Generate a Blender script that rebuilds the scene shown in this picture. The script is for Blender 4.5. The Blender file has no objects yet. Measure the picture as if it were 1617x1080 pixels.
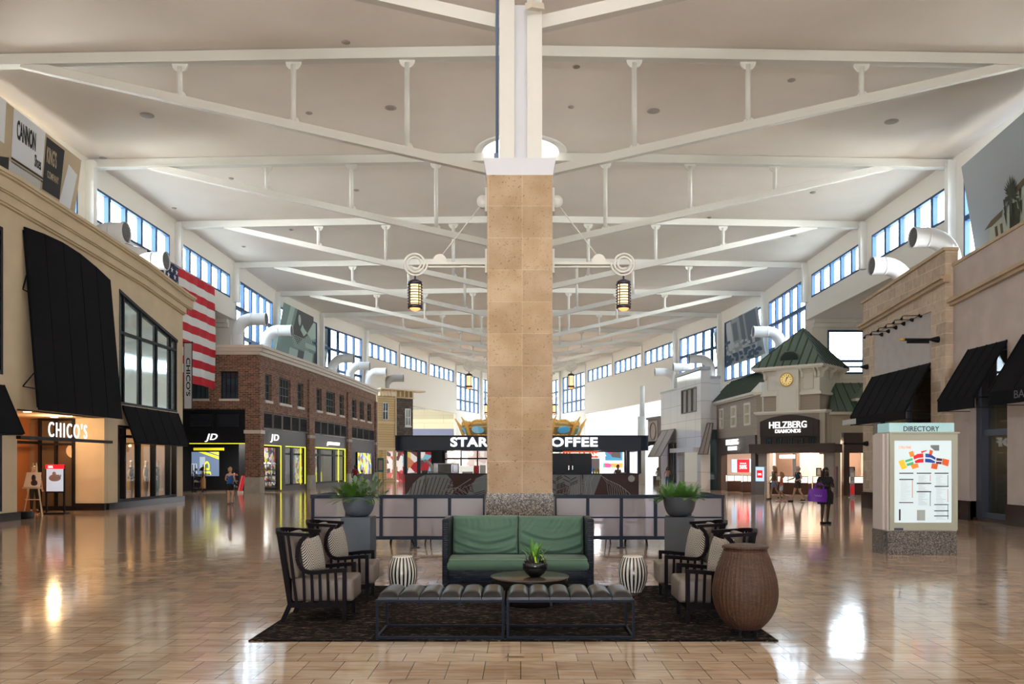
import bpy, bmesh, math, random
from mathutils import Vector, Matrix
random.seed(7)
C = bpy.context.scene.collection
SC = bpy.context.scene
PI = math.pi

# ------------------------------------------------------------ camera
F, VX, VY, CH = 1300.0, 822.3, 732.0, 1.7
cam_d = bpy.data.cameras.new('camera'); cam = bpy.data.objects.new('camera', cam_d); C.objects.link(cam)
cam.location = (0, 0, CH); cam.rotation_euler = (PI/2, 0, 0)
cam_d.sensor_fit = 'HORIZONTAL'; cam_d.sensor_width = 36; cam_d.lens = 36*F/1617
cam_d.shift_x = -(VX-808.5)/1617; cam_d.shift_y = (VY-540)/1617
cam_d.clip_end = 1000
SC.camera = cam

# ------------------------------------------------------------ world, exposure
w = bpy.data.worlds.new('sky'); SC.world = w; w.use_nodes = True
bg = w.node_tree.nodes['Background']; bg.inputs[1].default_value = 1.0
_nt = w.node_tree; _tc = _nt.nodes.new('ShaderNodeTexCoord'); _sp = _nt.nodes.new('ShaderNodeSeparateXYZ'); _nt.links.new(_tc.outputs['Generated'], _sp.inputs[0])
_mr = _nt.nodes.new('ShaderNodeMapRange'); _mr.inputs[1].default_value = -0.06; _mr.inputs[2].default_value = 0.03; _nt.links.new(_sp.outputs[2], _mr.inputs[0])
_mx = _nt.nodes.new('ShaderNodeMix'); _mx.data_type = 'RGBA'; _nt.links.new(_mr.outputs[0], _mx.inputs[0])
_mx.inputs[6].default_value = (44.0, 42.5, 40.5, 1)      # sunlit white roofs and ground outside
_mx.inputs[7].default_value = (9.6, 10.8, 12.0, 1)         # hazy bright sky
_nt.links.new(_mx.outputs[2], bg.inputs[0])
SC.view_settings.view_transform = 'Standard'; SC.view_settings.look = 'None'
SC.view_settings.exposure = 0.66; SC.view_settings.gamma = 1.0; SC.view_settings.use_curve_mapping = False
SC.cycles.max_bounces = 8; SC.cycles.diffuse_bounces = 5; SC.cycles.glossy_bounces = 4
SC.cycles.transparent_max_bounces = 12; SC.cycles.transmission_bounces = 6
SC.cycles.caustics_reflective = False; SC.cycles.caustics_refractive = False
SC.cycles.sample_clamp_indirect = 6.0
SC.cycles.use_denoising = True

def light(name, kind, loc, energy, color=(1, 1, 1), size=0.3, rot=(0, 0, 0), size_y=None, portal=False):
    d = bpy.data.lights.new(name, kind); o = bpy.data.objects.new(name, d); C.objects.link(o)
    o.location = loc; o.rotation_euler = rot; d.energy = energy; d.color = color
    if kind == 'AREA':
        d.size = size
        if size_y: d.shape = 'RECTANGLE'; d.size_y = size_y
        if portal: d.cycles.is_portal = True
    elif kind == 'SUN': d.angle = size
    else: d.shadow_soft_size = size
    return o
# daylight comes in through the clerestories: portals only guide the sampling of the sky
light('clerestory_portal', 'AREA', (-18.9, 30, 12.9), 1, size=100, size_y=3.0, rot=(0, -PI/2, 0), portal=True).rotation_euler = (PI/2, 0, -PI/2)
light('clerestory_portal', 'AREA', (18.9, 30, 12.9), 1, size=100, size_y=3.0, portal=True).rotation_euler = (PI/2, 0, PI/2)
light('rear_opening_portal', 'AREA', (0, -19.6, 1.3), 1, size=10, size_y=2.6, rot=(PI/2, 0, 0), portal=True)
light('court_portal', 'AREA', (22, 53.6, 9), 1, size=7, size_y=3, rot=(-PI/2, 0, 0), portal=True)
light('court_portal', 'AREA', (-22, 53.6, 9), 1, size=7, size_y=3, rot=(-PI/2, 0, 0), portal=True)

# ------------------------------------------------------------ projection helpers (the photo measured on real planes)
def at(px, py, Y): return Vector(((px-VX)*Y/F, Y, CH-(py-VY)*Y/F))
def fl(px, py):
    Y = CH*F/(py-VY); return Vector(((px-VX)*Y/F, Y, 0))

# ------------------------------------------------------------ mesh builder
def root_loc(o):
    v = Vector((0, 0, 0))
    while o is not None: v += o.location; o = o.parent
    return v

class MB:
    def __init__(s): s.v = []; s.f = []; s.mi = []; s.m = 0; s.smooth = []; s.sm = False
    def add(s, vs, fs):
        b = len(s.v); s.v += [Vector(v) for v in vs]
        for f in fs: s.f.append([b+i for i in f]); s.mi.append(s.m); s.smooth.append(s.sm)
        return s
    def box(s, x0, x1, y0, y1, z0, z1):
        if x1 < x0: x0, x1 = x1, x0
        if y1 < y0: y0, y1 = y1, y0
        if z1 < z0: z0, z1 = z1, z0
        return s.add([(x0, y0, z0), (x1, y0, z0), (x1, y1, z0), (x0, y1, z0), (x0, y0, z1), (x1, y0, z1), (x1, y1, z1), (x0, y1, z1)],
                     [(0, 3, 2, 1), (4, 5, 6, 7), (0, 1, 5, 4), (1, 2, 6, 5), (2, 3, 7, 6), (3, 0, 4, 7)])
    def hexa(s, p):   # 8 points: bottom ring 0-3, top ring 4-7
        return s.add(p, [(0, 3, 2, 1), (4, 5, 6, 7), (0, 1, 5, 4), (1, 2, 6, 5), (2, 3, 7, 6), (3, 0, 4, 7)])
    def bar(s, p, q, w, h=None, up=(0, 0, 1)):
        p = Vector(p); q = Vector(q); h = h or w; d = (q-p).normalized(); up = Vector(up)
        a = d.cross(up)
        if a.length < 1e-4: a = d.cross(Vector((0, 1, 0)))
        a.normalize(); b = a.cross(d).normalized(); a *= w/2; b *= h/2
        return s.hexa([p-a-b, p+a-b, q+a-b, q-a-b, p-a+b, p+a+b, q+a+b, q-a+b])
    def tube(s, pts, r, n=10, cap=True, closed=False):
        pts = [Vector(p) for p in pts]; N = len(pts); rr = r if isinstance(r, (list, tuple)) else [r]*N
        prev = None; base = len(s.v); sm = s.sm; s.sm = True; vs = []; fs = []
        for i, p in enumerate(pts):
            if closed: t = pts[(i+1) % N]-pts[i-1]
            else: t = pts[min(i+1, N-1)]-pts[max(i-1, 0)]
            t.normalize()
            if prev is None:
                a = t.cross(Vector((0, 0, 1)))
                if a.length < 1e-3: a = t.cross(Vector((0, 1, 0)))
            else: a = prev - t*prev.dot(t)
            a.normalize(); prev = a; b = t.cross(a)
            for k in range(n):
                g = 2*PI*k/n; vs.append(p+(a*math.cos(g)+b*math.sin(g))*rr[i])
        for i in range(N if closed else N-1):
            j = (i+1) % N
            for k in range(n): l = (k+1) % n; fs.append((i*n+k, i*n+l, j*n+l, j*n+k))
        if cap and not closed: fs.append(tuple(range(n-1, -1, -1))); fs.append(tuple((N-1)*n+k for k in range(n)))
        s.add(vs, fs); s.sm = sm; return s
    def lathe(s, prof, c=(0, 0, 0), n=28, ax=None, a0=0, a1=2*PI):   # prof [(r,z)]
        c = Vector(c); vs = []; fs = []; full = abs(a1-a0-2*PI) < 1e-6; m = n if full else n+1
        for (r, z) in prof:
            for k in range(m):
                g = a0+(a1-a0)*k/n; p = Vector((r*math.cos(g), r*math.sin(g), z))
                vs.append(c+(ax @ p if ax else p))
        for i in range(len(prof)-1):
            for k in range(n):
                l = (k+1) % m; fs.append((i*m+k, i*m+l, (i+1)*m+l, (i+1)*m+k))
        sm = s.sm; s.sm = True; s.add(vs, fs); s.sm = sm; return s
    def disc(s, c, r, n=24, ax=None, ry=None):
        c = Vector(c); ry = ry or r
        vs = []
        for k in range(n):
            g = 2*PI*k/n; p = Vector((r*math.cos(g), ry*math.sin(g), 0)); vs.append(c+(ax @ p if ax else p))
        return s.add(vs, [tuple(range(n))])
    def grid(s, fn, nu, nv):
        vs = [fn(i/nu, j/nv) for j in range(nv+1) for i in range(nu+1)]
        fs = [(j*(nu+1)+i, j*(nu+1)+i+1, (j+1)*(nu+1)+i+1, (j+1)*(nu+1)+i) for j in range(nv) for i in range(nu)]
        return s.add(vs, fs)
    def sphere(s, c, r, n=12, m=8, sc=(1, 1, 1)):
        prof = [(math.sin(PI*i/m), -math.cos(PI*i/m)) for i in range(m+1)]
        c = Vector(c); vs = []; fs = []
        for (a, z) in prof:
            for k in range(n):
                g = 2*PI*k/n; vs.append(c+Vector((a*math.cos(g)*sc[0], a*math.sin(g)*sc[1], z*sc[2]))*r)
        for i in range(m):
            for k in range(n):
                l = (k+1) % n; fs.append((i*n+k, i*n+l, (i+1)*n+l, (i+1)*n+k))
        sm = s.sm; s.sm = True; s.add(vs, fs); s.sm = sm; return s
    def rbox(s, x0, x1, y0, y1, z0, z1, r=0.02, n=3):   # box with rounded corners all round
        bm = bmesh.new(); bmesh.ops.create_cube(bm, size=1)
        for v in bm.verts: v.co = Vector(((x0+x1)/2+v.co.x*(x1-x0), (y0+y1)/2+v.co.y*(y1-y0), (z0+z1)/2+v.co.z*(z1-z0)))
        bmesh.ops.bevel(bm, geom=bm.edges[:]+bm.verts[:], offset=r, segments=n, affect='EDGES', profile=0.5)
        sm = s.sm; s.sm = True
        bm.verts.index_update(); s.add([v.co.copy() for v in bm.verts], [[v.index for v in f.verts] for f in bm.faces]); s.sm = sm; bm.free(); return s
    def build(s, name, mats, parent=None, label=None, world=True, **props):
        me = bpy.data.meshes.new(name)
        off = root_loc(parent) if (parent is not None and world) else Vector((0, 0, 0))
        me.from_pydata([v-off for v in s.v], [], s.f)
        if not isinstance(mats, (list, tuple)): mats = [mats]
        for m in mats: me.materials.append(m)
        for p, i, sm in zip(me.polygons, s.mi, s.smooth): p.material_index = min(i, len(mats)-1); p.use_smooth = sm
        me.update()
        o = bpy.data.objects.new(name, me); C.objects.link(o)
        if parent is not None: o.parent = parent
        if label: o['label'] = label
        for k, v in props.items(): o[k] = v
        return o

def thing(name, label, cat, loc=(0, 0, 0), group=None):
    o = bpy.data.objects.new(name, None); C.objects.link(o); o.location = loc
    o.empty_display_size = 0.1
    o['label'] = label; o['category'] = cat
    if group: o['group'] = group
    return o
def tag(o, label, cat, group=None):
    o['label'] = label; o['category'] = cat
    if group: o['group'] = group
    return o
def struct(o): o['kind'] = 'structure'; return o
KIDS = {}
def dup(o, parent=None, loc=None, rotz=None, label=None, top=True):
    kids = [c for c in bpy.data.objects if c.parent == o] if top is True else [c for c in ALLK.get(o, [])]
    c = o.copy(); C.objects.link(c)
    if parent is not None: c.parent = parent
    if loc is not None: c.location = loc
    if rotz is not None: c.rotation_euler = (0, 0, rotz)
    if label: c['label'] = label
    for k in kids: dup(k, c)
    return c

class Pl:
    """a vertical plane: u runs to the right as seen from the hall, n points to the hall"""
    def __init__(s, p0, p1):
        s.o = Vector((p0[0], p0[1], 0)); d = Vector((p1[0]-p0[0], p1[1]-p0[1], 0)); s.L = d.length; s.u = d.normalized()
        s.n = s.u.cross(Vector((0, 0, 1))).normalized()
    def U(s, px):
        dx = (px-VX)/F
        # o + u t = k (dx,1)
        t = (dx*s.o.y - s.o.x)/(s.u.x - dx*s.u.y); return t
    def Y(s, px): return (s.o+s.u*s.U(px)).y
    def Z(s, px, py): return CH-(py-VY)*s.Y(px)/F
    def p(s, u, z, d=0): q = s.o+s.u*u+s.n*d; return Vector((q.x, q.y, z))
    def box(s, mb, u0, u1, z0, z1, d0, d1):
        if u1 < u0: u0, u1 = u1, u0
        if d1 < d0: d0, d1 = d1, d0
        if z1 < z0: z0, z1 = z1, z0
        return mb.hexa([s.p(u0, z0, d1), s.p(u1, z0, d1), s.p(u1, z0, d0), s.p(u0, z0, d0), s.p(u0, z1, d1), s.p(u1, z1, d1), s.p(u1, z1, d0), s.p(u0, z1, d0)])
    def pbox(s, mb, px0, px1, z0, z1, d0, d1): return s.box(mb, s.U(px0), s.U(px1), z0, z1, d0, d1)
    def wall(s, mb, u0, u1, z0, z1, holes=(), d0=-0.3, d1=0.0, ztop=None):
        us = sorted({u0, u1} | {h[0] for h in holes} | {h[1] for h in holes}); us = [u for u in us if u0-1e-6 <= u <= u1+1e-6]
        zs = sorted({z0, z1} | {h[2] for h in holes} | {h[3] for h in holes}); zs = [z for z in zs if z0-1e-6 <= z <= z1+1e-6]
        for a, b in zip(us, us[1:]):
            run = None
            for c, d in zip(zs, zs[1:]):
                hole = any(h[0]-1e-6 <= a and b <= h[1]+1e-6 and h[2]-1e-6 <= c and d <= h[3]+1e-6 for h in holes)
                if hole:
                    if run: s.box(mb, a, b, run[0], run[1], d0, d1); run = None
                else: run = (run[0], d) if run else (c, d)
            if run: s.box(mb, a, b, run[0], run[1], d0, d1)
        return mb
    def frame(s, mb, u0, u1, z0, z1, w, d0, d1, vs=(), hs=(), w2=None):
        w2 = w2 or w
        s.box(mb, u0, u0+w, z0, z1, d0, d1); s.box(mb, u1-w, u1, z0, z1, d0, d1)
        s.box(mb, u0+w, u1-w, z0, z0+w, d0, d1); s.box(mb, u0+w, u1-w, z1-w, z1, d0, d1)
        for v in vs: s.box(mb, v-w2/2, v+w2/2, z0+w, z1-w, d0, d1)
        for h in hs: s.box(mb, u0+w, u1-w, h-w2/2, h+w2/2, d0, d1*0.96+d0*0.04)
        return mb

# ------------------------------------------------------------ materials
MATS = {}
def M(name, col=(0.5, 0.5, 0.5), rough=0.6, metal=0.0, emit=None, es=1.0, bump=0.0, bscale=20.0, var=0.0, vscale=3.0, spec=0.5, coat=0.0, sheen=0.0):
    if name in MATS: return MATS[name]
    m = bpy.data.materials.new(name); m.use_nodes = True; nt = m.node_tree; b = nt.nodes['Principled BSDF']
    b.inputs['Base Color'].default_value = (*col, 1); b.inputs['Roughness'].default_value = rough; b.inputs['Metallic'].default_value = metal
    b.inputs['Specular IOR Level'].default_value = spec; b.inputs['Coat Weight'].default_value = coat
    if sheen: b.inputs['Sheen Weight'].default_value = sheen
    if emit: b.inputs['Emission Color'].default_value = (*emit, 1); b.inputs['Emission Strength'].default_value = es
    if bump or var:
        tc = nt.nodes.new('ShaderNodeTexCoord')
        if var:
            n = nt.nodes.new('ShaderNodeTexNoise'); n.inputs['Scale'].default_value = vscale; n.inputs['Detail'].default_value = 4
            r = nt.nodes.new('ShaderNodeValToRGB')
            r.color_ramp.elements[0].position = 0.3; r.color_ramp.elements[1].position = 0.7
            r.color_ramp.elements[0].color = (*[c*(1-var) for c in col], 1); r.color_ramp.elements[1].color = (*[min(1, c*(1+var)) for c in col], 1)
            nt.links.new(tc.outputs['Object'], n.inputs['Vector']); nt.links.new(n.outputs['Fac'], r.inputs[0]); nt.links.new(r.outputs[0], b.inputs['Base Color'])
        if bump:
            n = nt.nodes.new('ShaderNodeTexNoise'); n.inputs['Scale'].default_value = bscale; n.inputs['Detail'].default_value = 3
            bp = nt.nodes.new('ShaderNodeBump'); bp.inputs['Strength'].default_value = bump; bp.inputs['Distance'].default_value = 0.02
            nt.links.new(tc.outputs['Object'], n.inputs['Vector']); nt.links.new(n.outputs['Fac'], bp.inputs['Height']); nt.links.new(bp.outputs[0], b.inputs['Normal'])
    MATS[name] = m; return m

def node_mat(name):
    m = bpy.data.materials.new(name); m.use_nodes = True; MATS[name] = m
    nt = m.node_tree; return m, nt, nt.nodes['Principled BSDF'], nt.nodes.new, nt.links.new

def brick_mat(name, c1, c2, mortar, bw, rh, ms=0.012, rough=0.85, plane='xz', bump=0.4, bias=0.0, offset=0.5, noise=0.0, squash=None, spec=0.5):
    m, nt, b, N, L = node_mat(name)
    g = N('ShaderNodeNewGeometry'); sp = N('ShaderNodeSeparateXYZ'); L(g.outputs['Position'], sp.inputs[0])
    cb = N('ShaderNodeCombineXYZ')
    if plane == 'xy': L(sp.outputs[0], cb.inputs[0]); L(sp.outputs[1], cb.inputs[1])
    elif plane == 'yz': L(sp.outputs[1], cb.inputs[0]); L(sp.outputs[2], cb.inputs[1])
    elif plane == 'xz': L(sp.outputs[0], cb.inputs[0]); L(sp.outputs[2], cb.inputs[1])
    else:   # both: x+y along, z up
        ad = N('ShaderNodeMath'); ad.operation = 'ADD'; L(sp.outputs[0], ad.inputs[0]); L(sp.outputs[1], ad.inputs[1]); L(ad.outputs[0], cb.inputs[0]); L(sp.outputs[2], cb.inputs[1])
    t = N('ShaderNodeTexBrick'); t.inputs['Scale'].default_value = 1; t.inputs['Brick Width'].default_value = bw; t.inputs['Row Height'].default_value = rh
    t.inputs['Mortar Size'].default_value = ms; t.inputs['Mortar Smooth'].default_value = 0.1; t.inputs['Bias'].default_value = bias; t.offset = offset
    t.inputs['Color1'].default_value = (*c1, 1); t.inputs['Color2'].default_value = (*c2, 1); t.inputs['Mortar'].default_value = (*mortar, 1)
    L(cb.outputs[0], t.inputs['Vector'])
    col = t.outputs['Color']
    if noise:
        n = N('ShaderNodeTexNoise'); n.inputs['Scale'].default_value = 6; n.inputs['Detail'].default_value = 6; L(g.outputs['Position'], n.inputs['Vector'])
        mr = N('ShaderNodeMapRange'); mr.inputs[1].default_value = 0.3; mr.inputs[2].default_value = 0.7; mr.inputs[3].default_value = 1-noise; mr.inputs[4].default_value = 1+noise; L(n.outputs['Fac'], mr.inputs[0])
        mx = N('ShaderNodeVectorMath'); mx.operation = 'SCALE'; L(col, mx.inputs[0]); L(mr.outputs[0], mx.inputs['Scale']); col = mx.outputs[0]
    L(col, b.inputs['Base Color']); b.inputs['Roughness'].default_value = rough; b.inputs['Specular IOR Level'].default_value = spec
    if bump:
        bp = N('ShaderNodeBump'); bp.inputs['Strength'].default_value = bump; bp.inputs['Distance'].default_value = 0.01; bp.invert = True
        L(t.outputs['Fac'], bp.inputs['Height']); L(bp.outputs[0], b.inputs['Normal'])
    return m

def glass_mat(name, tint=(0.9, 0.95, 0.97), refl=0.12, rough=0.0, diffuse=None, dfac=0.0):
    m = bpy.data.materials.new(name); m.use_nodes = True; nt = m.node_tree; nt.nodes.clear(); N = nt.nodes.new; L = nt.links.new
    out = N('ShaderNodeOutputMaterial'); tr = N('ShaderNodeBsdfTransparent'); tr.inputs[0].default_value = (*tint, 1)
    gl = N('ShaderNodeBsdfGlossy'); gl.inputs['Roughness'].default_value = rough
    mx = N('ShaderNodeMixShader'); mx.inputs[0].default_value = refl
    lw = N('ShaderNodeLayerWeight'); lw.inputs[0].default_value = 0.5
    pw = N('ShaderNodeMath'); pw.operation = 'POWER'; L(lw.outputs['Facing'], pw.inputs[0]); pw.inputs[1].default_value = 5
    ad = N('ShaderNodeMath'); ad.operation = 'MULTIPLY_ADD'; ad.use_clamp = True; L(pw.outputs[0], ad.inputs[0]); ad.inputs[1].default_value = 0.5; ad.inputs[2].default_value = refl
    L(ad.outputs[0], mx.inputs[0])
    base = tr.outputs[0]
    if diffuse:
        df = N('ShaderNodeBsdfDiffuse'); df.inputs[0].default_value = (*diffuse, 1); m2 = N('ShaderNodeMixShader'); m2.inputs[0].default_value = dfac
        L(tr.outputs[0], m2.inputs[1]); L(df.outputs[0], m2.inputs[2]); base = m2.outputs[0]
    L(base, mx.inputs[1]); L(gl.outputs[0], mx.inputs[2]); L(mx.outputs[0], out.inputs[0]); MATS[name] = m; return m

white = M('white_paint', (0.80, 0.80, 0.77), 0.5)
whitewarm = M('warm_white_paint', (0.78, 0.74, 0.67), 0.6)
steel_white = M('white_steel_paint', (0.74, 0.73, 0.69), 0.5)
ceil_m = M('ceiling_plaster', (0.88, 0.815, 0.755), 0.9, var=0.03, vscale=0.4)
wall_m = M('hall_wall_plaster', (0.80, 0.765, 0.70), 0.85)
bluefr = M('flare_blue_frame', (0.022, 0.065, 0.15), 0.5, spec=.3)  # blue window flare put into the frame colour
black = M('black_metal', (0.005, 0.005, 0.007), 0.5, spec=.2)
blackc = M('black_canvas', (0.005, 0.005, 0.007), 0.9, spec=.15, bump=0.2, bscale=60)
dark = M('dark_void', (0.01, 0.01, 0.012), 0.8)
stucco = M('beige_stucco', (0.62, 0.50, 0.34), 0.9, bump=0.15, bscale=30, var=0.05, vscale=1.2)
clear = glass_mat('clear_glass', (0.93, 0.97, 0.98), 0.05)
shopglass = glass_mat('shop_glass', (0.85, 0.88, 0.88), 0.03)
chrome = M('brushed_chrome', (0.6, 0.6, 0.62), 0.25, 1.0)
gold = M('gold_paint', (0.75, 0.48, 0.12), 0.35, 0.6)
sign_w = M('lit_white_sign', (0.9, 0.9, 0.9), 0.4, emit=(1, 1, 1), es=0.85)
yellow_l = M('lit_yellow_strip', (0.8, 0.8, 0.05), 0.4, emit=(0.80, 0.78, 0.03), es=0.6)

# ------------------------------------------------------------ lettering
def text_mesh(s, bold=0.0, ext=0.02, spacing=1.0):
    cu = bpy.data.curves.new('lettering', 'FONT'); cu.body = s; cu.size = 1; cu.extrude = 0.5; cu.offset = bold; cu.space_character = spacing; cu.resolution_u = 4
    o = bpy.data.objects.new('lettering', cu); C.objects.link(o)
    dg = bpy.context.evaluated_depsgraph_get(); me = bpy.data.meshes.new_from_object(o.evaluated_get(dg))
    bpy.data.objects.remove(o); bpy.data.curves.remove(cu); return me
def text(name, s, p0, u, W, H, mat, parent=None, ext=0.03, bold=0.0, v=(0, 0, 1), spacing=1.0, label=None, slant=0.0):
    """letters fitted in a W x H box whose lower left corner is p0; u = reading direction, v = letter up"""
    me = text_mesh(s, bold, spacing=spacing); u = Vector(u).normalized(); v = Vector(v).normalized(); n = u.cross(v)
    xs = [q.co.x for q in me.vertices]; ys = [q.co.y for q in me.vertices]; x0, x1, y0, y1 = min(xs), max(xs), min(ys), max(ys)
    off = root_loc(parent) if parent is not None else Vector((0, 0, 0)); p0 = Vector(p0)
    for q in me.vertices:
        a = (q.co.x-x0)/(x1-x0); b = (q.co.y-y0)/(y1-y0)
        q.co = p0+u*(a*W+b*H*slant)+v*(b*H)+n*(q.co.z+0.5)*ext-off
    me.materials.clear(); me.materials.append(mat); me.name = name
    o = bpy.data.objects.new(name, me); C.objects.link(o)
    if parent is not None: o.parent = parent
    if label: o['label'] = label
    return o
# ============================================================ THE HALL
# polished travertine floor
def floor_mat():
    m, nt, b, N, L = node_mat('polished_travertine')
    g = N('ShaderNodeNewGeometry'); t = N('ShaderNodeTexBrick')
    t.inputs['Scale'].default_value = 1; t.inputs['Brick Width'].default_value = 0.302; t.inputs['Row Height'].default_value = 0.295
    t.inputs['Mortar Size'].default_value = 0.0035; t.inputs['Mortar Smooth'].default_value = 0.2; t.offset = 0.37; t.offset_frequency = 3
    t.inputs['Color1'].default_value = (0.43, 0.33, 0.25, 1); t.inputs['Color2'].default_value = (0.58, 0.46, 0.355, 1); t.inputs['Mortar'].default_value = (0.07, 0.05, 0.035, 1)
    L(g.outputs['Position'], t.inputs['Vector'])
    mp = N('ShaderNodeMapping'); mp.inputs['Scale'].default_value = (0.8, 4, 1); L(g.outputs['Position'], mp.inputs[0])
    n = N('ShaderNodeTexNoise'); n.inputs['Scale'].default_value = 2.5; n.inputs['Detail'].default_value = 8; n.inputs['Distortion'].default_value = 1.2; L(mp.outputs[0], n.inputs['Vector'])
    r = N('ShaderNodeValToRGB'); r.color_ramp.elements[0].position = 0.30; r.color_ramp.elements[1].position = 0.62
    r.color_ramp.elements[0].color = (0.80, 0.66, 0.52, 1); r.color_ramp.elements[1].color = (1.06, 1.04, 1.02, 1); L(n.outputs['Fac'], r.inputs[0])
    mx = N('ShaderNodeMix'); mx.data_type = 'RGBA'; mx.blend_type = 'MULTIPLY'; mx.inputs['Factor'].default_value = 1
    L(t.outputs['Color'], mx.inputs[6]); L(r.outputs[0], mx.inputs[7]); L(mx.outputs[2], b.inputs['Base Color'])
    b.inputs['Roughness'].default_value = 0.1; b.inputs['IOR'].default_value = 1.6
    n2 = N('ShaderNodeTexNoise'); n2.inputs['Scale'].default_value = 2.2; n2.inputs['Detail'].default_value = 2; L(g.outputs['Position'], n2.inputs['Vector'])
    # every slab lies very slightly out of level: its own colour value tips the surface
    bp = N('ShaderNodeBump'); bp.inputs['Strength'].default_value = 0.05; bp.inputs['Distance'].default_value = 0.05; L(n2.outputs['Fac'], bp.inputs['Height'])
    bp2 = N('ShaderNodeBump'); bp2.inputs['Strength'].default_value = 0.25; bp2.inputs['Distance'].default_value = 0.003; bp2.invert = True
    L(t.outputs['Fac'], bp2.inputs['Height']); L(bp.outputs[0], bp2.inputs['Normal']); L(bp2.outputs[0], b.inputs['Normal'])
    return m
floor_m = floor_mat()
f = MB(); f.box(-42, 42, -20, 132, -0.2, 0); struct(f.build('floor', floor_m))

NODE = {k: (18.5, 17.3+9*k) for k in range(-4, 6)}
NODE.update({6: (17.3, 71.3), 7: (15.1, 80.3), 8: (13.1, 89.3), 9: (10.9, 98.3), 10: (8.4, 107.3), 11: (5.6, 116.3), 12: (2.4, 125.3)})
def cz(x, W): return 15.08-0.32*abs(x)/18.5     # underside of the ceiling

# ceiling
mb = MB()
ks = sorted(NODE)
for k0, k1 in zip(ks, ks[1:]):
    (W0, Y0), (W1, Y1) = NODE[k0], NODE[k1]; W0 += 0.3; W1 += 0.3
    for sx in (-1, 1):
        a, b_ = (0, Y0), (0, Y1); c, d = (sx*W1, Y1), (sx*W0, Y0)
        lo = [Vector((p[0], p[1], cz(p[0], 0))) for p in (a, b_, c, d)]; hi = [q+Vector((0, 0, 0.25)) for q in lo]
        mb.hexa(lo+hi)
struct(mb.build('ceiling', ceil_m))

TYPE = {k: 'tall' for k in (1, 4, 5, 6, 10, 11)}; TYPE.update({k: 'high' for k in (-4, -3, -2, -1, 0)}); TYPE.update({2: 'court', 3: 'court', 7: 'fascia', 8: 'fascia', 9: 'fascia'})  # unseen bays near the camera keep only high windows, to cut frontal light
wn = 0
for side, sx in (('left', -1), ('right', 1)):
    wl = MB()
    pil = MB()
    for k in range(-4, 12):
        (W0, Y0), (W1, Y1) = NODE[k], NODE[k+1]
        near, far = (sx*W0, Y0), (sx*W1, Y1)
        P = Pl(near, far) if sx < 0 else Pl(far, near); L_ = P.L
        def uu(t): return t if sx < 0 else L_-t        # t = distance from the near truss
        ty = TYPE[k]; z0 = {'tall': 8.7, 'high': 12.2, 'court': 12.25, 'fascia': 12.2}[ty]; zb = {'tall': 0, 'high': 0, 'court': 11.0, 'fascia': 8.25}[ty]
        a, b_ = sorted((uu(0.12), uu(L_-0.95)))
        blind = k in (-1, 0)      # unseen bays by the camera, windows left out to dim the ceiling
        P.wall(wl, 0, L_, zb, 14.9, [] if blind else [(a, b_, z0, 13.72)], d0=-0.35, d1=0)
        # white steel post at the far end of the bay
        q0, q1 = sorted((uu(L_-0.32), uu(L_-0.02)))
        P.box(pil, q0, q1, 0 if ty in ('tall', 'high') else z0-.15, 14.6, 0, 0.35 if ty != 'fascia' else .12)
        if blind: continue
        wn += 1
        fr = MB(); W5 = (b_-a)/5
        P.frame(fr, a, b_, z0, 13.72, 0.10, -0.20, 0.02, vs=[a+W5*i for i in range(1, 5)], hs=[10.1, 11.9] if ty == 'tall' else [], w2=0.22)
        fo = struct(fr.build('window_%d' % wn, bluefr)); fo['label'] = 'clerestory window strip of five panes, flare blue painted on the frame'
        g = MB(); P.box(g, a+0.05, b_-0.05, z0+0.05, 13.67, -0.17, -0.16)
        g.build('pane', clear, fo)
    struct(wl.build('wall_%s' % side, wall_m)); struct(pil.build('trim_%d' % (1 if sx < 0 else 2), white))
    # side court (transept) behind the bulkhead, between trusses 2 and 4
    ct = MB(); X0, X1 = sx*18.86, sx*27.0
    Pf = Pl((X0, 53.3), (X1, 53.3)) if sx > 0 else Pl((X1, 53.3), (X0, 53.3))
    lw = abs(X1-X0)
    ha = [(1.0, 7.4, 7.5, 10.35)] if sx > 0 else [(lw-7.4, lw-1.0, 7.5, 10.35)]
    Pf.wall(ct, 0, lw, 0, 11.0, ha, d0=-0.3, d1=0)
    Pf.box(ct, 0, lw, 10.75, 11.0, 0, 0.5); Pf.box(ct, 0, lw, 10.5, 10.75, 0, 0.3); Pf.box(ct, 0, lw, 7.15, 7.35, 0, 0.25)
    ct.box(X0, X1, 35.0, 53.6, 11.0, 11.2)
    ct.box(X1, X1+sx*0.3, 35.0, 53.6, 0, 11.0); ct.box(X0, X1, 34.9, 35.2, 0, 11.0)
    struct(ct.build('wall_%s_court' % side, wall_m))
    wn += 1
    h = ha[0]; fr = MB(); Pf.frame(fr, h[0], h[1], h[2], h[3], 0.12, -0.25, 0.02, vs=[h[0]+2.4, h[0]+4.4], hs=[8.35], w2=0.12)
    fo = struct(fr.build('window_%d' % wn, bluefr)); g = MB(); Pf.box(g, h[0], h[1], h[2], h[3], -0.13, -0.12); g.build('pane', clear, fo)

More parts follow.
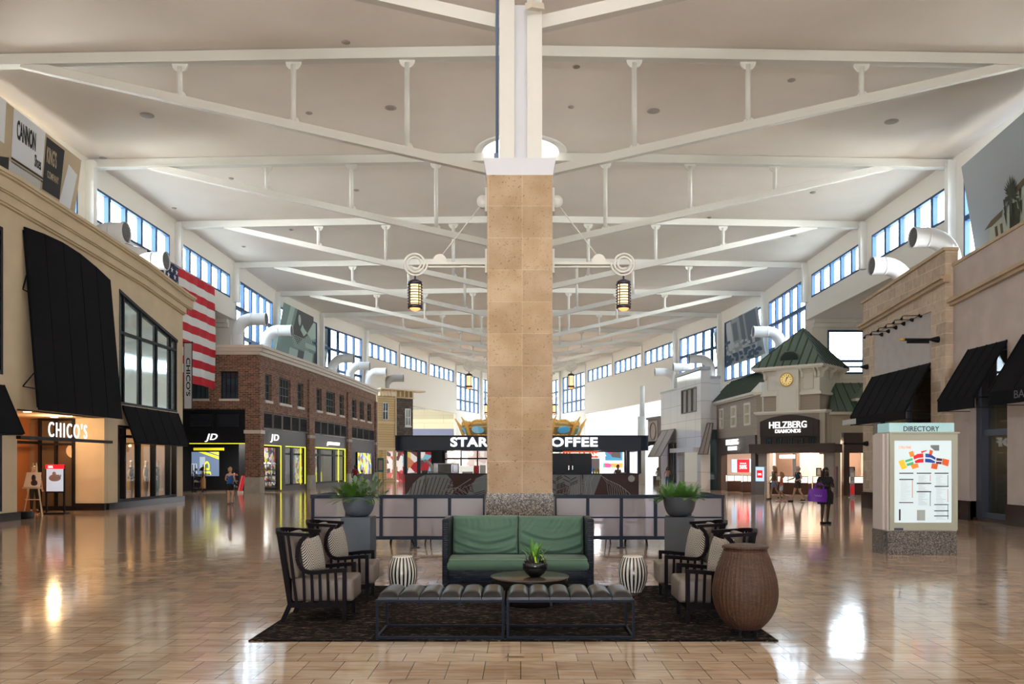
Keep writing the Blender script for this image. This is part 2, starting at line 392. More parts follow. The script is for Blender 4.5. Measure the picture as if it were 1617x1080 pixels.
# far end of the hall: beige panels over a slate blue band, bright court on the right
mb = MB(); mb.box(-40, 9, 128, 128.4, 7.1, 16); beigep = brick_mat('beige_wall_panels', (0.82, 0.72, 0.52), (0.80, 0.70, 0.50), (0.55, 0.48, 0.36), 6.0, 1.6, ms=0.03, bump=0)
struct(mb.build('wall_back', beigep))
mb = MB(); mb.box(-40, 9, 127.9, 128.4, 0, 7.1); struct(mb.build('wall_back_base', brick_mat('slate_blue_band', (0.20, 0.22, 0.36), (0.24, 0.26, 0.40), (0.2, 0.2, 0.3), 4.0, 1.0, ms=0.02, bump=0)))
mb = MB(); mb.box(9, 41, 127.5, 127.9, 0, 16); struct(mb.build('wall_court_end', M('court_white', (0.9, 0.88, 0.84), 0.8)))
mb = MB(); mb.box(9, 41, 127.3, 127.5, 5.0, 7.4); struct(mb.build('trim_3', M('court_band', (0.55, 0.56, 0.72), 0.7)))
mb = MB(); mb.box(-40.3, -40, 53.6, 128, 0, 12); struct(mb.build('wall_left_court_side', wall_m))
mb = MB(); mb.box(40, 40.3, 53.6, 128, 0, 12); struct(mb.build('wall_right_court_side', wall_m))
mb = MB(); mb.box(-18.6, -5, -19.6, -19.2, 0, 15); mb.box(5, 18.6, -19.6, -19.2, 0, 15); mb.box(-5, 5, -19.6, -19.2, 2.6, 15.1)
struct(mb.build('wall_unseen_rear', wall_m))  # unseen wall; its opening is kept small to cut light from behind
# tinted sheets added over the far side courts to dim their daylight
for nm, sx, tint in (('dimming_sheet_left', -1, (.15, .14, .12)), ('dimming_sheet_right', 1, (.20, .20, .205))):
    mb = MB(); xs_ = [(18.9, 53.7), (17.7, 71.3), (15.5, 80.3), (13.5, 89.3), (11.3, 98.3), (8.8, 107.3), (6.0, 116.3), (2.8, 125.3), (2.8, 129)]
    for (xa, ya), (xb, yb) in zip(xs_, xs_[1:]): mb.add([(sx*xa, ya, 8.6), (sx*41, ya, 8.6), (sx*41, yb, 8.6), (sx*xb, yb, 8.6)], [(0, 1, 2, 3)])
    struct(mb.build(nm, glass_mat(nm+'_glass', tint, 0.02)))
mb = MB(); mb.box(-41, 41, 131, 131.3, 0, 15); struct(mb.build('wall_end_outer', wall_m))

# ceiling fittings: sprinkler discs and two plaster patches
disc_m = M('grey_fitting', (0.35, 0.31, 0.28), 0.6)
ring = [(232,177,0.26),(488,178,0.13),(546,68,0.14),(617,172,0.22),(910,110,0.13),(902,173,0.12),(1032,177,0.24),(1250,125,0.14),(1408,187,0.26),(163,243,0.16),(1480,253,0.2),
        (365,278,0.12),(275,323,0.12),(1345,353,0.14),(385,385,0.12),(1120,342,0.12),(1253,368,0.2),(460,360,0.12),(1284,300,0.16),(563,300,0.14)]
for i, (px, py, r) in enumerate(ring):
    Y = 13.25*F/(VY-py); X = (px-VX)*Y/F; z = cz(X, 0)
    s = MB(); s.lathe([(0, z-0.05), (r*0.55, z-0.045), (r, z-0.015), (r, z+0.01)], (X, Y, 0), 16)
    o = s.build('ceiling_fitting', disc_m); tag(o, 'small round recessed fitting in the white vaulted ceiling', 'sprinkler', 'ceiling sprinkler discs')

# ------------------------------------------------------------ roof trusses
ordn = ['nearest', 'second', 'third', 'fourth', 'fifth', 'sixth', 'seventh', 'eighth', 'ninth', 'tenth', 'eleventh', 'twelfth']
for i, k in enumerate(range(0, 12)):
    W, Y = NODE[k]
    t = thing('roof_truss', '%s white steel roof truss from the camera, spanning the hall' % ordn[i], 'truss', (0, Y, 14.0), 'white steel roof trusses')
    mb = MB()
    for sx in (-1, 1):
        a, c = Vector((0, Y, 14.86)), Vector((sx*(W+0.1), Y, 14.86-0.32*W/18.5))
        mb.bar(a, c, 0.14, 0.36); mb.bar(a-Vector((0, 0, 0.18)), c-Vector((0, 0, 0.18)), 0.34, 0.05)
    mb.build('top_chord', steel_white, t)
    zc = 14.45-0.227*0.86*W
    for sx in (-1, 1):
        mb = MB(); p = Vector((sx*0.86*W, Y, 14.45)); q = Vector((sx*0.02, Y, zc))
        mb.bar(p, q, 0.22, 0.27); mb.build('bottom_chord', steel_white, t)
        for j in (1, 2, 3):
            x = sx*3.63*j*W/18.5
            zt = 14.66-0.32*abs(x)/18.5; zb = zc+(14.45-zc)*abs(x)/(0.86*W)+0.1
            mb = MB(); mb.tube([(x, Y, zb), (x, Y, zt-0.1)], 0.085, 10)
            ax = Matrix.Rotation(PI/2, 3, 'X')
            vs = [(x+0.25*math.cos(g), Y-0.03, zt-0.01-0.27*math.sin(g)) for g in [PI*i_/10 for i_ in range(11)]]
            n = len(vs); vs2 = [(v[0], Y+0.03, v[2]) for v in vs]
            mb.add(vs+vs2, [tuple(range(n)), tuple(range(2*n-1, n-1, -1))]+[(i_, n+i_, n+i_+1, i_+1) for i_ in range(n-1)])
            vs = [(x+0.2*math.cos(g), Y-0.03, zb-0.05+0.22*math.sin(g)+0.05*math.cos(g)) for g in [PI*i_/8 for i_ in range(9)]]
            n = len(vs); vs2 = [(v[0], Y+0.03, v[2]) for v in vs]
            mb.add(vs+vs2, [tuple(range(n-1, -1, -1)), tuple(range(n, 2*n))]+[(i_+1, n+i_+1, n+i_, i_) for i_ in range(n-1)])
            mb.build('strut', steel_white, t)

# ------------------------------------------------------------ columns on the centre line with their lantern brackets
def stone_mat():
    m, nt, b, N, L = node_mat('coquina_stone')
    g = N('ShaderNodeNewGeometry'); sp = N('ShaderNodeSeparateXYZ'); L(g.outputs['Position'], sp.inputs[0])
    cb = N('ShaderNodeCombineXYZ'); ad = N('ShaderNodeMath'); ad.operation = 'ADD'; L(sp.outputs[0], ad.inputs[0]); L(sp.outputs[1], ad.inputs[1])
    a2 = N('ShaderNodeMath'); a2.operation = 'ADD'; L(ad.outputs[0], a2.inputs[0]); a2.inputs[1].default_value = -16.62+0.68-0.04; L(a2.outputs[0], cb.inputs[0])
    a3 = N('ShaderNodeMath'); a3.operation = 'ADD'; L(sp.outputs[2], a3.inputs[0]); a3.inputs[1].default_value = -1.1; L(a3.outputs[0], cb.inputs[1])
    t = N('ShaderNodeTexBrick'); t.inputs['Scale'].default_value = 1; t.inputs['Brick Width'].default_value = 0.68; t.inputs['Row Height'].default_value = 0.645; t.offset = 0.0
    t.inputs['Mortar Size'].default_value = 0.004; t.inputs['Color1'].default_value = (0.40, 0.30, 0.205, 1); t.inputs['Color2'].default_value = (0.50, 0.385, 0.265, 1); t.inputs['Mortar'].default_value = (0.6, 0.5, 0.38, 1)
    L(cb.outputs[0], t.inputs['Vector'])
    n = N('ShaderNodeTexNoise'); n.inputs['Scale'].default_value = 1.6; n.inputs['Detail'].default_value = 8; L(g.outputs['Position'], n.inputs['Vector'])
    r = N('ShaderNodeValToRGB'); r.color_ramp.elements[0].position = 0.35; r.color_ramp.elements[1].position = 0.65
    r.color_ramp.elements[0].color = (0.86, 0.78, 0.68, 1); r.color_ramp.elements[1].color = (1.1, 1.08, 1.08, 1); L(n.outputs['Fac'], r.inputs[0])
    mx = N('ShaderNodeMix'); mx.data_type = 'RGBA'; mx.blend_type = 'MULTIPLY'; mx.inputs['Factor'].default_value = 1; L(t.outputs['Color'], mx.inputs[6]); L(r.outputs[0], mx.inputs[7])
    v = N('ShaderNodeTexNoise'); v.inputs['Scale'].default_value = 26; v.inputs['Detail'].default_value = 5; v.inputs['Roughness'].default_value = 0.7; L(g.outputs['Position'], v.inputs['Vector'])
    r2 = N('ShaderNodeValToRGB'); r2.color_ramp.elements[0].position = 0.33; r2.color_ramp.elements[1].position = 0.40
    r2.color_ramp.elements[0].color = (0.35, 0.22, 0.12, 1); r2.color_ramp.elements[1].color = (1, 1, 1, 1); L(v.outputs['Fac'], r2.inputs[0])
    m2 = N('ShaderNodeMix'); m2.data_type = 'RGBA'; m2.blend_type = 'MULTIPLY'; m2.inputs['Factor'].default_value = 1; L(mx.outputs[2], m2.inputs[6]); L(r2.outputs[0], m2.inputs[7])
    L(m2.outputs[2], b.inputs['Base Color']); b.inputs['Roughness'].default_value = 0.85
    bp = N('ShaderNodeBump'); bp.inputs['Strength'].default_value = 0.5; bp.inputs['Distance'].default_value = 0.01; L(v.outputs['Fac'], bp.inputs['Height']); L(bp.outputs[0], b.inputs['Normal'])
    return m
coq = stone_mat()
def granite(name, c0, c1, c2, scale, rough=0.35):
    m, nt, b, N, L = node_mat(name); g = N('ShaderNodeNewGeometry'); v = N('ShaderNodeTexVoronoi'); v.inputs['Scale'].default_value = scale; L(g.outputs['Position'], v.inputs['Vector'])
    r = N('ShaderNodeValToRGB'); r.color_ramp.interpolation = 'CONSTANT'; e = r.color_ramp.elements; e[0].color = (*c0, 1); e[1].position = 0.4; e[1].color = (*c1, 1); q = e.new(0.72); q.color = (*c2, 1)
    s = N('ShaderNodeSeparateColor'); L(v.outputs['Color'], s.inputs[0]); L(s.outputs[0], r.inputs[0]); L(r.outputs[0], b.inputs['Base Color']); b.inputs['Roughness'].default_value = rough
    return m
gran = granite('speckled_granite', (0.05, 0.045, 0.045), (0.19, 0.165, 0.145), (0.36, 0.32, 0.285), 62)
gran_d = granite('grey_granite', (0.05, 0.045, 0.045), (0.13, 0.115, 0.105), (0.24, 0.21, 0.20), 75)
lamp_glow = M('lantern_glass', (1, 0.8, 0.5), 0.5, emit=(1.0, 0.66, 0.30), es=1.25)
lamp_glow2 = M('lantern_bowl', (1, 0.6, 0.3), 0.5, emit=(1.0, 0.42, 0.13), es=.8)
bronze = M('dark_bronze', (0.05, 0.04, 0.06), 0.4, 0.4)
def column(Y0, h=0.67, lab='', full=True):
    t = thing('stone_column', lab, 'column', (0, Y0, 0), 'columns along the middle of the hall')
    mb = MB(); mb.box(-h-0.03, h-0.01, Y0-h-0.01, Y0+h+0.01, 0, 1.1); mb.build('granite_base', gran, t)
    mb = MB(); mb.box(-h-0.01, h-0.03, Y0-h, Y0+h, 1.1, 7.53); mb.build('stone_shaft', coq, t)
    mb = MB(); a, b_ = h-0.02, h+0.04
    mb.hexa([(-a-.04, Y0-a, 7.53), (a-.0, Y0-a, 7.53), (a-.0, Y0+a, 7.53), (-a-.04, Y0+a, 7.53), (-b_-.04, Y0-b_, 7.86), (b_, Y0-b_, 7.86), (b_, Y0+b_, 7.86), (-b_-.04, Y0+b_, 7.86)])
    mb.build('capital', M('capital_paint', (0.66, 0.68, 0.74), 0.5), t)
    for x0, x1 in ((-0.44, -0.13), (0.13, 0.44)):
        mb = MB(); mb.box(x0, x1, Y0-0.34, Y0-0.30, 7.86, 14.95); mb.box(x0, x1, Y0+0.30, Y0+0.34, 7.86, 14.95); mb.box((x0+x1)/2-0.03, (x0+x1)/2+0.03, Y0-0.3, Y0+0.3, 7.86, 14.95)
        mb.build('steel_post', steel_white, t)
    mb = MB(); mb.box(-0.13, 0.13, Y0-0.24, Y0+0.24, 7.86, 11.2); mb.build('infill_panel', M('pale_panel', (0.70, 0.72, 0.78), 0.5), t)
    mb = MB(); mb.tube([(-0.50, Y0-0.22, 7.95), (-0.50, Y0-0.22, 14.9)], 0.022, 8); mb.tube([(-0.47, Y0-0.26, 8.0), (-0.47, Y0-0.26, 14.9)], 0.012, 8)
    mb.box(-0.55, -0.46, Y0-0.28, Y0-0.18, 7.88, 8.12); mb.build('conduit', M('conduit_blue', (0.12, 0.18, 0.28), 0.5), t)
    return t
def lantern_bracket(Y0, sx, lab):
    X = sx*2.19-0.03; Zc = 5.90; xs = -0.695 if sx < 0 else 0.655
    t = thing('lantern_bracket', lab, 'light fitting', (sx*0.7, Y0, Zc), 'lanterns on the columns')
    wp = steel_white
    mb = MB()
    mb.bar((xs, Y0, Zc+0.0), (X+0.0-sx*0.28, Y0, Zc+0.0), 0.10, 0.05); mb.bar((xs, Y0, Zc-0.07), (X-sx*0.28, Y0, Zc-0.07), 0.05, 0.03)
    mb.build('arm', wp, t)
    mb = MB(); mb.box(xs, xs+sx*0.05, Y0-0.14, Y0+0.14, Zc-0.22, Zc+0.28); mb.build('arm_plate', wp, t)
    mb = MB(); mb.box(xs, xs+sx*0.05, Y0-0.16, Y0+0.16, Zc+1.05, Zc+1.55); mb.tube([(xs+sx*0.1, Y0-0.05, Zc+1.3), (xs+sx*0.1, Y0+0.05, Zc+1.3)], 0.13, 16); mb.build('upper_plate', wp, t)
    ex = X-sx*0.52
    mb = MB(); n = 11; vs = [(ex+0.15*math.cos(PI*i/(n-1)), Y0-0.03, Zc+0.03+0.17*math.sin(PI*i/(n-1))) for i in range(n)]
    vs2 = [(v[0], Y0+0.03, v[2]) for v in vs]; mb.add(vs+vs2, [tuple(range(n-1, -1, -1)), tuple(range(n, 2*n))]+[(i+1, n+i+1, n+i, i) for i in range(n-1)])
    mb.build('half_round_gusset', wp, t)
    mb = MB(); mb.tube([(xs+sx*0.1, Y0, Zc+1.28), (ex, Y0, Zc+0.12)], 0.012, 8); mb.build('tie_rod', wp, t)
    mb = MB(); pts = []
    Rm = 0.26; cz_ = Zc-0.0; cx = X
    for i in range(110):
        g = 2*PI*2.35*i/109; r = Rm*(1-0.62*i/109)+0.0
        pts.append((cx-sx*r*math.cos(g), Y0, cz_-r*math.sin(g)))
    mb.tube(pts, 0.022, 8); mb.build('scroll', wp, t)
    mb = MB(); zt = cz_-Rm-0.0; mb.tube([(cx, Y0, zt+0.02), (cx, Y0, zt-0.09)], 0.018, 8); mb.lathe([(0, zt-0.06), (0.07, zt-0.08), (0.145, zt-0.12), (0.145, zt-0.18), (0.12, zt-0.18)], (cx, Y0, 0), 20)
    zb = zt-0.68
    mb.lathe([(0.12, zb+0.07), (0.15, zb+0.07), (0.155, zb), (0.12, zb)], (cx, Y0, 0), 20)
    for j in range(8):
        z = zb+0.07+(zt-0.18-zb-0.07)*(j+0.0)/7.4+0.02; mb.lathe([(0.14, z-0.008), (0.158, z-0.008), (0.158, z+0.008), (0.14, z+0.008), (0.14, z-0.008)], (cx, Y0, 0), 20)
    for j in range(4): g = PI/4+j*PI/2; mb.bar((cx+0.13*math.cos(g), Y0+0.13*math.sin(g), zb), (cx+0.13*math.cos(g), Y0+0.13*math.sin(g), zt-0.17), 0.02)
    lan = mb.build('lantern', bronze, t)
    mb = MB(); mb.lathe([(0, zb+0.02), (0.115, zb+0.02), (0.115, zt-0.16), (0, zt-0.16)], (cx, Y0, 0), 20); mb.build('glass_cylinder', lamp_glow, lan)
    mb = MB(); mb.lathe([(0, zb-0.06), (0.06, zb-0.05), (0.11, zb-0.01), (0.118, zb+0.02)], (cx, Y0, 0), 20); mb.build('glass_bowl', lamp_glow2, lan)
    return t
for i, Y0 in enumerate((17.3, 35.3, 53.3)):
    column(Y0, lab=['stone faced column with grey granite base behind the green sofa', 'second stone column, directly behind the nearest column', 'third stone column, far down the middle of the hall'][i])
    for sx in (-1, 1):
        lantern_bracket(Y0, sx, '%s glowing lantern on a white scroll bracket, %s side of the column' % (['nearest', 'second, smaller', 'farthest, smallest'][i], 'left' if sx < 0 else 'right'))
# round daylight cove in the ceiling round the second column
t = thing('ceiling_skylight', 'bright round skylight cove in the ceiling behind the column top', 'skylight', (0, 35.3, 15))
mb = MB(); mb.lathe([(1.6, 15.04), (1.95, 14.98), (2.0, 15.08), (1.95, 15.12)], (0, 35.3, 0), 48); mb.build('ring', white, t)
mb = MB(); mb.lathe([(0.5, 15.03), (1.62, 15.03)], (0, 35.3, 0), 48); mb.build('lit_panel', M('skylight_panel', (1, 1, 1), 0.5, emit=(1, 0.97, 0.92), es=1.8), t)
# security camera on the near column
t = thing('security_camera', 'small beige spotlight and camera fixed high on the column post', 'camera', (0.25, 16.9, 10.9))
mb = MB(); mb.bar((0.12, 16.8, 11.45), (0.36, 16.55, 11.25), 0.2, 0.1); mb.bar((0.24, 16.72, 11.3), (0.24, 16.72, 11.05), 0.05); mb.build('mount', M('beige_plastic', (0.7, 0.64, 0.54), 0.5), t)
mb = MB(); mb.bar((0.15, 16.45, 10.86), (0.42, 16.75, 10.98), 0.15, 0.12); mb.build('housing', MATS['beige_plastic'], t)
mb = MB(); mb.bar((0.34, 16.7, 11.28), (0.56, 16.6, 11.08), 0.03); mb.build('antenna', MATS['conduit_blue'], t)
# ============================================================ LEFT SIDE SHOPS
def awning(P, u0, u1, zt, zb, out, val, mat, name, parent, seams=4, sides=True, side_mat=None, top_d=0.02, thick=0.04):
    """sloping canvas with optional valance; seams are thin raised lines of the same cloth"""
    mb = MB()
    def q(u, s, lift): return P.p(u, zt+(zb-zt)*s+lift*0.6, top_d+(out-top_d)*s+lift)
    mb.hexa([q(u0, 1, -thick), q(u1, 1, -thick), q(u1, 0, -thick), q(u0, 0, -thick), q(u0, 1, 0), q(u1, 1, 0), q(u1, 0, 0), q(u0, 0, 0)])
    for i in range(seams+1):
        u = u0+(u1-u0)*i/seams
        mb.hexa([q(u-.02, 1, 0), q(u+.02, 1, 0), q(u+.02, 0, 0), q(u-.02, 0, 0), q(u-.02, 1, .015), q(u+.02, 1, .015), q(u+.02, 0, .015), q(u-.02, 0, .015)])
    if val: P.box(mb, u0, u1, zb-val, zb, out-thick, out)
    o = mb.build(name, mat, parent)
    fr = MB()
    for u in (u0+0.05, u1-0.05):
        fr.bar(P.p(u, zt-0.05, 0), P.p(u, zb-0.03, out-0.06), 0.03); fr.bar(P.p(u, zb-0.03, 0), P.p(u, zb-0.03, out-0.06), 0.03)
        if val: fr.bar(P.p(u, zb-val+0.02, 0), P.p(u, zb-val+0.02, out-0.05), 0.02)
    fr.bar(P.p(u0, zb-0.03, out-0.07), P.p(u1, zb-0.03, out-0.07), 0.03)
    fr.build('awning_frame', black, o)
    return o

# ---------------------------------------------------------------- beige corner shop (black sail awning, arched window)
PC = Pl((-15.15, 12.0), (-15.15, 36.9))
b = thing('shop_building', "beige stucco shop with arched cornice, black sail awning and CHICO'S sign", 'shop building', (-15.15, 24, 0))
def ctop(Y):
    pts = [(12, 9.2), (16, 9.85), (20, 10.1), (24, 10.12), (28.4, 9.92), (32.8, 9.66), (36.9, 9.22), (38, 9.1)]
    for (a, z0), (c, z1) in zip(pts, pts[1:]):
        if a <= Y <= c: return z0+(z1-z0)*(Y-a)/(c-a)
    return pts[-1][1]
Ua = PC.U(188); Ub = PC.U(280)
# wall: lower part with openings, upper part follows the arch of the cornice and of the big window
rec0, rec1 = PC.U(27), PC.U(169.5); w0, w1 = PC.U(186), PC.U(278.5)
mb = MB()
PC.wall(mb, 0, PC.L, 0, 3.95, [(rec0, rec1, 0, 3.35), (w0, w1, 0.25, 3.15), (3, 12.05, 0.3, 3.0)], d0=-0.4)
def winz(u):
    pts = [(0.0, 8.29), (0.3, 7.92), (0.64, 7.55), (1.0, 7.15)]; s = (u-Ua)/(Ub-Ua)
    for (a, z0), (c, z1) in zip(pts, pts[1:]):
        if a-1e-6 <= s <= c+1e-6: return z0+(z1-z0)*(s-a)/(c-a)
NU = 60
us = sorted(set([i*PC.L/NU for i in range(NU+1)]+[Ua, Ub, 3.0, 12.05]))
for a, c in zip(us, us[1:]):
    za, zc_ = ctop(12+a)-0.1, ctop(12+c)-0.1
    lo = (3.95, 3.95)
    if a >= Ua-1e-6 and c <= Ub+1e-6: lo = (winz(a), winz(c))
    elif a >= 3-1e-6 and c <= 12.05+1e-6:
        PC.box(mb, a, c, 3.95, 4.3, -0.4, 0); lo = (8.6, 8.6)
    mb.hexa([PC.p(a, lo[0], 0), PC.p(c, lo[1], 0), PC.p(c, lo[1], -.4), PC.p(a, lo[0], -.4), PC.p(a, za, 0), PC.p(c, zc_, 0), PC.p(c, zc_, -.4), PC.p(a, za, -.4)])
mb.box(-18.1, -15.55, 36.5, 36.9, 0, 9.0)
# entrance recess: return wall and soffit
mb.box(-16.2, -15.15, 29.95, 30.15, 0.25, 3.35); mb.box(-18.1, -15.16, 24.85, 30.1, 3.35, 3.5)
mb.build('wall', stucco, b)
mb = MB()
for a, c in zip(us, us[1:]):
    for d0_, d1_, t0, t1 in ((0, .46, -.10, 0), (0, .40, -.16, -.10), (0, .30, -.52, -.16), (0, .24, -.56, -.52), (0, .17, -.82, -.56), (0, .10, -.87, -.82)):
        A, B = ctop(12+a), ctop(12+c); x0 = a; x1 = c+(0.45 if abs(c-PC.L) < 1e-6 and d1_ > .2 else 0)
        mb.hexa([PC.p(x0, A+t0, d1_), PC.p(x1, B+t0, d1_), PC.p(x1, B+t0, -.4), PC.p(x0, A+t0, -.4), PC.p(x0, A+t1, d1_), PC.p(x1, B+t1, d1_), PC.p(x1, B+t1, -.4), PC.p(x0, A+t1, -.4)])
mb.build('cornice', stucco, b)
mb = MB()
PC.box(mb, 0, rec0+0.05, 0, 0.25, -0.2, 0.08); PC.box(mb, rec1-0.02, PC.L+0.05, 0, 0.25, -0.2, 0.08); mb.box(-16.25, -15.1, 29.85, 30.0, 0, 0.26)
mb.build('plinth', M('polished_black_stone', (0.01, 0.01, 0.012), 0.15), b)
# big arched window with reflecting panes
mb = MB(); fu = [PC.U(p) for p in (188, 196.7, 223.7, 248.7, 270.7, 280)]
for i, u in enumerate(fu):
    u2 = min(max(u, Ua+0.05), Ub-0.05); PC.box(mb, u2-0.04, u2+0.04, 3.95, winz(u2), -0.10, -0.01)
PC.box(mb, Ua, Ub, 6.64, 6.74, -0.10, -0.015); PC.box(mb, Ua, Ub, 3.95, 4.05, -0.10, 0.0)
for a, c in zip(fu, fu[1:]):
    a = max(a, Ua); c = min(c, Ub)
    mb.hexa([PC.p(a, winz(a)-.12, .03), PC.p(c, winz(c)-.12, .03), PC.p(c, winz(c)-.12, -.15), PC.p(a, winz(a)-.12, -.15), PC.p(a, winz(a), .03), PC.p(c, winz(c), .03), PC.p(c, winz(c), -.15), PC.p(a, winz(a), -.15)])
wo = mb.build('arched_window', black, b)
mb = MB()
for a, c in zip(fu, fu[1:]):
    a = max(a, Ua); c = min(c, Ub); mb.add([PC.p(a, 3.95, -.1), PC.p(c, 3.95, -.1), PC.p(c, winz(c), -.1), PC.p(a, winz(a), -.1)], [(0, 1, 2, 3)])
mirrorg = M('reflecting_window_glass', (0.62, 0.76, 0.78), 0.05, 0.75); mb.build('pane', mirrorg, wo)
mb = MB(); PC.frame(mb, 3, 12.05, 4.3, 8.6, .12, -.15, .03, vs=[5, 7.2, 9.4, 11.2], hs=[6.6]); wo = mb.build('upper_window', black, b)
mb = MB(); PC.box(mb, 3, 12.05, 4.3, 8.6, -.1, -.08); mb.build('pane', M('dark_mirror', (0.05, 0.08, 0.1), 0.05, 0.5), wo)
mb = MB(); PC.frame(mb, 3, 12.05, .3, 3.0, .1, -.2, .0, vs=[5, 7, 9, 11]); wo = mb.build('shop_window', black, b)
mb = MB(); PC.box(mb, 3, 12.05, .3, 3.0, -.12, -.1); mb.build('pane', shopglass, wo)
# sail awning: a tall leaning black screen
mb = MB(); uA, uB = PC.U(35), PC.U(171.5)
N_ = 5
for i in range(N_):
    s0, s1 = i/N_, (i+1)/N_; a = uA+(uB-uA)*s0; c = uA+(uB-uA)*s1
    def tz(s): return 8.90-0.46*s+0.28*math.sin(PI*s)
    g = 0.012
    mb.hexa([PC.p(a+g, 3.33, .52), PC.p(c-g, 3.33, .52), PC.p(c-g, 3.33, .47), PC.p(a+g, 3.33, .47), PC.p(a+g, tz(s0), .08), PC.p(c-g, tz(s1), .08), PC.p(c-g, tz(s1), .03), PC.p(a+g, tz(s0), .03)])
mb.hexa([PC.p(uA, 3.4, .46), PC.p(uB, 3.4, .46), PC.p(uB, 3.4, .44), PC.p(uA, 3.4, .44), PC.p(uA, 8.8, .03), PC.p(uB, 8.4, .03), PC.p(uB, 8.4, .01), PC.p(uA, 8.8, .01)])
sail = mb.build('sail_awning', blackc, b)
mb = MB()
for u in (uA+0.03, uB-0.1):
    for z in (4.05, 7.0):
        e = 0.5*(8.9-z)/5.6
        mb.bar(PC.p(u, z, 0), PC.p(u, z-0.08, e), 0.03); mb.bar(PC.p(u, z, 0), PC.p(u, z+0.45, max(e-.05, .05)), 0.03); mb.bar(PC.p(u, z-0.08, e), PC.p(u, z+.45, max(e-.05, .05)), .02)
mb.build('bracket', black, sail)
awning(PC, 4.0, 12.1, 4.0, 2.57, .62, 0, blackc, 'canvas_awning', b, seams=5)
awning(PC, PC.U(193), PC.U(280.5), 3.92, 2.5, .52, 0, blackc, 'canvas_awning', b, seams=5)
# sign shelf and lettering
mb = MB(); PC.box(mb, rec0-0.05, rec1+0.12, 2.44, 2.54, -0.05, 0.14); mb.build('sign_shelf', black, b)
text('sign_lettering', "CHICO'S", PC.p(PC.U(75), 2.56, 0.02), PC.u, PC.U(135.5)-PC.U(75), 0.50, sign_w, b, 0.03, bold=-0.004, spacing=1.35)
# shop window right of the entrance
mb = MB(); PC.frame(mb, w0, w1, .25, 3.15, .10, -.2, .02, vs=[PC.U(197.5), PC.U(221), PC.U(245), PC.U(268)], hs=[2.75]); wo = mb.build('shop_window', black, b)
mb = MB(); PC.box(mb, w0, w1, .25, 3.15, -.1, -.08); mb.build('pane', shopglass, wo)
for px in (201, 253): text('window_lettering', "CHICO'S", PC.p(PC.U(px), 0.55, -.06), PC.u, 0.42, 0.11, M('white_vinyl', (.75, .75, .75)), b, 0.004)
# glass entrance screen facing the camera inside the recess, and side screen
PE = Pl((-17.5, 29.9), (-16.2, 29.9))
mb = MB(); PE.frame(mb, 0, 1.3, 0, 3.33, .08, -.06, .06, vs=[.62], hs=[2.4, .12]); mb.box(-17.6, -17.42, 24.9, 25.0, 0, 3.33)
mb.box(-17.55, -17.45, 24.9, 29.9, 2.4, 2.5); mb.box(-17.55, -17.45, 27.2, 27.3, 0, 2.4)
do = mb.build('glass_door', black, b)
mb = MB(); PE.box(mb, .05, 1.25, .1, 3.3, -.01, .01); mb.build('pane', shopglass, do)
mb = MB(); mb.tube([(-16.55, 29.80, 1.0), (-16.62, 29.74, 1.12), (-16.64, 29.72, 1.25), (-16.62, 29.74, 1.4), (-16.55, 29.8, 1.5)], .018, 8); mb.build('door_handle', black, do)
# interior
mb = MB(); mb.box(-18.08, -18.0, 12.5, 36.45, 0, 3.9); mb.build('interior_wall', M('orange_brown_interior', (0.42, 0.15, 0.05), 0.7), b)
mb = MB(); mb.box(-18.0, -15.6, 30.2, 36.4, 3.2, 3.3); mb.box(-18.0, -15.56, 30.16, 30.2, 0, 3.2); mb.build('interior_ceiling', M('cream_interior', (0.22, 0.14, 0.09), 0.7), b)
mb = MB(); mb.box(-17.9, -17.5, 30.6, 31.4, 0, 2.6); mb.box(-17.9, -17.6, 33.3, 36.0, 1.7, 1.75); mb.box(-17.9, -17.6, 33.3, 36.0, .9, .95); mb.box(-17.9, -17.85, 31.6, 33.0, 0.3, 2.7)
mb.build('interior_shelving', M('tan_display', (0.5, 0.34, 0.2), 0.6), b)
bulb = M('amber_bulb', (1, .6, .2), .5, emit=(1, .55, .18), es=5)
for j, (x, y) in enumerate(((-16.6, 31.6), (-17.2, 32.6), (-16.9, 33.5), (-16.6, 34.4), (-17.2, 35.2))):
    t = thing('pendant_lamp', 'warm amber bulb cluster hanging inside the beige shop window', 'lamp', (x, y, 2.6), 'amber lamps in the beige shop')
    mb = MB()
    for i in range(6): g = i*PI/3; mb.sphere((x+.28*math.cos(g), y+.28*math.sin(g), 2.45), .05, 8, 6)
    mb.build('bulbs', bulb, t)
    mb = MB(); mb.tube([(x+.28*math.cos(i*PI/6), y+.28*math.sin(i*PI/6), 2.50) for i in range(12)], .012, 6, closed=True); mb.tube([(x, y, 2.5), (x, y, 3.2)], .01, 6); mb.bar((x-.28, y, 2.5), (x+.28, y, 2.5), .012); mb.build('ring', bronze, t)
light('shop_lamp', 'POINT', (-16.7, 33.3, 2.9), 170, (1, .70, .45), .4); light('shop_lamp', 'POINT', (-17.6, 27.3, 2.2), 45, (1, .45, .15), .3)
light('shop_lamp', 'POINT', (-16.1, 28.4, 3.1), 70, (1, .66, .33), .2)
for x, y in ((-15.7, 26.2), (-15.7, 28.6), (-16.6, 29.3)):
    s = MB(); s.lathe([(0, 3.335), (.11, 3.335), (.12, 3.35)], (x, y, 0), 16); tag(s.build('downlight', M('downlight_glow', (1, .9, .7), .5, emit=(1, .85, .6), es=5)), 'small warm downlight in the soffit of the beige shop entrance', 'downlight', 'entrance downlights')
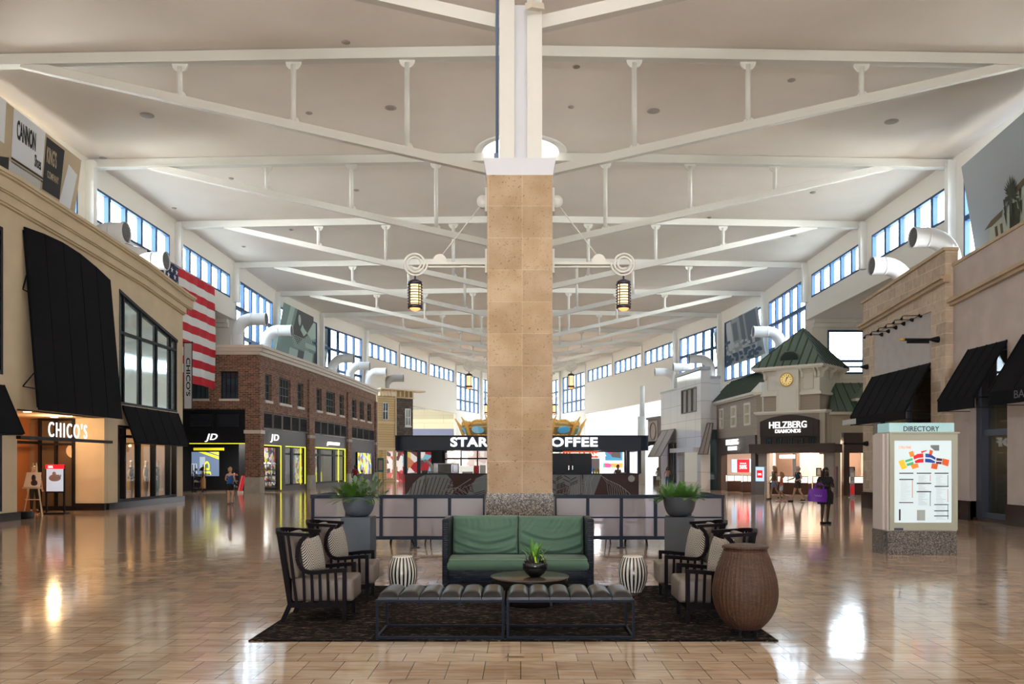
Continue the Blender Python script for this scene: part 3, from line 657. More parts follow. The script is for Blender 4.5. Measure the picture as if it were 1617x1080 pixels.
# vertical banner on the corner
t = thing('shop_banner', "narrow vertical grey CHICO'S banner on black arms at the shop corner", 'banner', (-14.97, 37.0, 4.1))
mb = MB(); mb.box(-15.2, -14.72, 36.98, 37.04, 7.12, 7.16); mb.box(-15.2, -14.72, 36.98, 37.04, 4.12, 4.16); mb.box(-15.15, -15.125, 36.99, 37.03, 4.1, 7.2); mb.box(-14.79, -14.765, 36.99, 37.03, 4.1, 7.2); mb.build('frame', black, t)
mb = MB(); mb.box(-15.12, -14.80, 36.995, 37.015, 4.18, 7.1); mb.build('cloth', M('banner_grey', (0.42, 0.43, 0.46), .8), t)
text('lettering', "CHICO'S", (-15.03, 36.985, 6.45), (0, 0, -1), 1.72, .19, black, t, .008, bold=.02, v=(1, 0, 0))

# ---------------------------------------------------------------- flag
t = thing('flag', 'huge hanging flag with red and white stripes and starred blue canton', 'flag', (-17.2, 42, 8.7))
def fx(Y, z): return -17.2+0.05*math.sin(Y*2.3)*(11.5-z)/5.6+0.03*math.sin(Y*5+z)
red = M('flag_red', (0.55, 0.015, 0.03), .85); fwh = M('flag_white', (.78, .78, .76), .85); navy = M('flag_navy', (0.01, 0.02, 0.09), .85)
Y0, Y1, Z1, Z0 = 37.9, 46.35, 11.55, 5.9
mb = MB(); sh = (Z1-Z0)/13
for i in range(13):
    for j in range(24):
        a = Y0+(Y1-Y0)*j/24; c = Y0+(Y1-Y0)*(j+1)/24; z1 = Z1-sh*i; z0 = z1-sh
        mb.m = 2 if (i < 7 and j < 10) else (0 if i % 2 == 0 else 1)
        mb.sm = True
        mb.add([(fx(a, z0), a, z0), (fx(c, z0), c, z0), (fx(c, z1), c, z1), (fx(a, z1), a, z1)], [(0, 1, 2, 3)])
mb.build('cloth', [red, fwh, navy], t)
mb = MB(); cw = (Y1-Y0)*10/24; ch = sh*7
for r in range(9):
    for c in range(6 if r % 2 == 0 else 5):
        y = Y0+cw*((1 if r % 2 == 0 else 2)+2*c)/12; z = Z1-ch*(r+1)/10
        pts = []
        for k in range(10): g = PI/2+k*PI/5; rr = 0.17 if k % 2 == 0 else 0.07; pts.append((fx(y, z)+.02, y+rr*math.cos(g), z+rr*math.sin(g)))
        mb.add(pts, [tuple(range(10))])
mb.build('stars', fwh, t)
mb = MB(); mb.tube([(-17.2, 37.8, 11.6), (-17.2, 46.45, 11.6)], .03, 8); mb.build('pole', chrome, t)
mb = MB(); mb.tube([(-17.2, 38.5, 11.6), (-18.5, 38.5, 12.0)], .02, 6); mb.tube([(-17.2, 45.8, 11.6), (-18.5, 45.8, 12.0)], .02, 6); mb.build('cable', chrome, t)

# ---------------------------------------------------------------- brick sports shop
brickm = brick_mat('red_brown_brick', (0.10, 0.035, 0.022), (0.27, 0.11, 0.06), (0.33, 0.26, 0.21), 0.30, 0.10, ms=0.012, plane='both', rough=.9, noise=.25)
trimst = M('cream_stone_trim', (0.70, 0.62, 0.54), .8); limest = M('grey_limestone', (0.42, 0.38, 0.33), .85, bump=.3, bscale=15, var=.12)
shopdark = M('dark_brown_cladding', (0.055, 0.042, 0.04), .5)
b = thing('shop_building', 'two storey brick sports shop with black front and yellow edged doors', 'shop building', (-15, 47, 0))
PF = Pl((-20.6, 47.0), (-14.97, 47.0))
nodes = [(410, None)]
S = [(-14.97, 47.0), (-14.2, 55.8), (-13.6, 65.2), (-13.2, 75.1)]
segs = [Pl(S[i], S[i+1]) for i in range(3)]
wm = MB(); Ub_ = PF.U(387)
holes = [(PF.U(348), PF.U(376.5), 5.4, 6.98), (PF.U(301), PF.U(329), 5.4, 6.98)]
PF.wall(wm, 0, PF.L, 4.8, 7.95, holes, d0=-.35)
PF.wall(wm, Ub_, PF.L, .9, 4.8, d0=-.35)
PF.box(wm, 0, PF.L-.8, 7.15, 7.25, 0, .03)
wins = [[(419, 429), (441, 459), (470, 479)], [(500, 508), (515, 529), (536, 543)], [(556, 563), (568, 575), (580, 586)]]
piers = [(410, 411.5), (486.5, 495), (548, 554.5), (588, 594)]
for i, P in enumerate(segs):
    hs = [(P.U(a), P.U(c), 5.4, 6.95) for a, c in wins[i]]
    P.wall(wm, 0, P.L, 4.72, 7.95, hs, d0=-.35)
    P.box(wm, .4, P.L-.3, 7.3, 7.4, 0, .04)
for i, (a, c) in enumerate(piers[1:]):
    P = segs[min(i, 2)]; Q = segs[min(i+1, 2)]
    u0 = P.U(a) if i == 0 else (segs[i].U(a))
    P = segs[i] if i < 2 else segs[2]
    P.box(wm, P.L-0.75 if i < 2 else P.L-.7, P.L+.0, .9, 7.3, 0, .14)
    if i < 2: segs[i+1].box(wm, 0, .35, .9, 7.3, 0, .14)
P = segs[0]; P.box(wm, 0, .55, .9, 7.6, 0, .1)
wm.build('brick_wall', brickm, b)
mb = MB()
PF.box(mb, 0, PF.L+.35, 8.28, 8.44, -.3, .36); PF.box(mb, 0, PF.L+.2, 8.1, 8.28, -.3, .24); PF.box(mb, 0, PF.L+.08, 7.92, 8.1, -.3, .1)
for P in segs: P.box(mb, -.0, P.L+.04, 8.28, 8.44, -.3, .36); P.box(mb, 0, P.L+.02, 8.1, 8.28, -.3, .24); P.box(mb, 0, P.L, 7.92, 8.1, -.3, .1)
mb.build('cornice', trimst, b)
for a, c in ((348, 376.5), (301, 329)):
    mb = MB(); u0, u1 = PF.U(a), PF.U(c); PF.frame(mb, u0, u1, 5.4, 6.98, .04, -.25, -.18, vs=[(u0+u1)/2, u0+(u1-u0)*.25, u0+(u1-u0)*.75], hs=[5.8, 6.2, 6.6], w2=.025); wo = mb.build('window', black, b)
    mb = MB(); PF.box(mb, u0, u1, 5.4, 6.98, -.24, -.22); mb.build('pane', MATS['dark_mirror'], wo)
    mb = MB(); PF.box(mb, u0-.06, u1+.06, 5.27, 5.4, -.2, .07); mb.build('sill', trimst, wo)
for i, P in enumerate(segs):
    for a, c in wins[i]:
        u0, u1 = P.U(a), P.U(c); nb = 4 if c-a > 10 or (u1-u0) > 1.5 else 2
        mb = MB(); P.frame(mb, u0, u1, 5.4, 6.95, .05, -.22, -.12, vs=[u0+(u1-u0)*j/nb for j in range(1, nb)], hs=[5.9, 6.4], w2=.03); wo = mb.build('window', M('grey_window_bars', (.10, .11, .10), .5), b)
        mb = MB(); P.box(mb, u0, u1, 5.4, 6.95, -.24, -.22); mb.build('pane', MATS['dark_mirror'], wo)
        mb = MB(); P.box(mb, u0-.06, u1+.06, 5.25, 5.4, -.2, .08); mb.build('sill', trimst, wo)
# stone feet, bands
mb = MB(); PF.box(mb, Ub_-.03, PF.L+.1, 0, .92, -.35, .06); segs[0].box(mb, 0, .6, 0, .92, -.3, .12); mb.build('pier_foot', limest, b)
for i in range(3):
    mb = MB(); P = segs[i]; P.box(mb, P.L-.8, P.L, 0, .92, -.2, .2)
    if i < 2: segs[i+1].box(mb, 0, .38, 0, .92, -.2, .2)
    mb.build('pier_foot', limest, b); mb = MB(); P.box(mb, P.L-.78, P.L+.02, 3.42, 3.62, 0, .18)
    if i < 2: segs[i+1].box(mb, 0, .37, 3.42, 3.62, 0, .18)
    mb.build('pier_band', limest, b)
mb = MB(); PF.box(mb, Ub_-.05, PF.L+.08, 3.42, 3.62, 0, .08); segs[0].box(mb, 0, .6, 3.42, 3.62, 0, .14); mb.build('band_course', trimst, b)
# black front: louvre panels, fascia, portal
mb = MB(); PF.wall(mb, 0, Ub_, 2.85, 4.8, d0=-.3, d1=.06)
jf = mb.build('black_fascia', black, b)
def louvre(P, u0, u1, z0, z1, n, d, matf, mats_, parent):
    mb = MB(); P.frame(mb, u0, u1, z0, z1, .05, d, d+.06); fo = mb.build('louvre_frame', matf, parent)
    mb = MB(); P.box(mb, u0, u1, z0, z1, d-.04, d)
    for i in range(n): z = z0+.08+(z1-z0-.16)*i/(n-1); mb.hexa([P.p(u0+.05, z-.03, d+.06), P.p(u1-.05, z-.03, d+.06), P.p(u1-.05, z-.02, d), P.p(u0+.05, z-.02, d), P.p(u0+.05, z-.02, d+.06), P.p(u1-.05, z-.02, d+.06), P.p(u1-.05, z+.03, d), P.p(u0+.05, z+.03, d)])
    mb.build('louvre_blades', mats_, fo)
greyblack = M('blue_black_paint', (.018, .02, .03), .4)
louvre(PF, PF.U(300), PF.U(337), 3.75, 4.58, 9, .07, black, greyblack, b); louvre(PF, PF.U(343), PF.U(379), 3.75, 4.58, 9, .07, black, greyblack, b)
text('sign_lettering', 'JD', PF.p(PF.U(325), 2.93, .12), (1, 0, 0), .62, .47, sign_w, b, .06, bold=.01, slant=.3, spacing=1.1)
mb = MB(); PF.box(mb, .2, Ub_, 2.82, 2.87, .0, .1); mb.build('lit_edge', yellow_l, b)
wf = MB(); 
for i, P in enumerate(segs):
    P.wall(wf, .35 if i else .55, P.L-.7, 2.95, 3.72, d0=-.2, d1=-.02)
    ua, ub2 = (.6 if i == 0 else .4), P.L-.82
    n = 5 if i < 2 else 4
    for j in range(n): louvre(P, ua+(ub2-ua)*j/n+.04, ua+(ub2-ua)*(j+1)/n-.04, 3.75, 4.68, 11, -.02, M('taupe_frame', (.16, .14, .13), .6), black, b)
P0, P1, P2 = segs
P0.wall(wf, .55, P0.L-.7, 0, 2.95, [(P0.U(411.8), P0.U(444), 0, 2.8), (P0.U(451), P0.U(482), .35, 2.8)], d0=-.2, d1=-.02)
P1.wall(wf, .35, P1.L-.7, 0, 2.95, [(P1.U(498), P1.U(545), .3, 2.85)], d0=-.2, d1=-.02)
P2.wall(wf, .35, P2.L-.7, 0, 2.95, d0=-.2, d1=-.02)
wf.build('shopfront_cladding', shopdark, b)
mb = MB()
u0, u1 = P0.U(411.8), P0.U(444); P0.box(mb, u0, u1, 2.74, 2.8, -.02, .02); P0.box(mb, u1-.09, u1, 0.1, 2.8, -.02, .02)
u0, u1 = P0.U(451), P0.U(482); P0.box(mb, u0, u1, 2.74, 2.8, -.02, .03); P0.box(mb, u1-.10, u1, .35, 2.8, -.02, .03)
u0, u1 = P1.U(498), P1.U(545); P1.box(mb, u0, u1, 2.77, 2.85, -.02, .03); P1.box(mb, u1-.16, u1, .3, 2.85, -.02, .03)
u0 = P1.U(535.5); P1.box(mb, u0, u0+.12, .3, 2.85, -.12, -.05)
u0 = P0.U(476); P0.box(mb, u0, u0+.08, .3, 2.75, -.12, -.05)
mb.build('lit_yellow_frame', yellow_l, b)
for P, a, c, vs in ((P0, 451, 482, (461.5, 464.5)), (P1, 498, 545, (504, 508, 527, 531))):
    mb = MB(); P.frame(mb, P.U(a), P.U(c), .3, 2.8, .12, -.15, -.08, hs=[2.3])
    for x0, x1 in zip(vs[::2], vs[1::2]): P.box(mb, P.U(x0), P.U(x1), .3, 2.8, -.15, -.07)
    wo = mb.build('shop_window', black, b); mb = MB(); P.box(mb, P.U(a), P.U(c), .3, 2.8, -.12, -.11); mb.build('pane', shopglass, wo)
text('sign_lettering', 'JD', P0.p(P0.U(425), 2.95, .05), P0.u, 1.25, .5, sign_w, b, .03, bold=.01, slant=.3, spacing=1.1)
text('sign_lettering', 'JDSPORTS.COM', P1.p(P1.U(514.5), 2.98, .05), P1.u, P1.U(533)-P1.U(514.5), .30, sign_w, b, .1, bold=.0, slant=.5, spacing=1.1)
# colourful pictures behind glass
def collage(name, seed, cols, sc=2.0, es=0.8):
    m, nt, bb, N, L = node_mat(name); g = N('ShaderNodeNewGeometry'); v = N('ShaderNodeTexVoronoi'); v.inputs['Scale'].default_value = sc
    mp = N('ShaderNodeMapping'); mp.inputs['Location'].default_value = (seed, seed*2.1, seed*.7); mp.inputs['Rotation'].default_value = (.5, .3, .2); L(g.outputs['Position'], mp.inputs[0]); L(mp.outputs[0], v.inputs['Vector'])
    s = N('ShaderNodeSeparateColor'); L(v.outputs['Color'], s.inputs[0]); r = N('ShaderNodeValToRGB'); r.color_ramp.interpolation = 'CONSTANT'
    e = r.color_ramp.elements; e[0].color = (*cols[0], 1); e[1].position = 1/len(cols); e[1].color = (*cols[1], 1)
    for i in range(2, len(cols)): q = e.new(i/len(cols)); q.color = (*cols[i], 1)
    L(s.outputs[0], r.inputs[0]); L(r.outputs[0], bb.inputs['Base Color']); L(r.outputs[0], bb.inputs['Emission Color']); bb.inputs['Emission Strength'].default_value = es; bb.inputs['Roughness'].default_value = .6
    return m
pic1 = collage('sports_poster', 3, [(.85, .8, .02), (.10, .15, .25), (.6, .6, .65), (.85, .8, .02), (.35, .2, .12), (.5, .6, .85)], 2.6, .5)
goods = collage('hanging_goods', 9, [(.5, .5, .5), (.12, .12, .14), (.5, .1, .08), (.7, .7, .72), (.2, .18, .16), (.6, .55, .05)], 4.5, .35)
mb = MB(); P2.box(mb, P2.U(562), P2.U(584.5), .75, 2.65, -.02, .12); t2 = mb.build('poster_lightbox', black, b)
mb = MB(); P2.box(mb, P2.U(562.6), P2.U(584), .8, 2.6, .12, .125); mb.build('poster', pic1, t2)
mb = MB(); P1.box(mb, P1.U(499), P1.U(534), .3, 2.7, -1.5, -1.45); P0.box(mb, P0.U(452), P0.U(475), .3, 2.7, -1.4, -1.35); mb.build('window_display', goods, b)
yel = M('yellow_display', (.75, .68, .02), .5, emit=(.8, .7, .02), es=.5)
mb = MB(); P1.box(mb, P1.U(509), P1.U(519), .3, 1.1, -1.2, -.5); P1.box(mb, P1.U(499), P1.U(503), .3, .6, -1.2, -.6); mb.build('yellow_plinth', yel, b)
# interior of the sports shop
mb = MB(); mb.box(-20.6, -20.5, 47.3, 53.2, 0, 2.95); mb.box(-20.6, -14.6, 53.0, 53.2, 0, 2.95); mb.box(-20.6, -14.9, 47.3, 53.2, 2.95, 3.05); mb.box(-20.6, -14.97, 47.3, 47.4, 4.8, 4.9); mb.box(-16.95, -15.85, 49.5, 49.7, 0, 2.9)
mb.build('interior_wall', M('black_interior', (.012, .012, .014), .5), b)
mb = MB()
PF.box(mb, PF.U(295), PF.U(344), 2.47, 2.62, -1.0, -.95); mb.build('lit_header_sign', yel, b)
Pi = Pl((-18.2, 49.4), (-16.0, 49.4))
mb = MB(); Pi.box(mb, Pi.U(303), Pi.U(346), 0.95, 2.4, 0, .05); scr = mb.build('video_wall', M('screen_blue_grey', (.05, .07, .1), .5, emit=(.10, .14, .22), es=1), b)
mb = MB(); mb.m = 0
def sc(u, z, d=.06): return Pi.p(u, z, d)
U0 = Pi.U(303); UW = Pi.U(346)-U0
mb.add([sc(U0+UW*.25, 2.4), sc(U0+UW, 1.95), sc(U0+UW, 2.12), sc(U0+UW*.5, 2.4)], [(0, 1, 2, 3)]); mb.add([sc(U0+UW*.65, 2.4), sc(U0+UW, 2.2), sc(U0+UW, 2.4)], [(0, 1, 2)])
mb.build('yellow_graphic', yellow_l, scr)
text('yellow_lettering', 'JD', sc(U0+UW*.72, 1.0), (0, 0, 1), .85, .4, yellow_l, scr, .01, bold=.03, v=(-1, 0, 0))
mb = MB(); Pi.box(mb, U0+UW*.3, U0+UW*.5, 1.3, 2.1, .05, .06); Pi.box(mb, U0, U0+UW*.2, 1.1, 1.7, .05, .06); mb.build('screen_figure', M('screen_pale', (.3, .35, .42), .5, emit=(.3, .35, .42), es=.8), scr)
light('shop_lamp', 'AREA', (-17.2, 48.6, 2.93), 60, (1, .95, .9), 1.6); light('shop_lamp', 'AREA', (-15.9, 50.6, 2.93), 60, (1, .95, .9), 1.0)
# shelves of trainers
def shoe(name, col, sole=(.8, .8, .8)):
    mb = MB(); mb.sm = True
    prof = [(-.14, .05, .09, .035), (-.08, .045, .12, .038), (0, .04, .085, .042), (.07, .04, .065, .048), (.14, .03, .045, .035)]
    mb.m = 0
    vs = []
    for (x, zb, zt, hw) in prof: vs += [(x, -hw, .03), (x, -hw*.8, zt*.8+.02), (x, 0, zt+.03), (x, hw*.8, zt*.8+.02), (x, hw, .03)]
    fs = []
    for i in range(len(prof)-1):
        for k in range(4): fs.append((i*5+k, i*5+k+1, (i+1)*5+k+1, (i+1)*5+k))
    fs += [(0, 1, 2, 3, 4), (24, 23, 22, 21, 20)]
    mb.add(vs, fs); mb.m = 1; mb.rbox(-.15, .15, -.05, .05, 0, .035, .015, 2)
    return mb.build(name, [M('shoe_%d' % (hash(col) % 999), col, .6), M('shoe_sole', sole, .6)])
shelfm = M('shelf_dark', (.03, .03, .03), .5)
def shoe_rack(x0, x1, y0, y1, zs, lab):
    t = thing('shoe_rack', lab, 'rack', ((x0+x1)/2, (y0+y1)/2, 0)); mb = MB()
    for x in (x0, x1):
        for y in (y0, y1): mb.box(x-.02, x+.02, y-.02, y+.02, 0, zs[-1]+.35)
    mb.build('frame', black, t)
    for z in zs: mb = MB(); mb.box(x0, x1, y0, y1, z-.02, z); mb.build('shelf', shelfm, t)
    return t
r1 = shoe_rack(-15.85, -14.95, 50.3, 50.9, [.25, .6, .95, 1.3, 1.65], 'black shoe rack inside the side opening of the brick sports shop')
r2 = shoe_rack(-19.1, -18.48, 47.9, 48.3, [.25, .6, .95, 1.3], 'black shoe rack at the left edge of the black shop portal')
r3 = shoe_rack(-17.3, -16.75, 48.4, 48.8, [.3, .65, 1.0], 'low black shoe rack in front of the yellow video wall')
protos = [shoe('trainer', (.75, .75, .75)), shoe('trainer', (.55, .12, .08)), shoe('trainer', (.1, .12, .2)), shoe('trainer', (.7, .45, .3))]
used = [False]*4; n = 0
spots = [(-15.75+.3*i, 50.55, z) for z in (.25, .6, .95, 1.3, 1.65) for i in range(3)]+[(-18.95+.32*i, 48.1, z) for z in (.25, .6, .95, 1.3) for i in range(2)]+[(-17.18+.33*i, 48.6, z) for z in (.3, .65, 1.0) for i in range(2)]
lab3 = ['trainer shoe on the black rack inside the side opening of the sports shop', 'trainer shoe on the rack at the left edge of the black portal', 'trainer shoe on the low rack before the yellow video wall']
for q, (x, y, z) in enumerate(spots):
    k = (q*7+q//3) % 4; o = protos[k] if not used[k] else dup(protos[k]); used[k] = True
    o.location = (x, y, z+.004); o.rotation_euler = (0, 0, -.6+.2*(q % 3))
    a = 0 if q < 15 else (1 if q < 23 else 2)
    tag(o, lab3[a], 'shoe', ['trainers on the side rack', 'trainers on the portal rack', 'trainers on the low rack'][a])
# red sale board leaning by the entrance
t = thing('sale_board', 'small tilted red and white sale board inside the black shop portal', 'sign', (-16.05, 47.4, 0))
mb = MB(); mb.hexa([(-16.30, 47.40, .12), (-16.05, 47.40, .12), (-16.05, 47.44, .12), (-16.30, 47.44, .12), (-16.10, 47.40, 1.0), (-15.85, 47.40, 1.0), (-15.85, 47.44, 1.0), (-16.10, 47.44, 1.0)]); mb.build('panel', M('sale_red', (.6, .02, .03), .5, emit=(.6, .02, .03), es=.3), t)
mb = MB(); mb.box(-16.3, -16.0, 47.35, 47.5, 0, .12); mb.bar((-16.24, 47.39, .12), (-16.03, 47.39, 1.0), .03); mb.build('stand', white, t)

# ---------------------------------------------------------------- yellow clapboard front and dark stone tower
PY = Pl((at(594.5, 732, 75.6).x, 75.6), (at(625.5, 732, 77.0).x, 77.0))
b = thing('shop_building', 'narrow pale yellow clapboard front with sash window, between brick and stone', 'shop building', tuple(PY.p(PY.L/2, 0)))
yel_c = brick_mat('yellow_clapboard', (.72, .50, .24), (.76, .54, .27), (.48, .32, .14), 400, .22, ms=.02, plane='both', bump=.3, rough=.7)
ytrim = M('cream_trim', (.82, .68, .46), .6)
mb = MB(); PY.wall(mb, 0, PY.L, 0, 8.1, [(PY.U(604), PY.U(613), 5.75, 7.35), (PY.U(609.5), PY.U(622.5), .3, 2.9), (PY.U(597), PY.U(603.5), 0, 2.9)], d0=-.3); mb.build('clapboard_wall', yel_c, b)
mb = MB(); PY.box(mb, 0, .12, 0, 8.1, 0, .08); PY.box(mb, PY.L-.12, PY.L, 0, 8.1, 0, .08); PY.box(mb, 0, PY.L, 7.75, 7.85, 0, .08); PY.box(mb, 0, PY.L, 5.45, 5.55, 0, .06); PY.box(mb, 0, PY.L, 3.0, 3.12, 0, .06)
for i in range(5): PY.box(mb, .1+i*.4, .2+i*.4, 7.9, 8.5, 0, .5)
PY.box(mb, -.1, PY.L+.5, 8.5, 8.6, -.4, .9); mb.build('trim', ytrim, b)
mb = MB(); PY.frame(mb, PY.U(604), PY.U(613), 5.75, 7.35, .07, -.1, .05, vs=[PY.U(608.5)], hs=[6.55]); wo = mb.build('sash_window', white, b); mb = MB(); PY.box(mb, PY.U(604), PY.U(613), 5.75, 7.35, -.08, -.06); mb.build('pane', MATS['dark_mirror'], wo)
mb = MB(); PY.frame(mb, PY.U(609.5), PY.U(622.5), .3, 2.9, .07, -.1, .05); wo = mb.build('shop_window', ytrim, b); mb = MB(); PY.box(mb, PY.U(610), PY.U(622), .35, 2.85, -.25, -.2)
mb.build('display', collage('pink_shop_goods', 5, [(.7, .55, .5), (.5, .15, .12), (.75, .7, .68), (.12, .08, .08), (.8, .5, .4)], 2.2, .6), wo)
mb = MB(); PY.box(mb, PY.U(597.2), PY.U(603.3), 0, 2.85, -.1, -.05); mb.build('door', M('yellow_door', (.7, .45, .12), .5), b)
o = MB(); o.bar((-13.0, 74.6, .0), (-13.0, 74.6, .9), .05); 
t = thing('easel_sign', 'teal framed poster board standing before the yellow clapboard front', 'sign', (-12.6, 74.6, 0))
mb = MB(); mb.box(-12.98, -12.42, 74.6, 74.66, .95, 2.2); mb.build('board', M('teal_board', (.03, .2, .22), .6), t); mb = MB(); mb.box(-12.88, -12.52, 74.59, 74.6, 1.1, 2.0); mb.build('poster', M('tan_poster', (.5, .38, .28), .6), t)
mb = MB(); mb.box(-12.95, -12.9, 74.6, 74.66, 0, .95); mb.box(-12.5, -12.45, 74.6, 74.66, 0, .95); mb.build('stand', M('teal_board'), t)
PT = Pl((at(621, 732, 77.6).x, 77.6), (at(652, 732, 79.0).x, 79.0))
b = thing('shop_building', 'dark grey-brown stone tower with one sash window beside the yellow front', 'shop building', tuple(PT.p(PT.L/2, 0)))
stonem = brick_mat('dark_field_stone', (.075, .055, .045), (.17, .13, .10), (.06, .05, .045), .5, .2, ms=.02, plane='both', noise=.3)
mb = MB(); PT.wall(mb, 0, PT.L, 0, 7.9, [(PT.U(639.5), PT.U(648.5), 5.3, 6.95), (.1, PT.L-.2, .0, 2.8)], d0=-.4); mb.build('stone_wall', stonem, b)
mb = MB(); PT.box(mb, -.1, PT.L+.1, 7.9, 8.0, -.3, .1); PT.box(mb, -.2, PT.L+1.0, 8.55, 8.68, -.3, .7)
for i in range(5): PT.box(mb, i*.45, i*.45+.1, 8.0, 8.55, 0, .5)
mb.build('eave', ytrim, b)
mb = MB(); PT.box(mb, 0, PT.L, 8.0, 8.55, -.2, 0); mb.build('frieze', yel_c, b)
mb = MB(); PT.frame(mb, PT.U(639.5), PT.U(648.5), 5.3, 6.95, .08, -.1, .05, vs=[PT.U(644)], hs=[6.1]); PT.box(mb, PT.U(639), PT.U(649), 5.15, 5.3, -.1, .1); wo = mb.build('sash_window', white, b); mb = MB(); PT.box(mb, PT.U(640), PT.U(648), 5.3, 6.9, -.08, -.06); mb.build('pane', MATS['reflecting_window_glass'], wo)
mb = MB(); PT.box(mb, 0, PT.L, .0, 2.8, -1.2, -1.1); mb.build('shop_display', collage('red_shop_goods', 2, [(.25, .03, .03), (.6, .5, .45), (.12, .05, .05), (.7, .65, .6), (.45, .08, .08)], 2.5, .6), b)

# ---------------------------------------------------------------- pictures on big cloth banners hung under the ceiling (left)
def cloth_quad(name, P, c, mats, parent, d=0.0, n=1):
    """c: four (u,z) corners bl, br, tr, tl on plane P"""
    mb = MB(); q = [P.p(u, z, d) for u, z in c]; e = P.n*0.02
    mb.hexa([q[0]-e, q[1]-e, q[1], q[0], q[3]-e, q[2]-e, q[2], q[3]]); return mb.build(name, mats, parent)
class Warp:
    def __init__(s, P, c): s.P = P; s.c = c
    def __call__(s, a, b_, d=.01):
        (u0, z0), (u1, z1), (u2, z2), (u3, z3) = s.c
        u = (1-b_)*((1-a)*u0+a*u1)+b_*((1-a)*u3+a*u2); z = (1-b_)*((1-a)*z0+a*z1)+b_*((1-a)*z3+a*z2); return s.P.p(u, z, d)
    def quad(s, mb, a0, a1, b0, b1, d=.012):
        return mb.add([s(a0, b0, d), s(a1, b0, d), s(a1, b1, d), s(a0, b1, d)], [(0, 1, 2, 3)])
    def poly(s, mb, pts, d=.012): return mb.add([s(a, b_, d) for a, b_ in pts], [tuple(range(len(pts)))])
PL = Pl((-17.9, 27.2), (-17.9, 34.6))
cor = [(0, 9.6), (PL.U(108), 9.55), (PL.U(128.5), 14.05), (0.2, 14.35)]
t = thing('picture_banner', "sepia street photo banner with CANNON and KING'S shop signs, upper left corner", 'banner', (-17.9, 28, 12), 'large photo banners under the roof')
sepia = M('sepia_cloth', (.42, .33, .22), .85); cloth_quad('cloth', PL, cor, sepia, t)
W = Warp(PL, cor); bk = M('photo_black', (.02, .02, .022), .85); lt = M('photo_light', (.62, .62, .64), .85); md = M('photo_mid', (.3, .27, .23), .85)
mb = MB(); W.quad(mb, .27, .585, .62, 1, .012); mb.build('pale_signboard', lt, t); mb = MB(); W.quad(mb, .0, .2, .68, 1, .012); mb.build('pale_signboard', lt, t); mb = MB(); W.poly(mb, [(.80, .5), (.93, .46), (.97, .84), (.86, .88)]); mb.build('pale_signboard', lt, t)
mb = MB()
for i in range(26): a = .255+.325*i/26; W.quad(mb, a, a+.0085, .27, .58, .014)
mb.build('striped_awning', lt, t)
mb = MB(); W.quad(mb, 0, .96, .0, .26, .011); W.quad(mb, .60, .80, .52, .97, .012); W.quad(mb, .27, .60, .60, .615, .014); W.quad(mb, .27, .60, .575, .585, .014); W.poly(mb, [(0, .26), (.25, .26), (.25, .6), (0, .5)], .011); mb.build('dark_picture_area', bk, t)
mb = MB(); W.quad(mb, .60, .80, .40, .50, .013); W.poly(mb, [(.70, 0), (.73, 0), (.73, .13), (.70, .13)], .015); mb.sphere(W(.72, .15, .03), .22, 8, 6, (.1, 1, 1)); mb.build('mid_picture_area', md, t)
def wtext(s, W, a0, a1, b0, b1, mat, parent, bold=0.0, d=.02):
    p0 = W(a0, b0, d); p1 = W(a1, b0, d); p3 = W(a0, b1, d); return text('picture_lettering', s, p0, (p1-p0), (p1-p0).length, (p3-p0).length, mat, parent, .004, bold=bold, v=(p3-p0)-(p1-p0)*((p3-p0).dot(p1-p0)/(p1-p0).length_squared))
wtext('CANNON', W, .31, .50, .78, .93, bk, t, .03); wtext('Shoes', W, .50, .57, .66, .76, bk, t, .02)
wtext("KING'S", W, .62, .73, .76, .90, sepia, t, .02); wtext('COMPANY', W, .64, .77, .64, .70, sepia, t, .01); wtext("KING'S", W, .615, .68, .42, .48, bk, t, .01)
# second left banner: teal toned photo
PL2 = Pl((-18.05, 60.0), (-17.3, 74.0))
cor = [(PL2.U(435), PL2.Z(435, 556)), (PL2.U(513), PL2.Z(513, 586)), (PL2.U(523.5), PL2.Z(523.5, 515)), (PL2.U(448.5), PL2.Z(448.5, 477.5))]
t = thing('picture_banner', 'grey-teal photo banner hung above the brick shop on the left', 'banner', (-17.8, 67, 12), 'large photo banners under the roof')
teal1 = M('teal_cloth', (.22, .31, .30), .85); cloth_quad('cloth', PL2, cor, teal1, t); W = Warp(PL2, cor)
tl = M('teal_pale', (.42, .55, .52), .85); td = M('teal_dark', (.10, .11, .115), .85)
mb = MB(); W.poly(mb, [(.22, .5), (.25, 1), (.62, 1), (.55, .62), (.42, .45), (.35, .3)]); W.poly(mb, [(.72, .62), (1, .55), (1, 1), (.78, 1)]); W.quad(mb, .38, .5, 0, .22); W.poly(mb, [(.72, 0), (1, 0), (1, .3), (.7, .28)]); mb.build('dark_picture_area', td, t)
mb = MB(); W.poly(mb, [(.08, .35), (.12, 1), (.2, 1), (.17, .4)]); W.poly(mb, [(.5, .6), (.62, .98), (.78, .98), (.74, .6), (.6, .52)], .014); W.quad(mb, .5, 1.0, .32, .42, .014); W.quad(mb, .5, .68, 0, .25, .014); W.quad(mb, .22, .38, 0, .2, .014)
W.poly(mb, [(.36, .62), (.44, .52), (.5, .62), (.42, .68), (.38, .75)], .016); mb.sphere(W(.31, .8, .03), .45, 8, 6, (.1, 1, 1)); mb.build('pale_picture_area', tl, t)
mb = MB()
for i in range(14):
    for j in range(4): a = .5+.5*i/14; W.quad(mb, a, a+.015, .44+.03*j, .46+.03*j, .015)
for i in range(10):
    for j in range(6): a = .3+.03*i-.02*j; W.quad(mb, a, a+.015, .25+.04*j, .275+.04*j, .015)
mb.build('railing_pattern', tl, t)

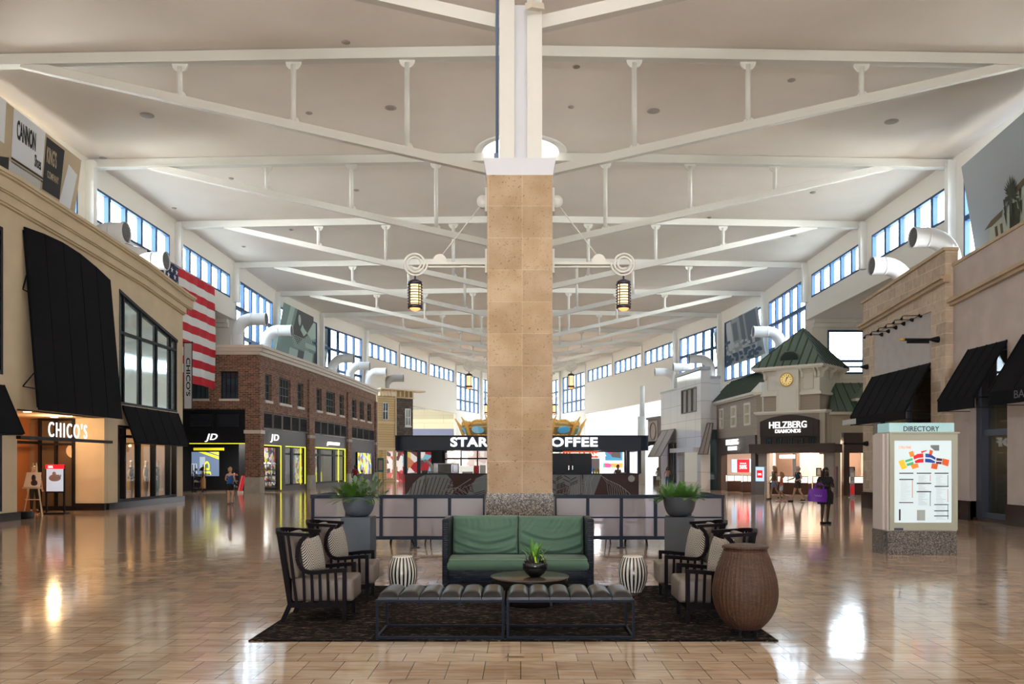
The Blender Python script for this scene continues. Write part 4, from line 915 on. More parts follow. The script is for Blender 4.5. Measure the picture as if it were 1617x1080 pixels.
# ---------------------------------------------------------------- air ducts rising from the shop roofs
ductm = M('white_duct', (.80, .81, .83), .45, bump=.15, bscale=4); ductg = M('grey_duct', (.42, .42, .42), .4); grille = M('duct_grille', (.16, .16, .17), .6)
def duct(xe, Y, z, sx, run, zb, mat, lab, R=.37, straight=1.4):
    """elbow duct: outlet at |x|=xe facing the hall axis"""
    t = thing('air_duct', lab, 'duct', (sx*(xe+run), Y, zb), 'white elbow air ducts above the shops')
    pts = [(sx*xe, Y, z)]; br = .95; xv = xe+run
    pts.append((sx*(xv-br), Y, z))
    for i in range(1, 9): g = PI/2*i/9; pts.append((sx*(xv-br+br*math.sin(g)), Y, z-br+br*math.cos(g)))
    pts.append((sx*xv, Y, z-br)); pts.append((sx*xv, Y, zb))
    mb = MB(); mb.tube(pts, R, 24, cap=False); mb.tube([(sx*(xe+.1), Y, z), (sx*xe, Y, z)], R+.025, 24, cap=False); mb.build('duct_pipe', mat, t)
    for i, x in enumerate((xv-br,)): 
        mb = MB(); mb.tube([(sx*(x-.03), Y, z), (sx*(x+.03), Y, z)], R+.015, 24); mb.build('seam_band', mat, t); mb = MB(); mb.tube([(sx*xv, Y, z-br-.03), (sx*xv, Y, z-br+.03)], R+.015, 24); mb.build('seam_band', mat, t)
    mb = MB(); ax = Matrix.Rotation(PI/2, 3, 'Y'); mb.disc((sx*(xe+.05), Y, z), R, 24, ax)
    for j in range(-4, 5): hw = math.sqrt(max(0, R*R-(j*.08)**2)); mb.box(sx*(xe+.03), sx*(xe+.05), Y-hw, Y+hw, z+j*.08-.012, z+j*.08+.012)
    mb.build('grille', grille, t)
DL = [(200, 367, 15.35), (263, 412, 15.3), (421, 504, 15.9), (461, 522, 15.9), (559, 566, 14.3), (584, 578, 13.9), (610, 587, 13.07), (637, 597, 12.2)]
labs = ['largest duct with dark outlet over the beige corner shop, upper left', 'second duct over the beige corner shop, just before the flag', 'white duct rising behind the brick shop cornice beside the court', 'white duct partly before the teal banner over the brick shop', 'white duct just right of the teal banner', 'white duct third from the end of the brick shop', 'white duct second from the end of the brick shop', 'grey metal duct over the yellow clapboard front']
for i, (px, py, xe) in enumerate(DL):
    Y = xe*F/(VX-px); z = CH+(VY-py)*Y/F
    duct(xe, Y, z, -1, 1.5 if i < 2 else 1.85, 8.0 if i < 2 else 7.8, ductg if i == 7 else ductm, labs[i], R=.38)
# ============================================================ RIGHT SIDE SHOPS
# ---------------------------------------------------------------- plaster shop with black awnings
pinkst = M('pink_grey_plaster', (.50, .43, .40), .9, bump=.12, bscale=25, var=.08, vscale=1.5)
pale_stone = brick_mat('tan_ashlar', (.42, .33, .25), (.56, .45, .34), (.60, .52, .42), .62, .36, ms=.012, plane='both', noise=.12, bump=.25)
tanmould = M('tan_moulding', (.50, .38, .26), .8, var=.12, vscale=2)
PR = Pl((13.45, 25.85), (13.45, 12.0))
b = thing('shop_building', 'pinkish plaster shop with tan moulding and two black awnings, far right', 'shop building', (13.45, 20, 0))
def rtop(u):
    Y = 25.85-u; pts = [(12, 8.35), (16, 8.38), (19, 8.30), (22, 8.13), (25.9, 7.84)]
    for (a, z0), (c, z1) in zip(pts, pts[1:]):
        if a <= Y <= c: return z0+(z1-z0)*(Y-a)/(c-a)
    return 7.84
g0, g1 = PR.U(1531), PR.U(1590.5); h0, h1 = PR.U(1617)+.05, PR.U(1617)+5.2
mb = MB()
PR.wall(mb, 0, PR.L, .58, 6.0, [(g0, g1, .58, 5.12), (4.0, 9.0, .58, 5.12)], d0=-.5)
PR.wall(mb, 0, g0, 0, .58, d0=-.5, d1=-.02); PR.wall(mb, g1, 4.0, 0, .58, d0=-.5, d1=-.02); PR.wall(mb, 9, PR.L, 0, .58, d0=-.5, d1=-.02)
n = 20
for i in range(n):
    a, c = PR.L*i/n, PR.L*(i+1)/n
    mb.hexa([PR.p(a, 6, 0), PR.p(c, 6, 0), PR.p(c, 6, -.5), PR.p(a, 6, -.5), PR.p(a, rtop(a), 0), PR.p(c, rtop(c), 0), PR.p(c, rtop(c), -.5), PR.p(a, rtop(a), -.5)])
mb.box(13.5, 18, 25.5, 25.85, 0, 7.6)
mb.build('plaster_wall', pinkst, b)
def curved(name, offs, mat, parent, L_=PR.L, P=PR, topf=rtop, ext=0):
    mb = MB(); n = 20
    for (t0, t1, d0_, d1_) in offs:
        for i in range(n):
            a, c = L_*i/n-(ext if i == 0 else 0), L_*(i+1)/n+(ext if i == n-1 else 0); A, B = topf(max(a, 0)), topf(min(c, L_))
            mb.hexa([P.p(a, A+t0, d1_), P.p(c, B+t0, d1_), P.p(c, B+t0, d0_), P.p(a, A+t0, d0_), P.p(a, A+t1, d1_), P.p(c, B+t1, d1_), P.p(c, B+t1, d0_), P.p(a, A+t1, d0_)])
    return mb.build(name, mat, parent)
curved('coping', [(-.04, .05, -.5, .05)], tanmould, b)
curved('moulding', [(-1.18, -1.08, -.1, .22), (-1.27, -1.18, -.1, .12), (-1.08, -1.02, -.1, .10)], tanmould, b)
bgran = M('polished_dark_granite', (.035, .02, .016), .12)
for a_, c_ in ((.42, g0), (g1, 4.0), (9.0, PR.L)): mb = MB(); PR.box(mb, a_, c_, 0, .58, -.3, .05); mb.build('granite_base', bgran, b)
mb = MB(); PR.box(mb, g0, g1, 0, .1, -.5, -.1); mb.build('threshold', bgran, b)
slate = M('slate_blue_frame', (.05, .06, .09), .4)
for (a, c, nm) in ((g0, g1, 1), (4.0, 9.0, 2)):
    mb = MB(); PR.frame(mb, a, c, .1, 5.1, .14 if nm == 1 else .1, -.5, -.3, vs=[] if nm == 1 else [5.5, 7.5]); PR.box(mb, a, c, 2.52, 2.70, -.48, -.28); PR.box(mb, a, a+.28, .1, 5.1, -.5, -.2)
    wo = mb.build('shop_window', slate, b); mb = MB(); PR.box(mb, a, c, .1, 5.1, -.42, -.40); mb.build('pane', shopglass, wo)
awning(PR, g0-.02, g1+.02, 5.12, 3.57, .95, .33, blackc, 'canvas_awning', b, seams=4)
W2a, W2b = 25.85-22.0, 25.85-16.4
awn = awning(PR, W2a, W2b, 5.15, 3.60, .95, .36, blackc, 'canvas_awning', b, seams=5)
text('awning_lettering', 'BANANA REPUBLIC', PR.p(W2a+1.15, 3.35, .955), PR.u, 3.2, .2, M('faded_grey_print', (.11, .11, .13), .8), b, .004)
# interior with glowing bottles
mb = MB(); mb.box(17.5, 17.6, 12.5, 25.4, 0, 5.2); mb.box(13.96, 17.6, 25.3, 25.4, 0, 5.2); mb.box(13.96, 17.6, 12.5, 25.4, 5.2, 5.3); mb.build('interior_wall', M('dark_teal_interior', (.03, .045, .05), .6), b)
mb = MB(); mb.box(15.2, 15.9, 20.0, 25.0, 0, 1.05); mb.build('interior_counter', M('counter_grey', (.22, .22, .24), .5), b)
mb = MB()
for j in range(5): mb.box(17.1, 17.45, 21.0, 25.2, 1.3+.45*j, 1.33+.45*j)
mb.build('interior_shelf', M('walnut', (.12, .05, .02), .5), b)
t = thing('chandelier', 'warm lit chandelier of bulbs seen through the right shop window', 'lamp', (15.0, 24.1, 3.0))
mb = MB()
for i in range(10): g = i*PI/5; mb.sphere((15.0+.4*math.cos(g), 24.1+.4*math.sin(g), 2.35), .045, 8, 6)
mb.build('bulbs', bulb, t); mb = MB(); mb.tube([(15+.4*math.cos(i*PI/8), 24.1+.4*math.sin(i*PI/8), 2.3) for i in range(16)], .02, 6, closed=True); mb.tube([(15, 24.1, 2.3), (15, 24.1, 5.2)], .015, 6); mb.bar((14.6, 24.1, 2.3), (15.4, 24.1, 2.3), .02); mb.build('chandelier_frame', bronze, t)
light('shop_lamp', 'POINT', (15.6, 24.0, 2.2), 35, (1, .6, .3), .3)
t = thing('shop_monitor', 'dark screen with purple picture inside the right shop window', 'screen', (15.3, 22.6, 1.05))
mb = MB(); mb.box(15.3, 15.4, 22.2, 23.1, 1.05, 1.75); mb.build('housing', black, t); mb = MB(); mb.box(15.29, 15.3, 22.25, 23.05, 1.1, 1.7); mb.build('display', M('purple_screen', (.03, .02, .08), .4, emit=(.06, .04, .2), es=1), t)
# three awning'd stone shop: ashlar frame round a plaster field
PS = Pl((13.2, 31.75), (13.2, 25.6))
b = thing('shop_building', 'tan ashlar stone shop front with plaster field and one black awning', 'shop building', (13.2, 28.6, 0))
def stop(u): return 7.95+.47*min(max(u/PS.L, 0), 1)
mb = MB(); q0, q1 = PS.U(1378), PS.U(1470)
PS.wall(mb, 0, PS.L, .62, 6.9, [(q0, q1, .62, 6.6)], d0=-.4)
for i in range(12):
    a, c = PS.L*i/12, PS.L*(i+1)/12
    mb.hexa([PS.p(a, 6.9, 0), PS.p(c, 6.9, 0), PS.p(c, 6.9, -.4), PS.p(a, 6.9, -.4), PS.p(a, stop(a)-.1, 0), PS.p(c, stop(c)-.1, 0), PS.p(c, stop(c)-.1, -.4), PS.p(a, stop(a)-.1, -.4)])
mb.box(13.6, 18.0, 31.4, 31.75, 0, 7.8)
mb.build('ashlar_wall', pale_stone, b)
mb = MB(); PS.wall(mb, q0, q1, .62, 6.6, [(q0+.05, q1, .62, 4.95)], d0=-.4, d1=-.06); mb.build('plaster_field', M('grey_plaster', (.46, .43, .42), .9, bump=.1, bscale=25, var=.05), b)
curved('coping', [(-.1, .0, -.4, .08)], tanmould, b, PS.L, PS, stop, .05); curved('moulding', [(-1.0, -.9, -.1, .22), (-1.1, -1.0, -.1, .12), (-.9, -.85, -.1, .1)], tanmould, b, PS.L, PS, stop, .12)
for a_, c_ in ((-.05, q0+.1), (q1, PS.L+.03)): mb = MB(); PS.box(mb, a_, c_, 0, .62, -.4, .05); mb.build('granite_base', bgran, b)
mb = MB(); PS.frame(mb, q0+.05, q1, .02, 4.95, .1, -.4, -.25, vs=[(q0+q1)/2], hs=[2.6]); wo = mb.build('shop_window', slate, b); mb = MB(); PS.box(mb, q0, q1, .02, 4.95, -.34, -.32); mb.build('pane', shopglass, wo)
mb = MB(); mb.box(17.0, 17.1, 25.9, 31.4, 0, 5.2); mb.box(13.7, 17, 25.9, 31.4, 5.2, 5.3); mb.build('interior_wall', MATS['dark_teal_interior'], b)
awning(PS, q0+.02, q1, 4.95, 3.42, .85, .30, blackc, 'canvas_awning', b, seams=6)
mb = MB(); PS.box(mb, PS.U(1374)-.45, PS.U(1398)-.5, 3.16, 3.36, .855, .87); mb.build('awning_plate', M('pale_plate', (.45, .45, .43), .6), b)
# gooseneck lamps
for i, px in enumerate((1452, 1438.8, 1425.6, 1413, 1401.4, 1390.8)):
    u = PS.U(px); z = 6.60-.17*i/5
    t = thing('gooseneck_lamp', 'black gooseneck lamp in the row of six on the plaster above the awning', 'lamp', tuple(PS.p(u, z, 0)), 'row of black gooseneck lamps')
    mb = MB(); ax = Matrix.Rotation(-PI/2, 3, 'Y'); mb.lathe([(0, 0), (.075, 0), (.075, .03), (.02, .12), (0, .12)], PS.p(u, z, -.06), 14, ax); mb.build('wall_cup', black, t)
    mb = MB(); mb.tube([PS.p(u, z, .02), PS.p(u, z-.01, .52), PS.p(u, z-.03, .57), PS.p(u, z-.08, .58)], .013, 8); mb.build('arm', black, t)
    mb = MB(); c = PS.p(u, z-.08, .58); mb.lathe([(0, .02), (.03, .01), (.05, -.07), (.045, -.07), (.0, -.02)], c, 12, Matrix.Rotation(.5, 3, 'Y')); mb.build('lamp_head', black, t)
# banner poles (bare)
for (P, px, z, l, lab) in ((PS, 1482, 5.62, 1.15, 'black banner pole with gold tip on the stone pier, nearest'), (PS, 1370, 5.38, .85, 'thin upper black banner pole at the far corner of the stone shop'), (PS, 1370, 2.46, .85, 'thin lower black banner pole at the far corner of the stone shop')):
    u = P.U(px); t = thing('banner_pole', lab, 'pole', tuple(P.p(u, z, 0)), 'black banner poles')
    mb = MB(); mb.lathe([(0, 0), (.10, 0), (.10, .04), (.035, .28), (0, .28)], P.p(u, z, 0), 16, Matrix.Rotation(-PI/2, 3, 'Y')); mb.build('wall_cup', black, t)
    mb = MB(); mb.tube([P.p(u, z, .1), P.p(u, z, l-.05)], .04 if l > 1 else .03, 10)
    if l > 1: P.box(mb, u-.02, u+.02, z-.12, z-.03, .30, l-.15)
    mb.build('pole', black, t)
    mb = MB(); mb.tube([P.p(u, z, l-.07), P.p(u, z, l+.06)], .045, 10); mb.tube([P.p(u, z, l+.06), P.p(u, z, l+.28 if l > 1 else l+.1)], .008, 6); mb.build('finial', gold if l > 1 else black, t)

# ---------------------------------------------------------------- jeweller with clock tower
HM = Pl((13.13, 45.8), (16.0, 43.3)); HL = Pl((12.70, 54.7), (13.13, 45.8)); HW = Pl((16.6, 44.0), (20.6, 44.0)); HS = Pl((16.0, 43.3), (16.6, 44.0))
b = thing('shop_building', 'taupe jewellery shop with green roofed clock tower and HELZBERG DIAMONDS sign', 'shop building', (15, 45, 0))
taupe = brick_mat('taupe_siding', (.36, .30, .25), (.39, .33, .27), (.31, .26, .21), 300, .14, ms=.008, plane='both', bump=.1)
cream = M('cream_paint', (.72, .68, .60), .6); panelw = M('panel_cream', (.66, .63, .57), .6)
green = M('green_metal_roof', (.10, .145, .105), .4); green_s = M('green_seam', (.03, .05, .035), .5)
brownp = M('brown_bronze_panel', (.065, .038, .03), .45); dbrown = M('dark_brown_panel', (.028, .018, .016), .4)
wins = [(1136.5, 1143), (1155, 1163.5), (1176, 1185.5)]
mb = MB(); HL.wall(mb, 0, HL.L, 3.3, 5.65, [(HL.U(a), HL.U(c), 3.9, 5.2) for a, c in wins], d0=-.3)
HM.wall(mb, 0, HM.L, 2.7, 4.45, [(HM.U(1202), HM.U(1294.5), 2.7, 4.0)], d0=-.3)
HM.wall(mb, 0, HM.U(1202), 2.2, 2.7, d0=-.3); HM.wall(mb, HM.U(1294.5), HM.L, 2.2, 2.7, d0=-.3)
mb.build('siding_wall', taupe, b)
mb = MB(); HS.wall(mb, 0, HS.L, 2.2, 4.45, d0=-.3); HW.wall(mb, 0, .5, 0, 4.3, d0=-.3); HW.wall(mb, .5, HW.L, 3.35, 4.3, d0=-.3); mb.build('pale_siding_wall', M('pale_siding', (.55, .49, .40), .8), b)
TU0, TU1 = HM.U(1204), HM.U(1293); TD = 3.0
mb = MB(); HM.box(mb, TU0, TU1, 4.45, 5.45, -TD-.15, -.15); mb.build('tower_lower_wall', taupe, b)
mb = MB(); HM.box(mb, TU0+.02, TU1-.02, 5.45, 6.85, -TD-.13, -.17); HM.box(mb, TU0-.12, TU1+.12, 5.40, 5.52, -TD-.3, 0); HM.box(mb, TU0-.06, TU1+.06, 5.52, 5.58, -TD-.2, -.08)
HM.box(mb, -.12, HM.L+.12, 4.45, 4.56, -.3, .14); HS.box(mb, 0, HS.L+.3, 4.45, 4.56, -.3, .12); HM.box(mb, -.05, HM.L+.05, 4.38, 4.45, -.3, .06)
mb.build('tower_white_stage', cream, b)
for a_, c_ in ((TU0+.2, HM.U(1226)-.05), (HM.U(1264), TU1-.35)): mb = MB(); HM.frame(mb, a_, c_, 5.7, 6.58, .04, -.17, -.13); mb.build('recessed_panel_frame', panelw, b)
for u in (TU0+.05, HM.U(1262.5)+.05, TU1-.28, TU1-.08):
    mb = MB(); pts = [(0, 6.85), (.42, 6.85), (.40, 6.75), (.2, 6.6), (.14, 6.35), (.05, 6.28), (0, 6.28)]
    vs = [HM.p(u, z, -.17+d) for d, z in pts]+[HM.p(u+.12, z, -.17+d) for d, z in pts]; n = len(pts)
    mb.add(vs, [tuple(range(n)), tuple(range(2*n-1, n-1, -1))]+[((i+1) % n, n+(i+1) % n, n+i, i) for i in range(n)]); mb.build('eave_bracket', cream, b)
PSd = Pl(tuple(HM.p(TU1, 0, -.15))[:2], tuple(HM.p(TU1, 0, -TD-.15))[:2])
for u in (.15, 1.4, 2.7):
    mb = MB(); vs = [PSd.p(u, z, d) for d, z in pts]+[PSd.p(u+.12, z, d) for d, z in pts]; n = len(pts)
    mb.add(vs, [tuple(range(n)), tuple(range(2*n-1, n-1, -1))]+[((i+1) % n, n+(i+1) % n, n+i, i) for i in range(n)]); mb.build('eave_bracket', cream, b)
# clock panel and clock
mb = MB(); c0, c1 = HM.U(1227), HM.U(1262); HM.box(mb, c0, c1, 4.52, 6.87, -.2, .12); HM.frame(mb, c0+.1, c1-.1, 4.65, 5.75, .03, .12, .14); mb.build('clock_panel', cream, b)
cu = (c0+c1)/2-.02; cc = HM.p(cu, 6.24, .13); rot = Matrix(((HM.u.x, 0, HM.n.x), (HM.u.y, 0, HM.n.y), (0, 1, 0)))
co = MB(); co.lathe([(0, .0), (.37, 0), (.37, .06), (.33, .07), (.31, .03), (0, .03)], cc, 36, rot); clk = co.build('clock', gold, b, label='gold rimmed round clock')
mb = MB(); mb.disc(cc+HM.n*.035, .31, 36, rot); mb.build('clock_face', M('clock_face', (.85, .66, .28), .5, emit=(.9, .65, .25), es=.25), clk)
mb = MB()
for i in range(12):
    g = i*PI/6; r0, r1 = .21, .28; p = cc+HM.n*.045; d = HM.u*math.sin(g)+Vector((0, 0, 1))*math.cos(g); mb.bar(p+d*r0, p+d*r1, .03, .01, up=HM.n)
mb.build('hour_marks', black, clk)
mb = MB(); p = cc+HM.n*.055; g = .25; d = HM.u*math.sin(g)+Vector((0, 0, 1))*math.cos(g); mb.bar(p-d*.05, p+d*.16, .035, .01, up=HM.n); g = .62; d = HM.u*math.sin(g)+Vector((0, 0, 1))*math.cos(g); mb.bar(p-d*.07, p+d*.25, .022, .01, up=HM.n)
g = 3.4; d = HM.u*math.sin(g)+Vector((0, 0, 1))*math.cos(g); mb.bar(p, p+d*.14, .03, .01, up=HM.n); mb.build('clock_hands', black, clk)
# roofs
def hip(name, P, u0, u1, d0, d1, z, apex, za, seams, parent):
    """pyramid over the rectangle, with standing seams"""
    C4 = [P.p(u0, z, d1), P.p(u1, z, d1), P.p(u1, z, d0), P.p(u0, z, d0)]; A = P.p(apex[0], za, apex[1])
    mb = MB(); mb.add(C4+[A], [(0, 1, 4), (1, 2, 4), (2, 3, 4), (3, 0, 4), (3, 2, 1, 0)]); mb.m = 1
    for i in range(4):
        p, q = C4[i], C4[(i+1) % 4]; e = (q-p).normalized(); ht = (A-p)-e*(A-p).dot(e); tA = (A-p).dot(e)/(q-p).length; nn = e.cross(ht).normalized()
        for j in range(1, seams):
            t_ = j/seams; s = t_/tA if t_ < tA else (1-t_)/(1-tA); base = p+(q-p)*t_; mb.bar(base+nn*.02, base+ht*s+nn*.02, .05, .07, up=nn)
        mb.bar(p+nn*.01, A, .06, .05)
    return mb.build(name, [green, green_s], parent)
eu0, eu1 = TU0-.55, TU1+.35
hip('tower_roof', HM, eu0, eu1, -TD-.55, .30, 6.97, ((TU0+TU1)/2+.05, -.15-TD/2), 9.24, 9, b)
mb = MB(); HM.box(mb, eu0, eu1, 6.85, 6.98, -TD-.55, .30); HM.box(mb, eu0+.1, eu1-.1, 6.78, 6.85, -TD-.45, .2); mb.build('tower_eave', cream, b)
# half-round vent dormer
mb = MB(); va, vb = HM.U(1231), HM.U(1262); vc = (va+vb)/2; vr = (vb-va)/2; n = 14
f0 = [HM.p(vc+vr*math.cos(PI*i/n), 7.28+vr*.95*math.sin(PI*i/n), .02) for i in range(n+1)]; f1 = [HM.p(vc+vr*math.cos(PI*i/n), 7.28+vr*.95*math.sin(PI*i/n), -1.2) for i in range(n+1)]
m_ = n+1; mb.add(f0+f1, [tuple(range(m_)), tuple(range(2*m_-1, m_-1, -1))]+[(i, m_+i, m_+i+1, i+1) for i in range(n)]); vd = mb.build('vent_dormer', green, b)
mb = MB(); mb.add([HM.p(vc+vr*.9*math.cos(PI*i/n), 7.30+vr*.84*math.sin(PI*i/n), .03) for i in range(n+1)], [tuple(range(n+1))])
for j in range(7): z = 7.31+vr*.12*j; hw = vr*.9*math.sqrt(max(0, 1-((z-7.28)/(vr*.95))**2)); HM.box(mb, vc-hw, vc+hw, z, z+.03, .02, .05)
mb.build('vent_louvre', M('vent_black', (.01, .02, .015), .6), vd)
# left wing mansard
mb = MB()
HL_ = HL
q = [HL.p(-.1, 5.68, .3), HL.p(HL.L-.2, 5.68, .3), HL.p(HL.L-.2, 7.05, -1.0), HL.p(1.0, 7.05, -1.0), HL.p(-.1, 5.68, -1.2), HL.p(1.0, 7.05, -1.2)]
mb.add(q, [(0, 1, 2, 3), (4, 0, 3, 5)]); mb.m = 1
for i in range(24):
    t_ = (i+.5)/24; a = q[0]+(q[1]-q[0])*t_; c = q[3]+(q[2]-q[3])*t_; 
    cbot = HL.p(-.1+(HL.L-.1)*t_, 5.69, .3); ctop_ = HL.p(max(-.1+(HL.L-.1)*t_, 1.0), 7.06, -1.0) if t_ > .11 else HL.p(-.1+(HL.L-.1)*t_, 5.69+(7.05-5.68)*t_/.12, .3-1.3*t_/.12)
    mb.bar(cbot, ctop_, .05, .06, up=HL.n)
mb.box(*sorted((HL.p(1, 7, -1).x, 16.0)), 46.5, 53.6, 7.0, 7.06)
mb.build('mansard_roof', [green, green_s], b)
mb = MB(); HL.box(mb, -.15, HL.L+.05, 5.55, 5.68, -.3, .32); HL.box(mb, -.1, HL.L, 5.47, 5.55, -.3, .18); mb.build('wing_eave', cream, b)
for a, c in wins:
    u0, u1 = HL.U(a), HL.U(c); mb = MB(); HL.frame(mb, u0, u1, 3.9, 5.2, .12, -.12, .06, hs=[4.55]); wo = mb.build('sash_window', cream, b); mb = MB(); HL.box(mb, u0, u1, 3.9, 5.2, -.1, -.08); mb.build('pane', M('blind_pane', (.45, .44, .30), .3), wo)
# bronze band, sign, portal
mb = MB(); HL.wall(mb, 0, HL.L+.02, 2.28, 3.3, d0=-.3, d1=.1); HL.box(mb, 0, HL.U(1141), 0, 2.28, -.3, .08); HL.box(mb, HL.U(1188), HL.L, 0, 2.28, -.3, .08); mb.build('bronze_band', brownp, b)
mb = MB()
for i in range(1, 5): HL.box(mb, HL.L*i/5-.02, HL.L*i/5+.02, 2.28, 3.3, .1, .106)
mb.build('band_joints', dbrown, b)
pl_ = [(HL.U(1152), 'HELZBERG', 2.86, .36), (HL.U(1155), 'DIAMONDS', 2.50, .24)]
text('sign_lettering', 'HELZBERG', HL.p(HL.U(1151), 2.83, .14), HL.u, HL.U(1170)-HL.U(1151), .34, sign_w, b, .06, bold=.012); text('sign_lettering', 'DIAMONDS', HL.p(HL.U(1154), 2.50, .14), HL.u, HL.U(1167.5)-HL.U(1154), .24, sign_w, b, .06, bold=.012)
a0, a1 = HM.U(1202), HM.U(1294.5); n = 12
mb = MB()
top = lambda s: 4.0+.33*math.sin(PI*s)**.8 if 0 < s < 1 else 4.0
for i in range(n):
    s0, s1 = i/n, (i+1)/n; mb.hexa([HM.p(a0+(a1-a0)*s0, 3.17, .16), HM.p(a0+(a1-a0)*s1, 3.17, .16), HM.p(a0+(a1-a0)*s1, 3.17, -.3), HM.p(a0+(a1-a0)*s0, 3.17, -.3),
        HM.p(a0+(a1-a0)*s0, top(s0), .16), HM.p(a0+(a1-a0)*s1, top(s1), .16), HM.p(a0+(a1-a0)*s1, top(s1), -.3), HM.p(a0+(a1-a0)*s0, top(s0), -.3)])
HM.box(mb, a0, a1, 2.7, 3.17, -.3, .1)
for s in (.08, .9): HM.box(mb, a0+(a1-a0)*s, a0+(a1-a0)*s+.03, 3.2, 4.0, .16, .17)
mb.build('arched_sign_panel', dbrown, b)
def serif(s, P, u0, u1, z, H, d, mat, parent):
    text('sign_lettering', s, P.p(u0, z, d), P.u, u1-u0, H, mat, parent, .05, bold=.008)
serif('HELZBERG', HM, HM.U(1217), HM.U(1276), 3.62, .36, .17, sign_w, b); serif('DIAMONDS', HM, HM.U(1226.5), HM.U(1266.5), 3.36, .20, .17, sign_w, b)
tealw = M('teal_window', (.02, .06, .08), .2)
for i in range(5):
    u = a0+.35+(a1-a0-.9)*i/4; mb = MB(); HM.frame(mb, u, u+.3, 2.78, 3.08, .02, .1, .13, vs=[u+.15], hs=[2.93]); wo = mb.build('small_window', black, b); mb = MB(); HM.box(mb, u, u+.3, 2.78, 3.08, .1, .11); mb.build('pane', tealw, wo)
mb = MB(); HM.box(mb, -.1, HM.U(1327), 2.27, 2.72, -.3, .75); HM.box(mb, -.1, HM.U(1327), 2.64, 2.76, .7, .8); mb.build('canopy', brownp, b)
for a_, c_, d_, e_ in ((HM.U(1198), HM.U(1211.5), -.3, .05), (HM.L-.05, HM.L+.3, -.3, .05), (HM.U(1311), HM.U(1322), .25, .5)): mb = MB(); HM.box(mb, a_, c_, 0, 2.27, d_, e_); mb.build('column_pilaster', M('taupe_column', (.33, .30, .28), .7), b)
mb = MB(); HW.box(mb, HW.U(1332), HW.L, 2.27, 3.35, -.3, .04); HW.box(mb, HW.U(1332), HW.U(1341), 0, 2.27, -.3, .04); mb.build('bronze_corner', brownp, b)
# right wing roof
q = [HW.p(-.2, 4.45, .35), HW.p(HW.L, 4.45, .35), HW.p(HW.L, 6.15, -1.4), HW.p(.55, 6.15, -1.4), HW.p(-.2, 4.45, -2)]
mb = MB(); mb.add(q, [(0, 1, 2, 3), (4, 0, 3)]); mb.m = 1
for i in range(1, 9): t_ = i/9; a = -.2+4*t_; mb.bar(HW.p(a, 4.46, .35), HW.p(max(a, .55), 6.16, -1.4), .03, .05, up=HW.n)
mb.build('wing_roof', [green, green_s], b)
mb = MB(); HW.box(mb, -.25, HW.L, 4.3, 4.45, -.3, .37); mb.build('wing_eave', cream, b)
mb = MB(); u0 = HW.U(1348); HW.box(mb, u0, HW.L, 5.05, 5.18, -.9, .25); HW.box(mb, u0+.25, HW.L, 4.45, 5.05, -.9, .0); mb.build('dormer', cream, b)
mb = MB(); mb.add([HW.p(u0, 5.18, .25), HW.p(HW.L, 5.18, .25), HW.p(HW.L, 5.9, -.9), HW.p(u0+.8, 5.9, -.9), HW.p(u0, 5.18, -.9)], [(0, 1, 2, 3), (4, 0, 3)]); mb.build('dormer_roof', green, b)
# jeweller's interior
def off(P, d_): return Pl(tuple(P.p(0, 0, d_))[:2], tuple(P.p(P.L, 0, d_))[:2])
peach = M('peach_interior', (.90, .78, .68), .8); tanp = M('tan_back_panel', (.40, .28, .21), .7)
mb = MB(); HM.box(mb, .8, HM.L+1.5, 0, 3.0, -6.1, -6.0); HM.box(mb, .3, HM.L-.1, 3.0, 3.1, -6, -.35); mb.box(13.4, 17.5, 47.0, 54.4, 3.11, 3.2); mb.box(17.3, 17.4, 44.3, 47.5, 0, 3); mb.box(13.0, 13.15, 54.4, 54.6, 0, 3); mb.box(13.0, 18, 54.5, 54.7, 0, 3)
Q2 = off(HM, -2.0); Q2.box(mb, Q2.U(1263), Q2.U(1277), 0, 3.0, -.5, 0); Q2.box(mb, Q2.U(1212), Q2.U(1222), 0, 3.0, -.2, .1)
mb.box(19.5, 19.6, 44.3, 47.5, 0, 3); mb.box(16.6, 19.6, 47.3, 47.5, 0, 3.0)
mb.build('interior_wall', peach, b)
Q4 = off(HM, -3.9); mb = MB(); Q4.box(mb, Q4.U(1226), Q4.U(1250), .0, 2.3, -.1, 0); Q4.box(mb, Q4.U(1281), Q4.U(1310), 0, 2.25, -.1, 0); Q4.box(mb, Q4.U(1257), Q4.U(1262), 0, 2.3, -.1, 0); mb.box(17.5, 19.4, 47.15, 47.25, 0, 2.6); mb.build('tan_panel', tanp, b)
Q3 = off(HM, -2.5); mb = MB(); Q3.box(mb, Q3.U(1231), Q3.U(1250), 2.0, 2.2, -.5, 0); mb.build('ceiling_light', M('panel_light', (1, .97, .9), .5, emit=(1, .93, .84), es=2.5), b)
text('wall_letter', 'H', Q4.p(Q4.U(1303), 1.75, .02), HM.u, .35, .33, sign_w, b, .03, bold=.02)
for p, e in ((HM.p(1.2, 2.7, -1.5), 60), (HM.p(3.0, 2.7, -1.8), 60), (HM.p(2.2, 2.7, -4.2), 60), (Vector((15.0, 50.5, 2.7)), 90), (Vector((18.4, 45.6, 2.6)), 50)): light('shop_lamp', 'AREA', (p[0], p[1], 2.95), e*1.1, (1, .84, .70), 1.2)
casew = M('lit_showcase', (.9, .85, .8), .3, emit=(1, .90, .80), es=.7); casewood = M('dark_wood_case', (.06, .025, .018), .35)
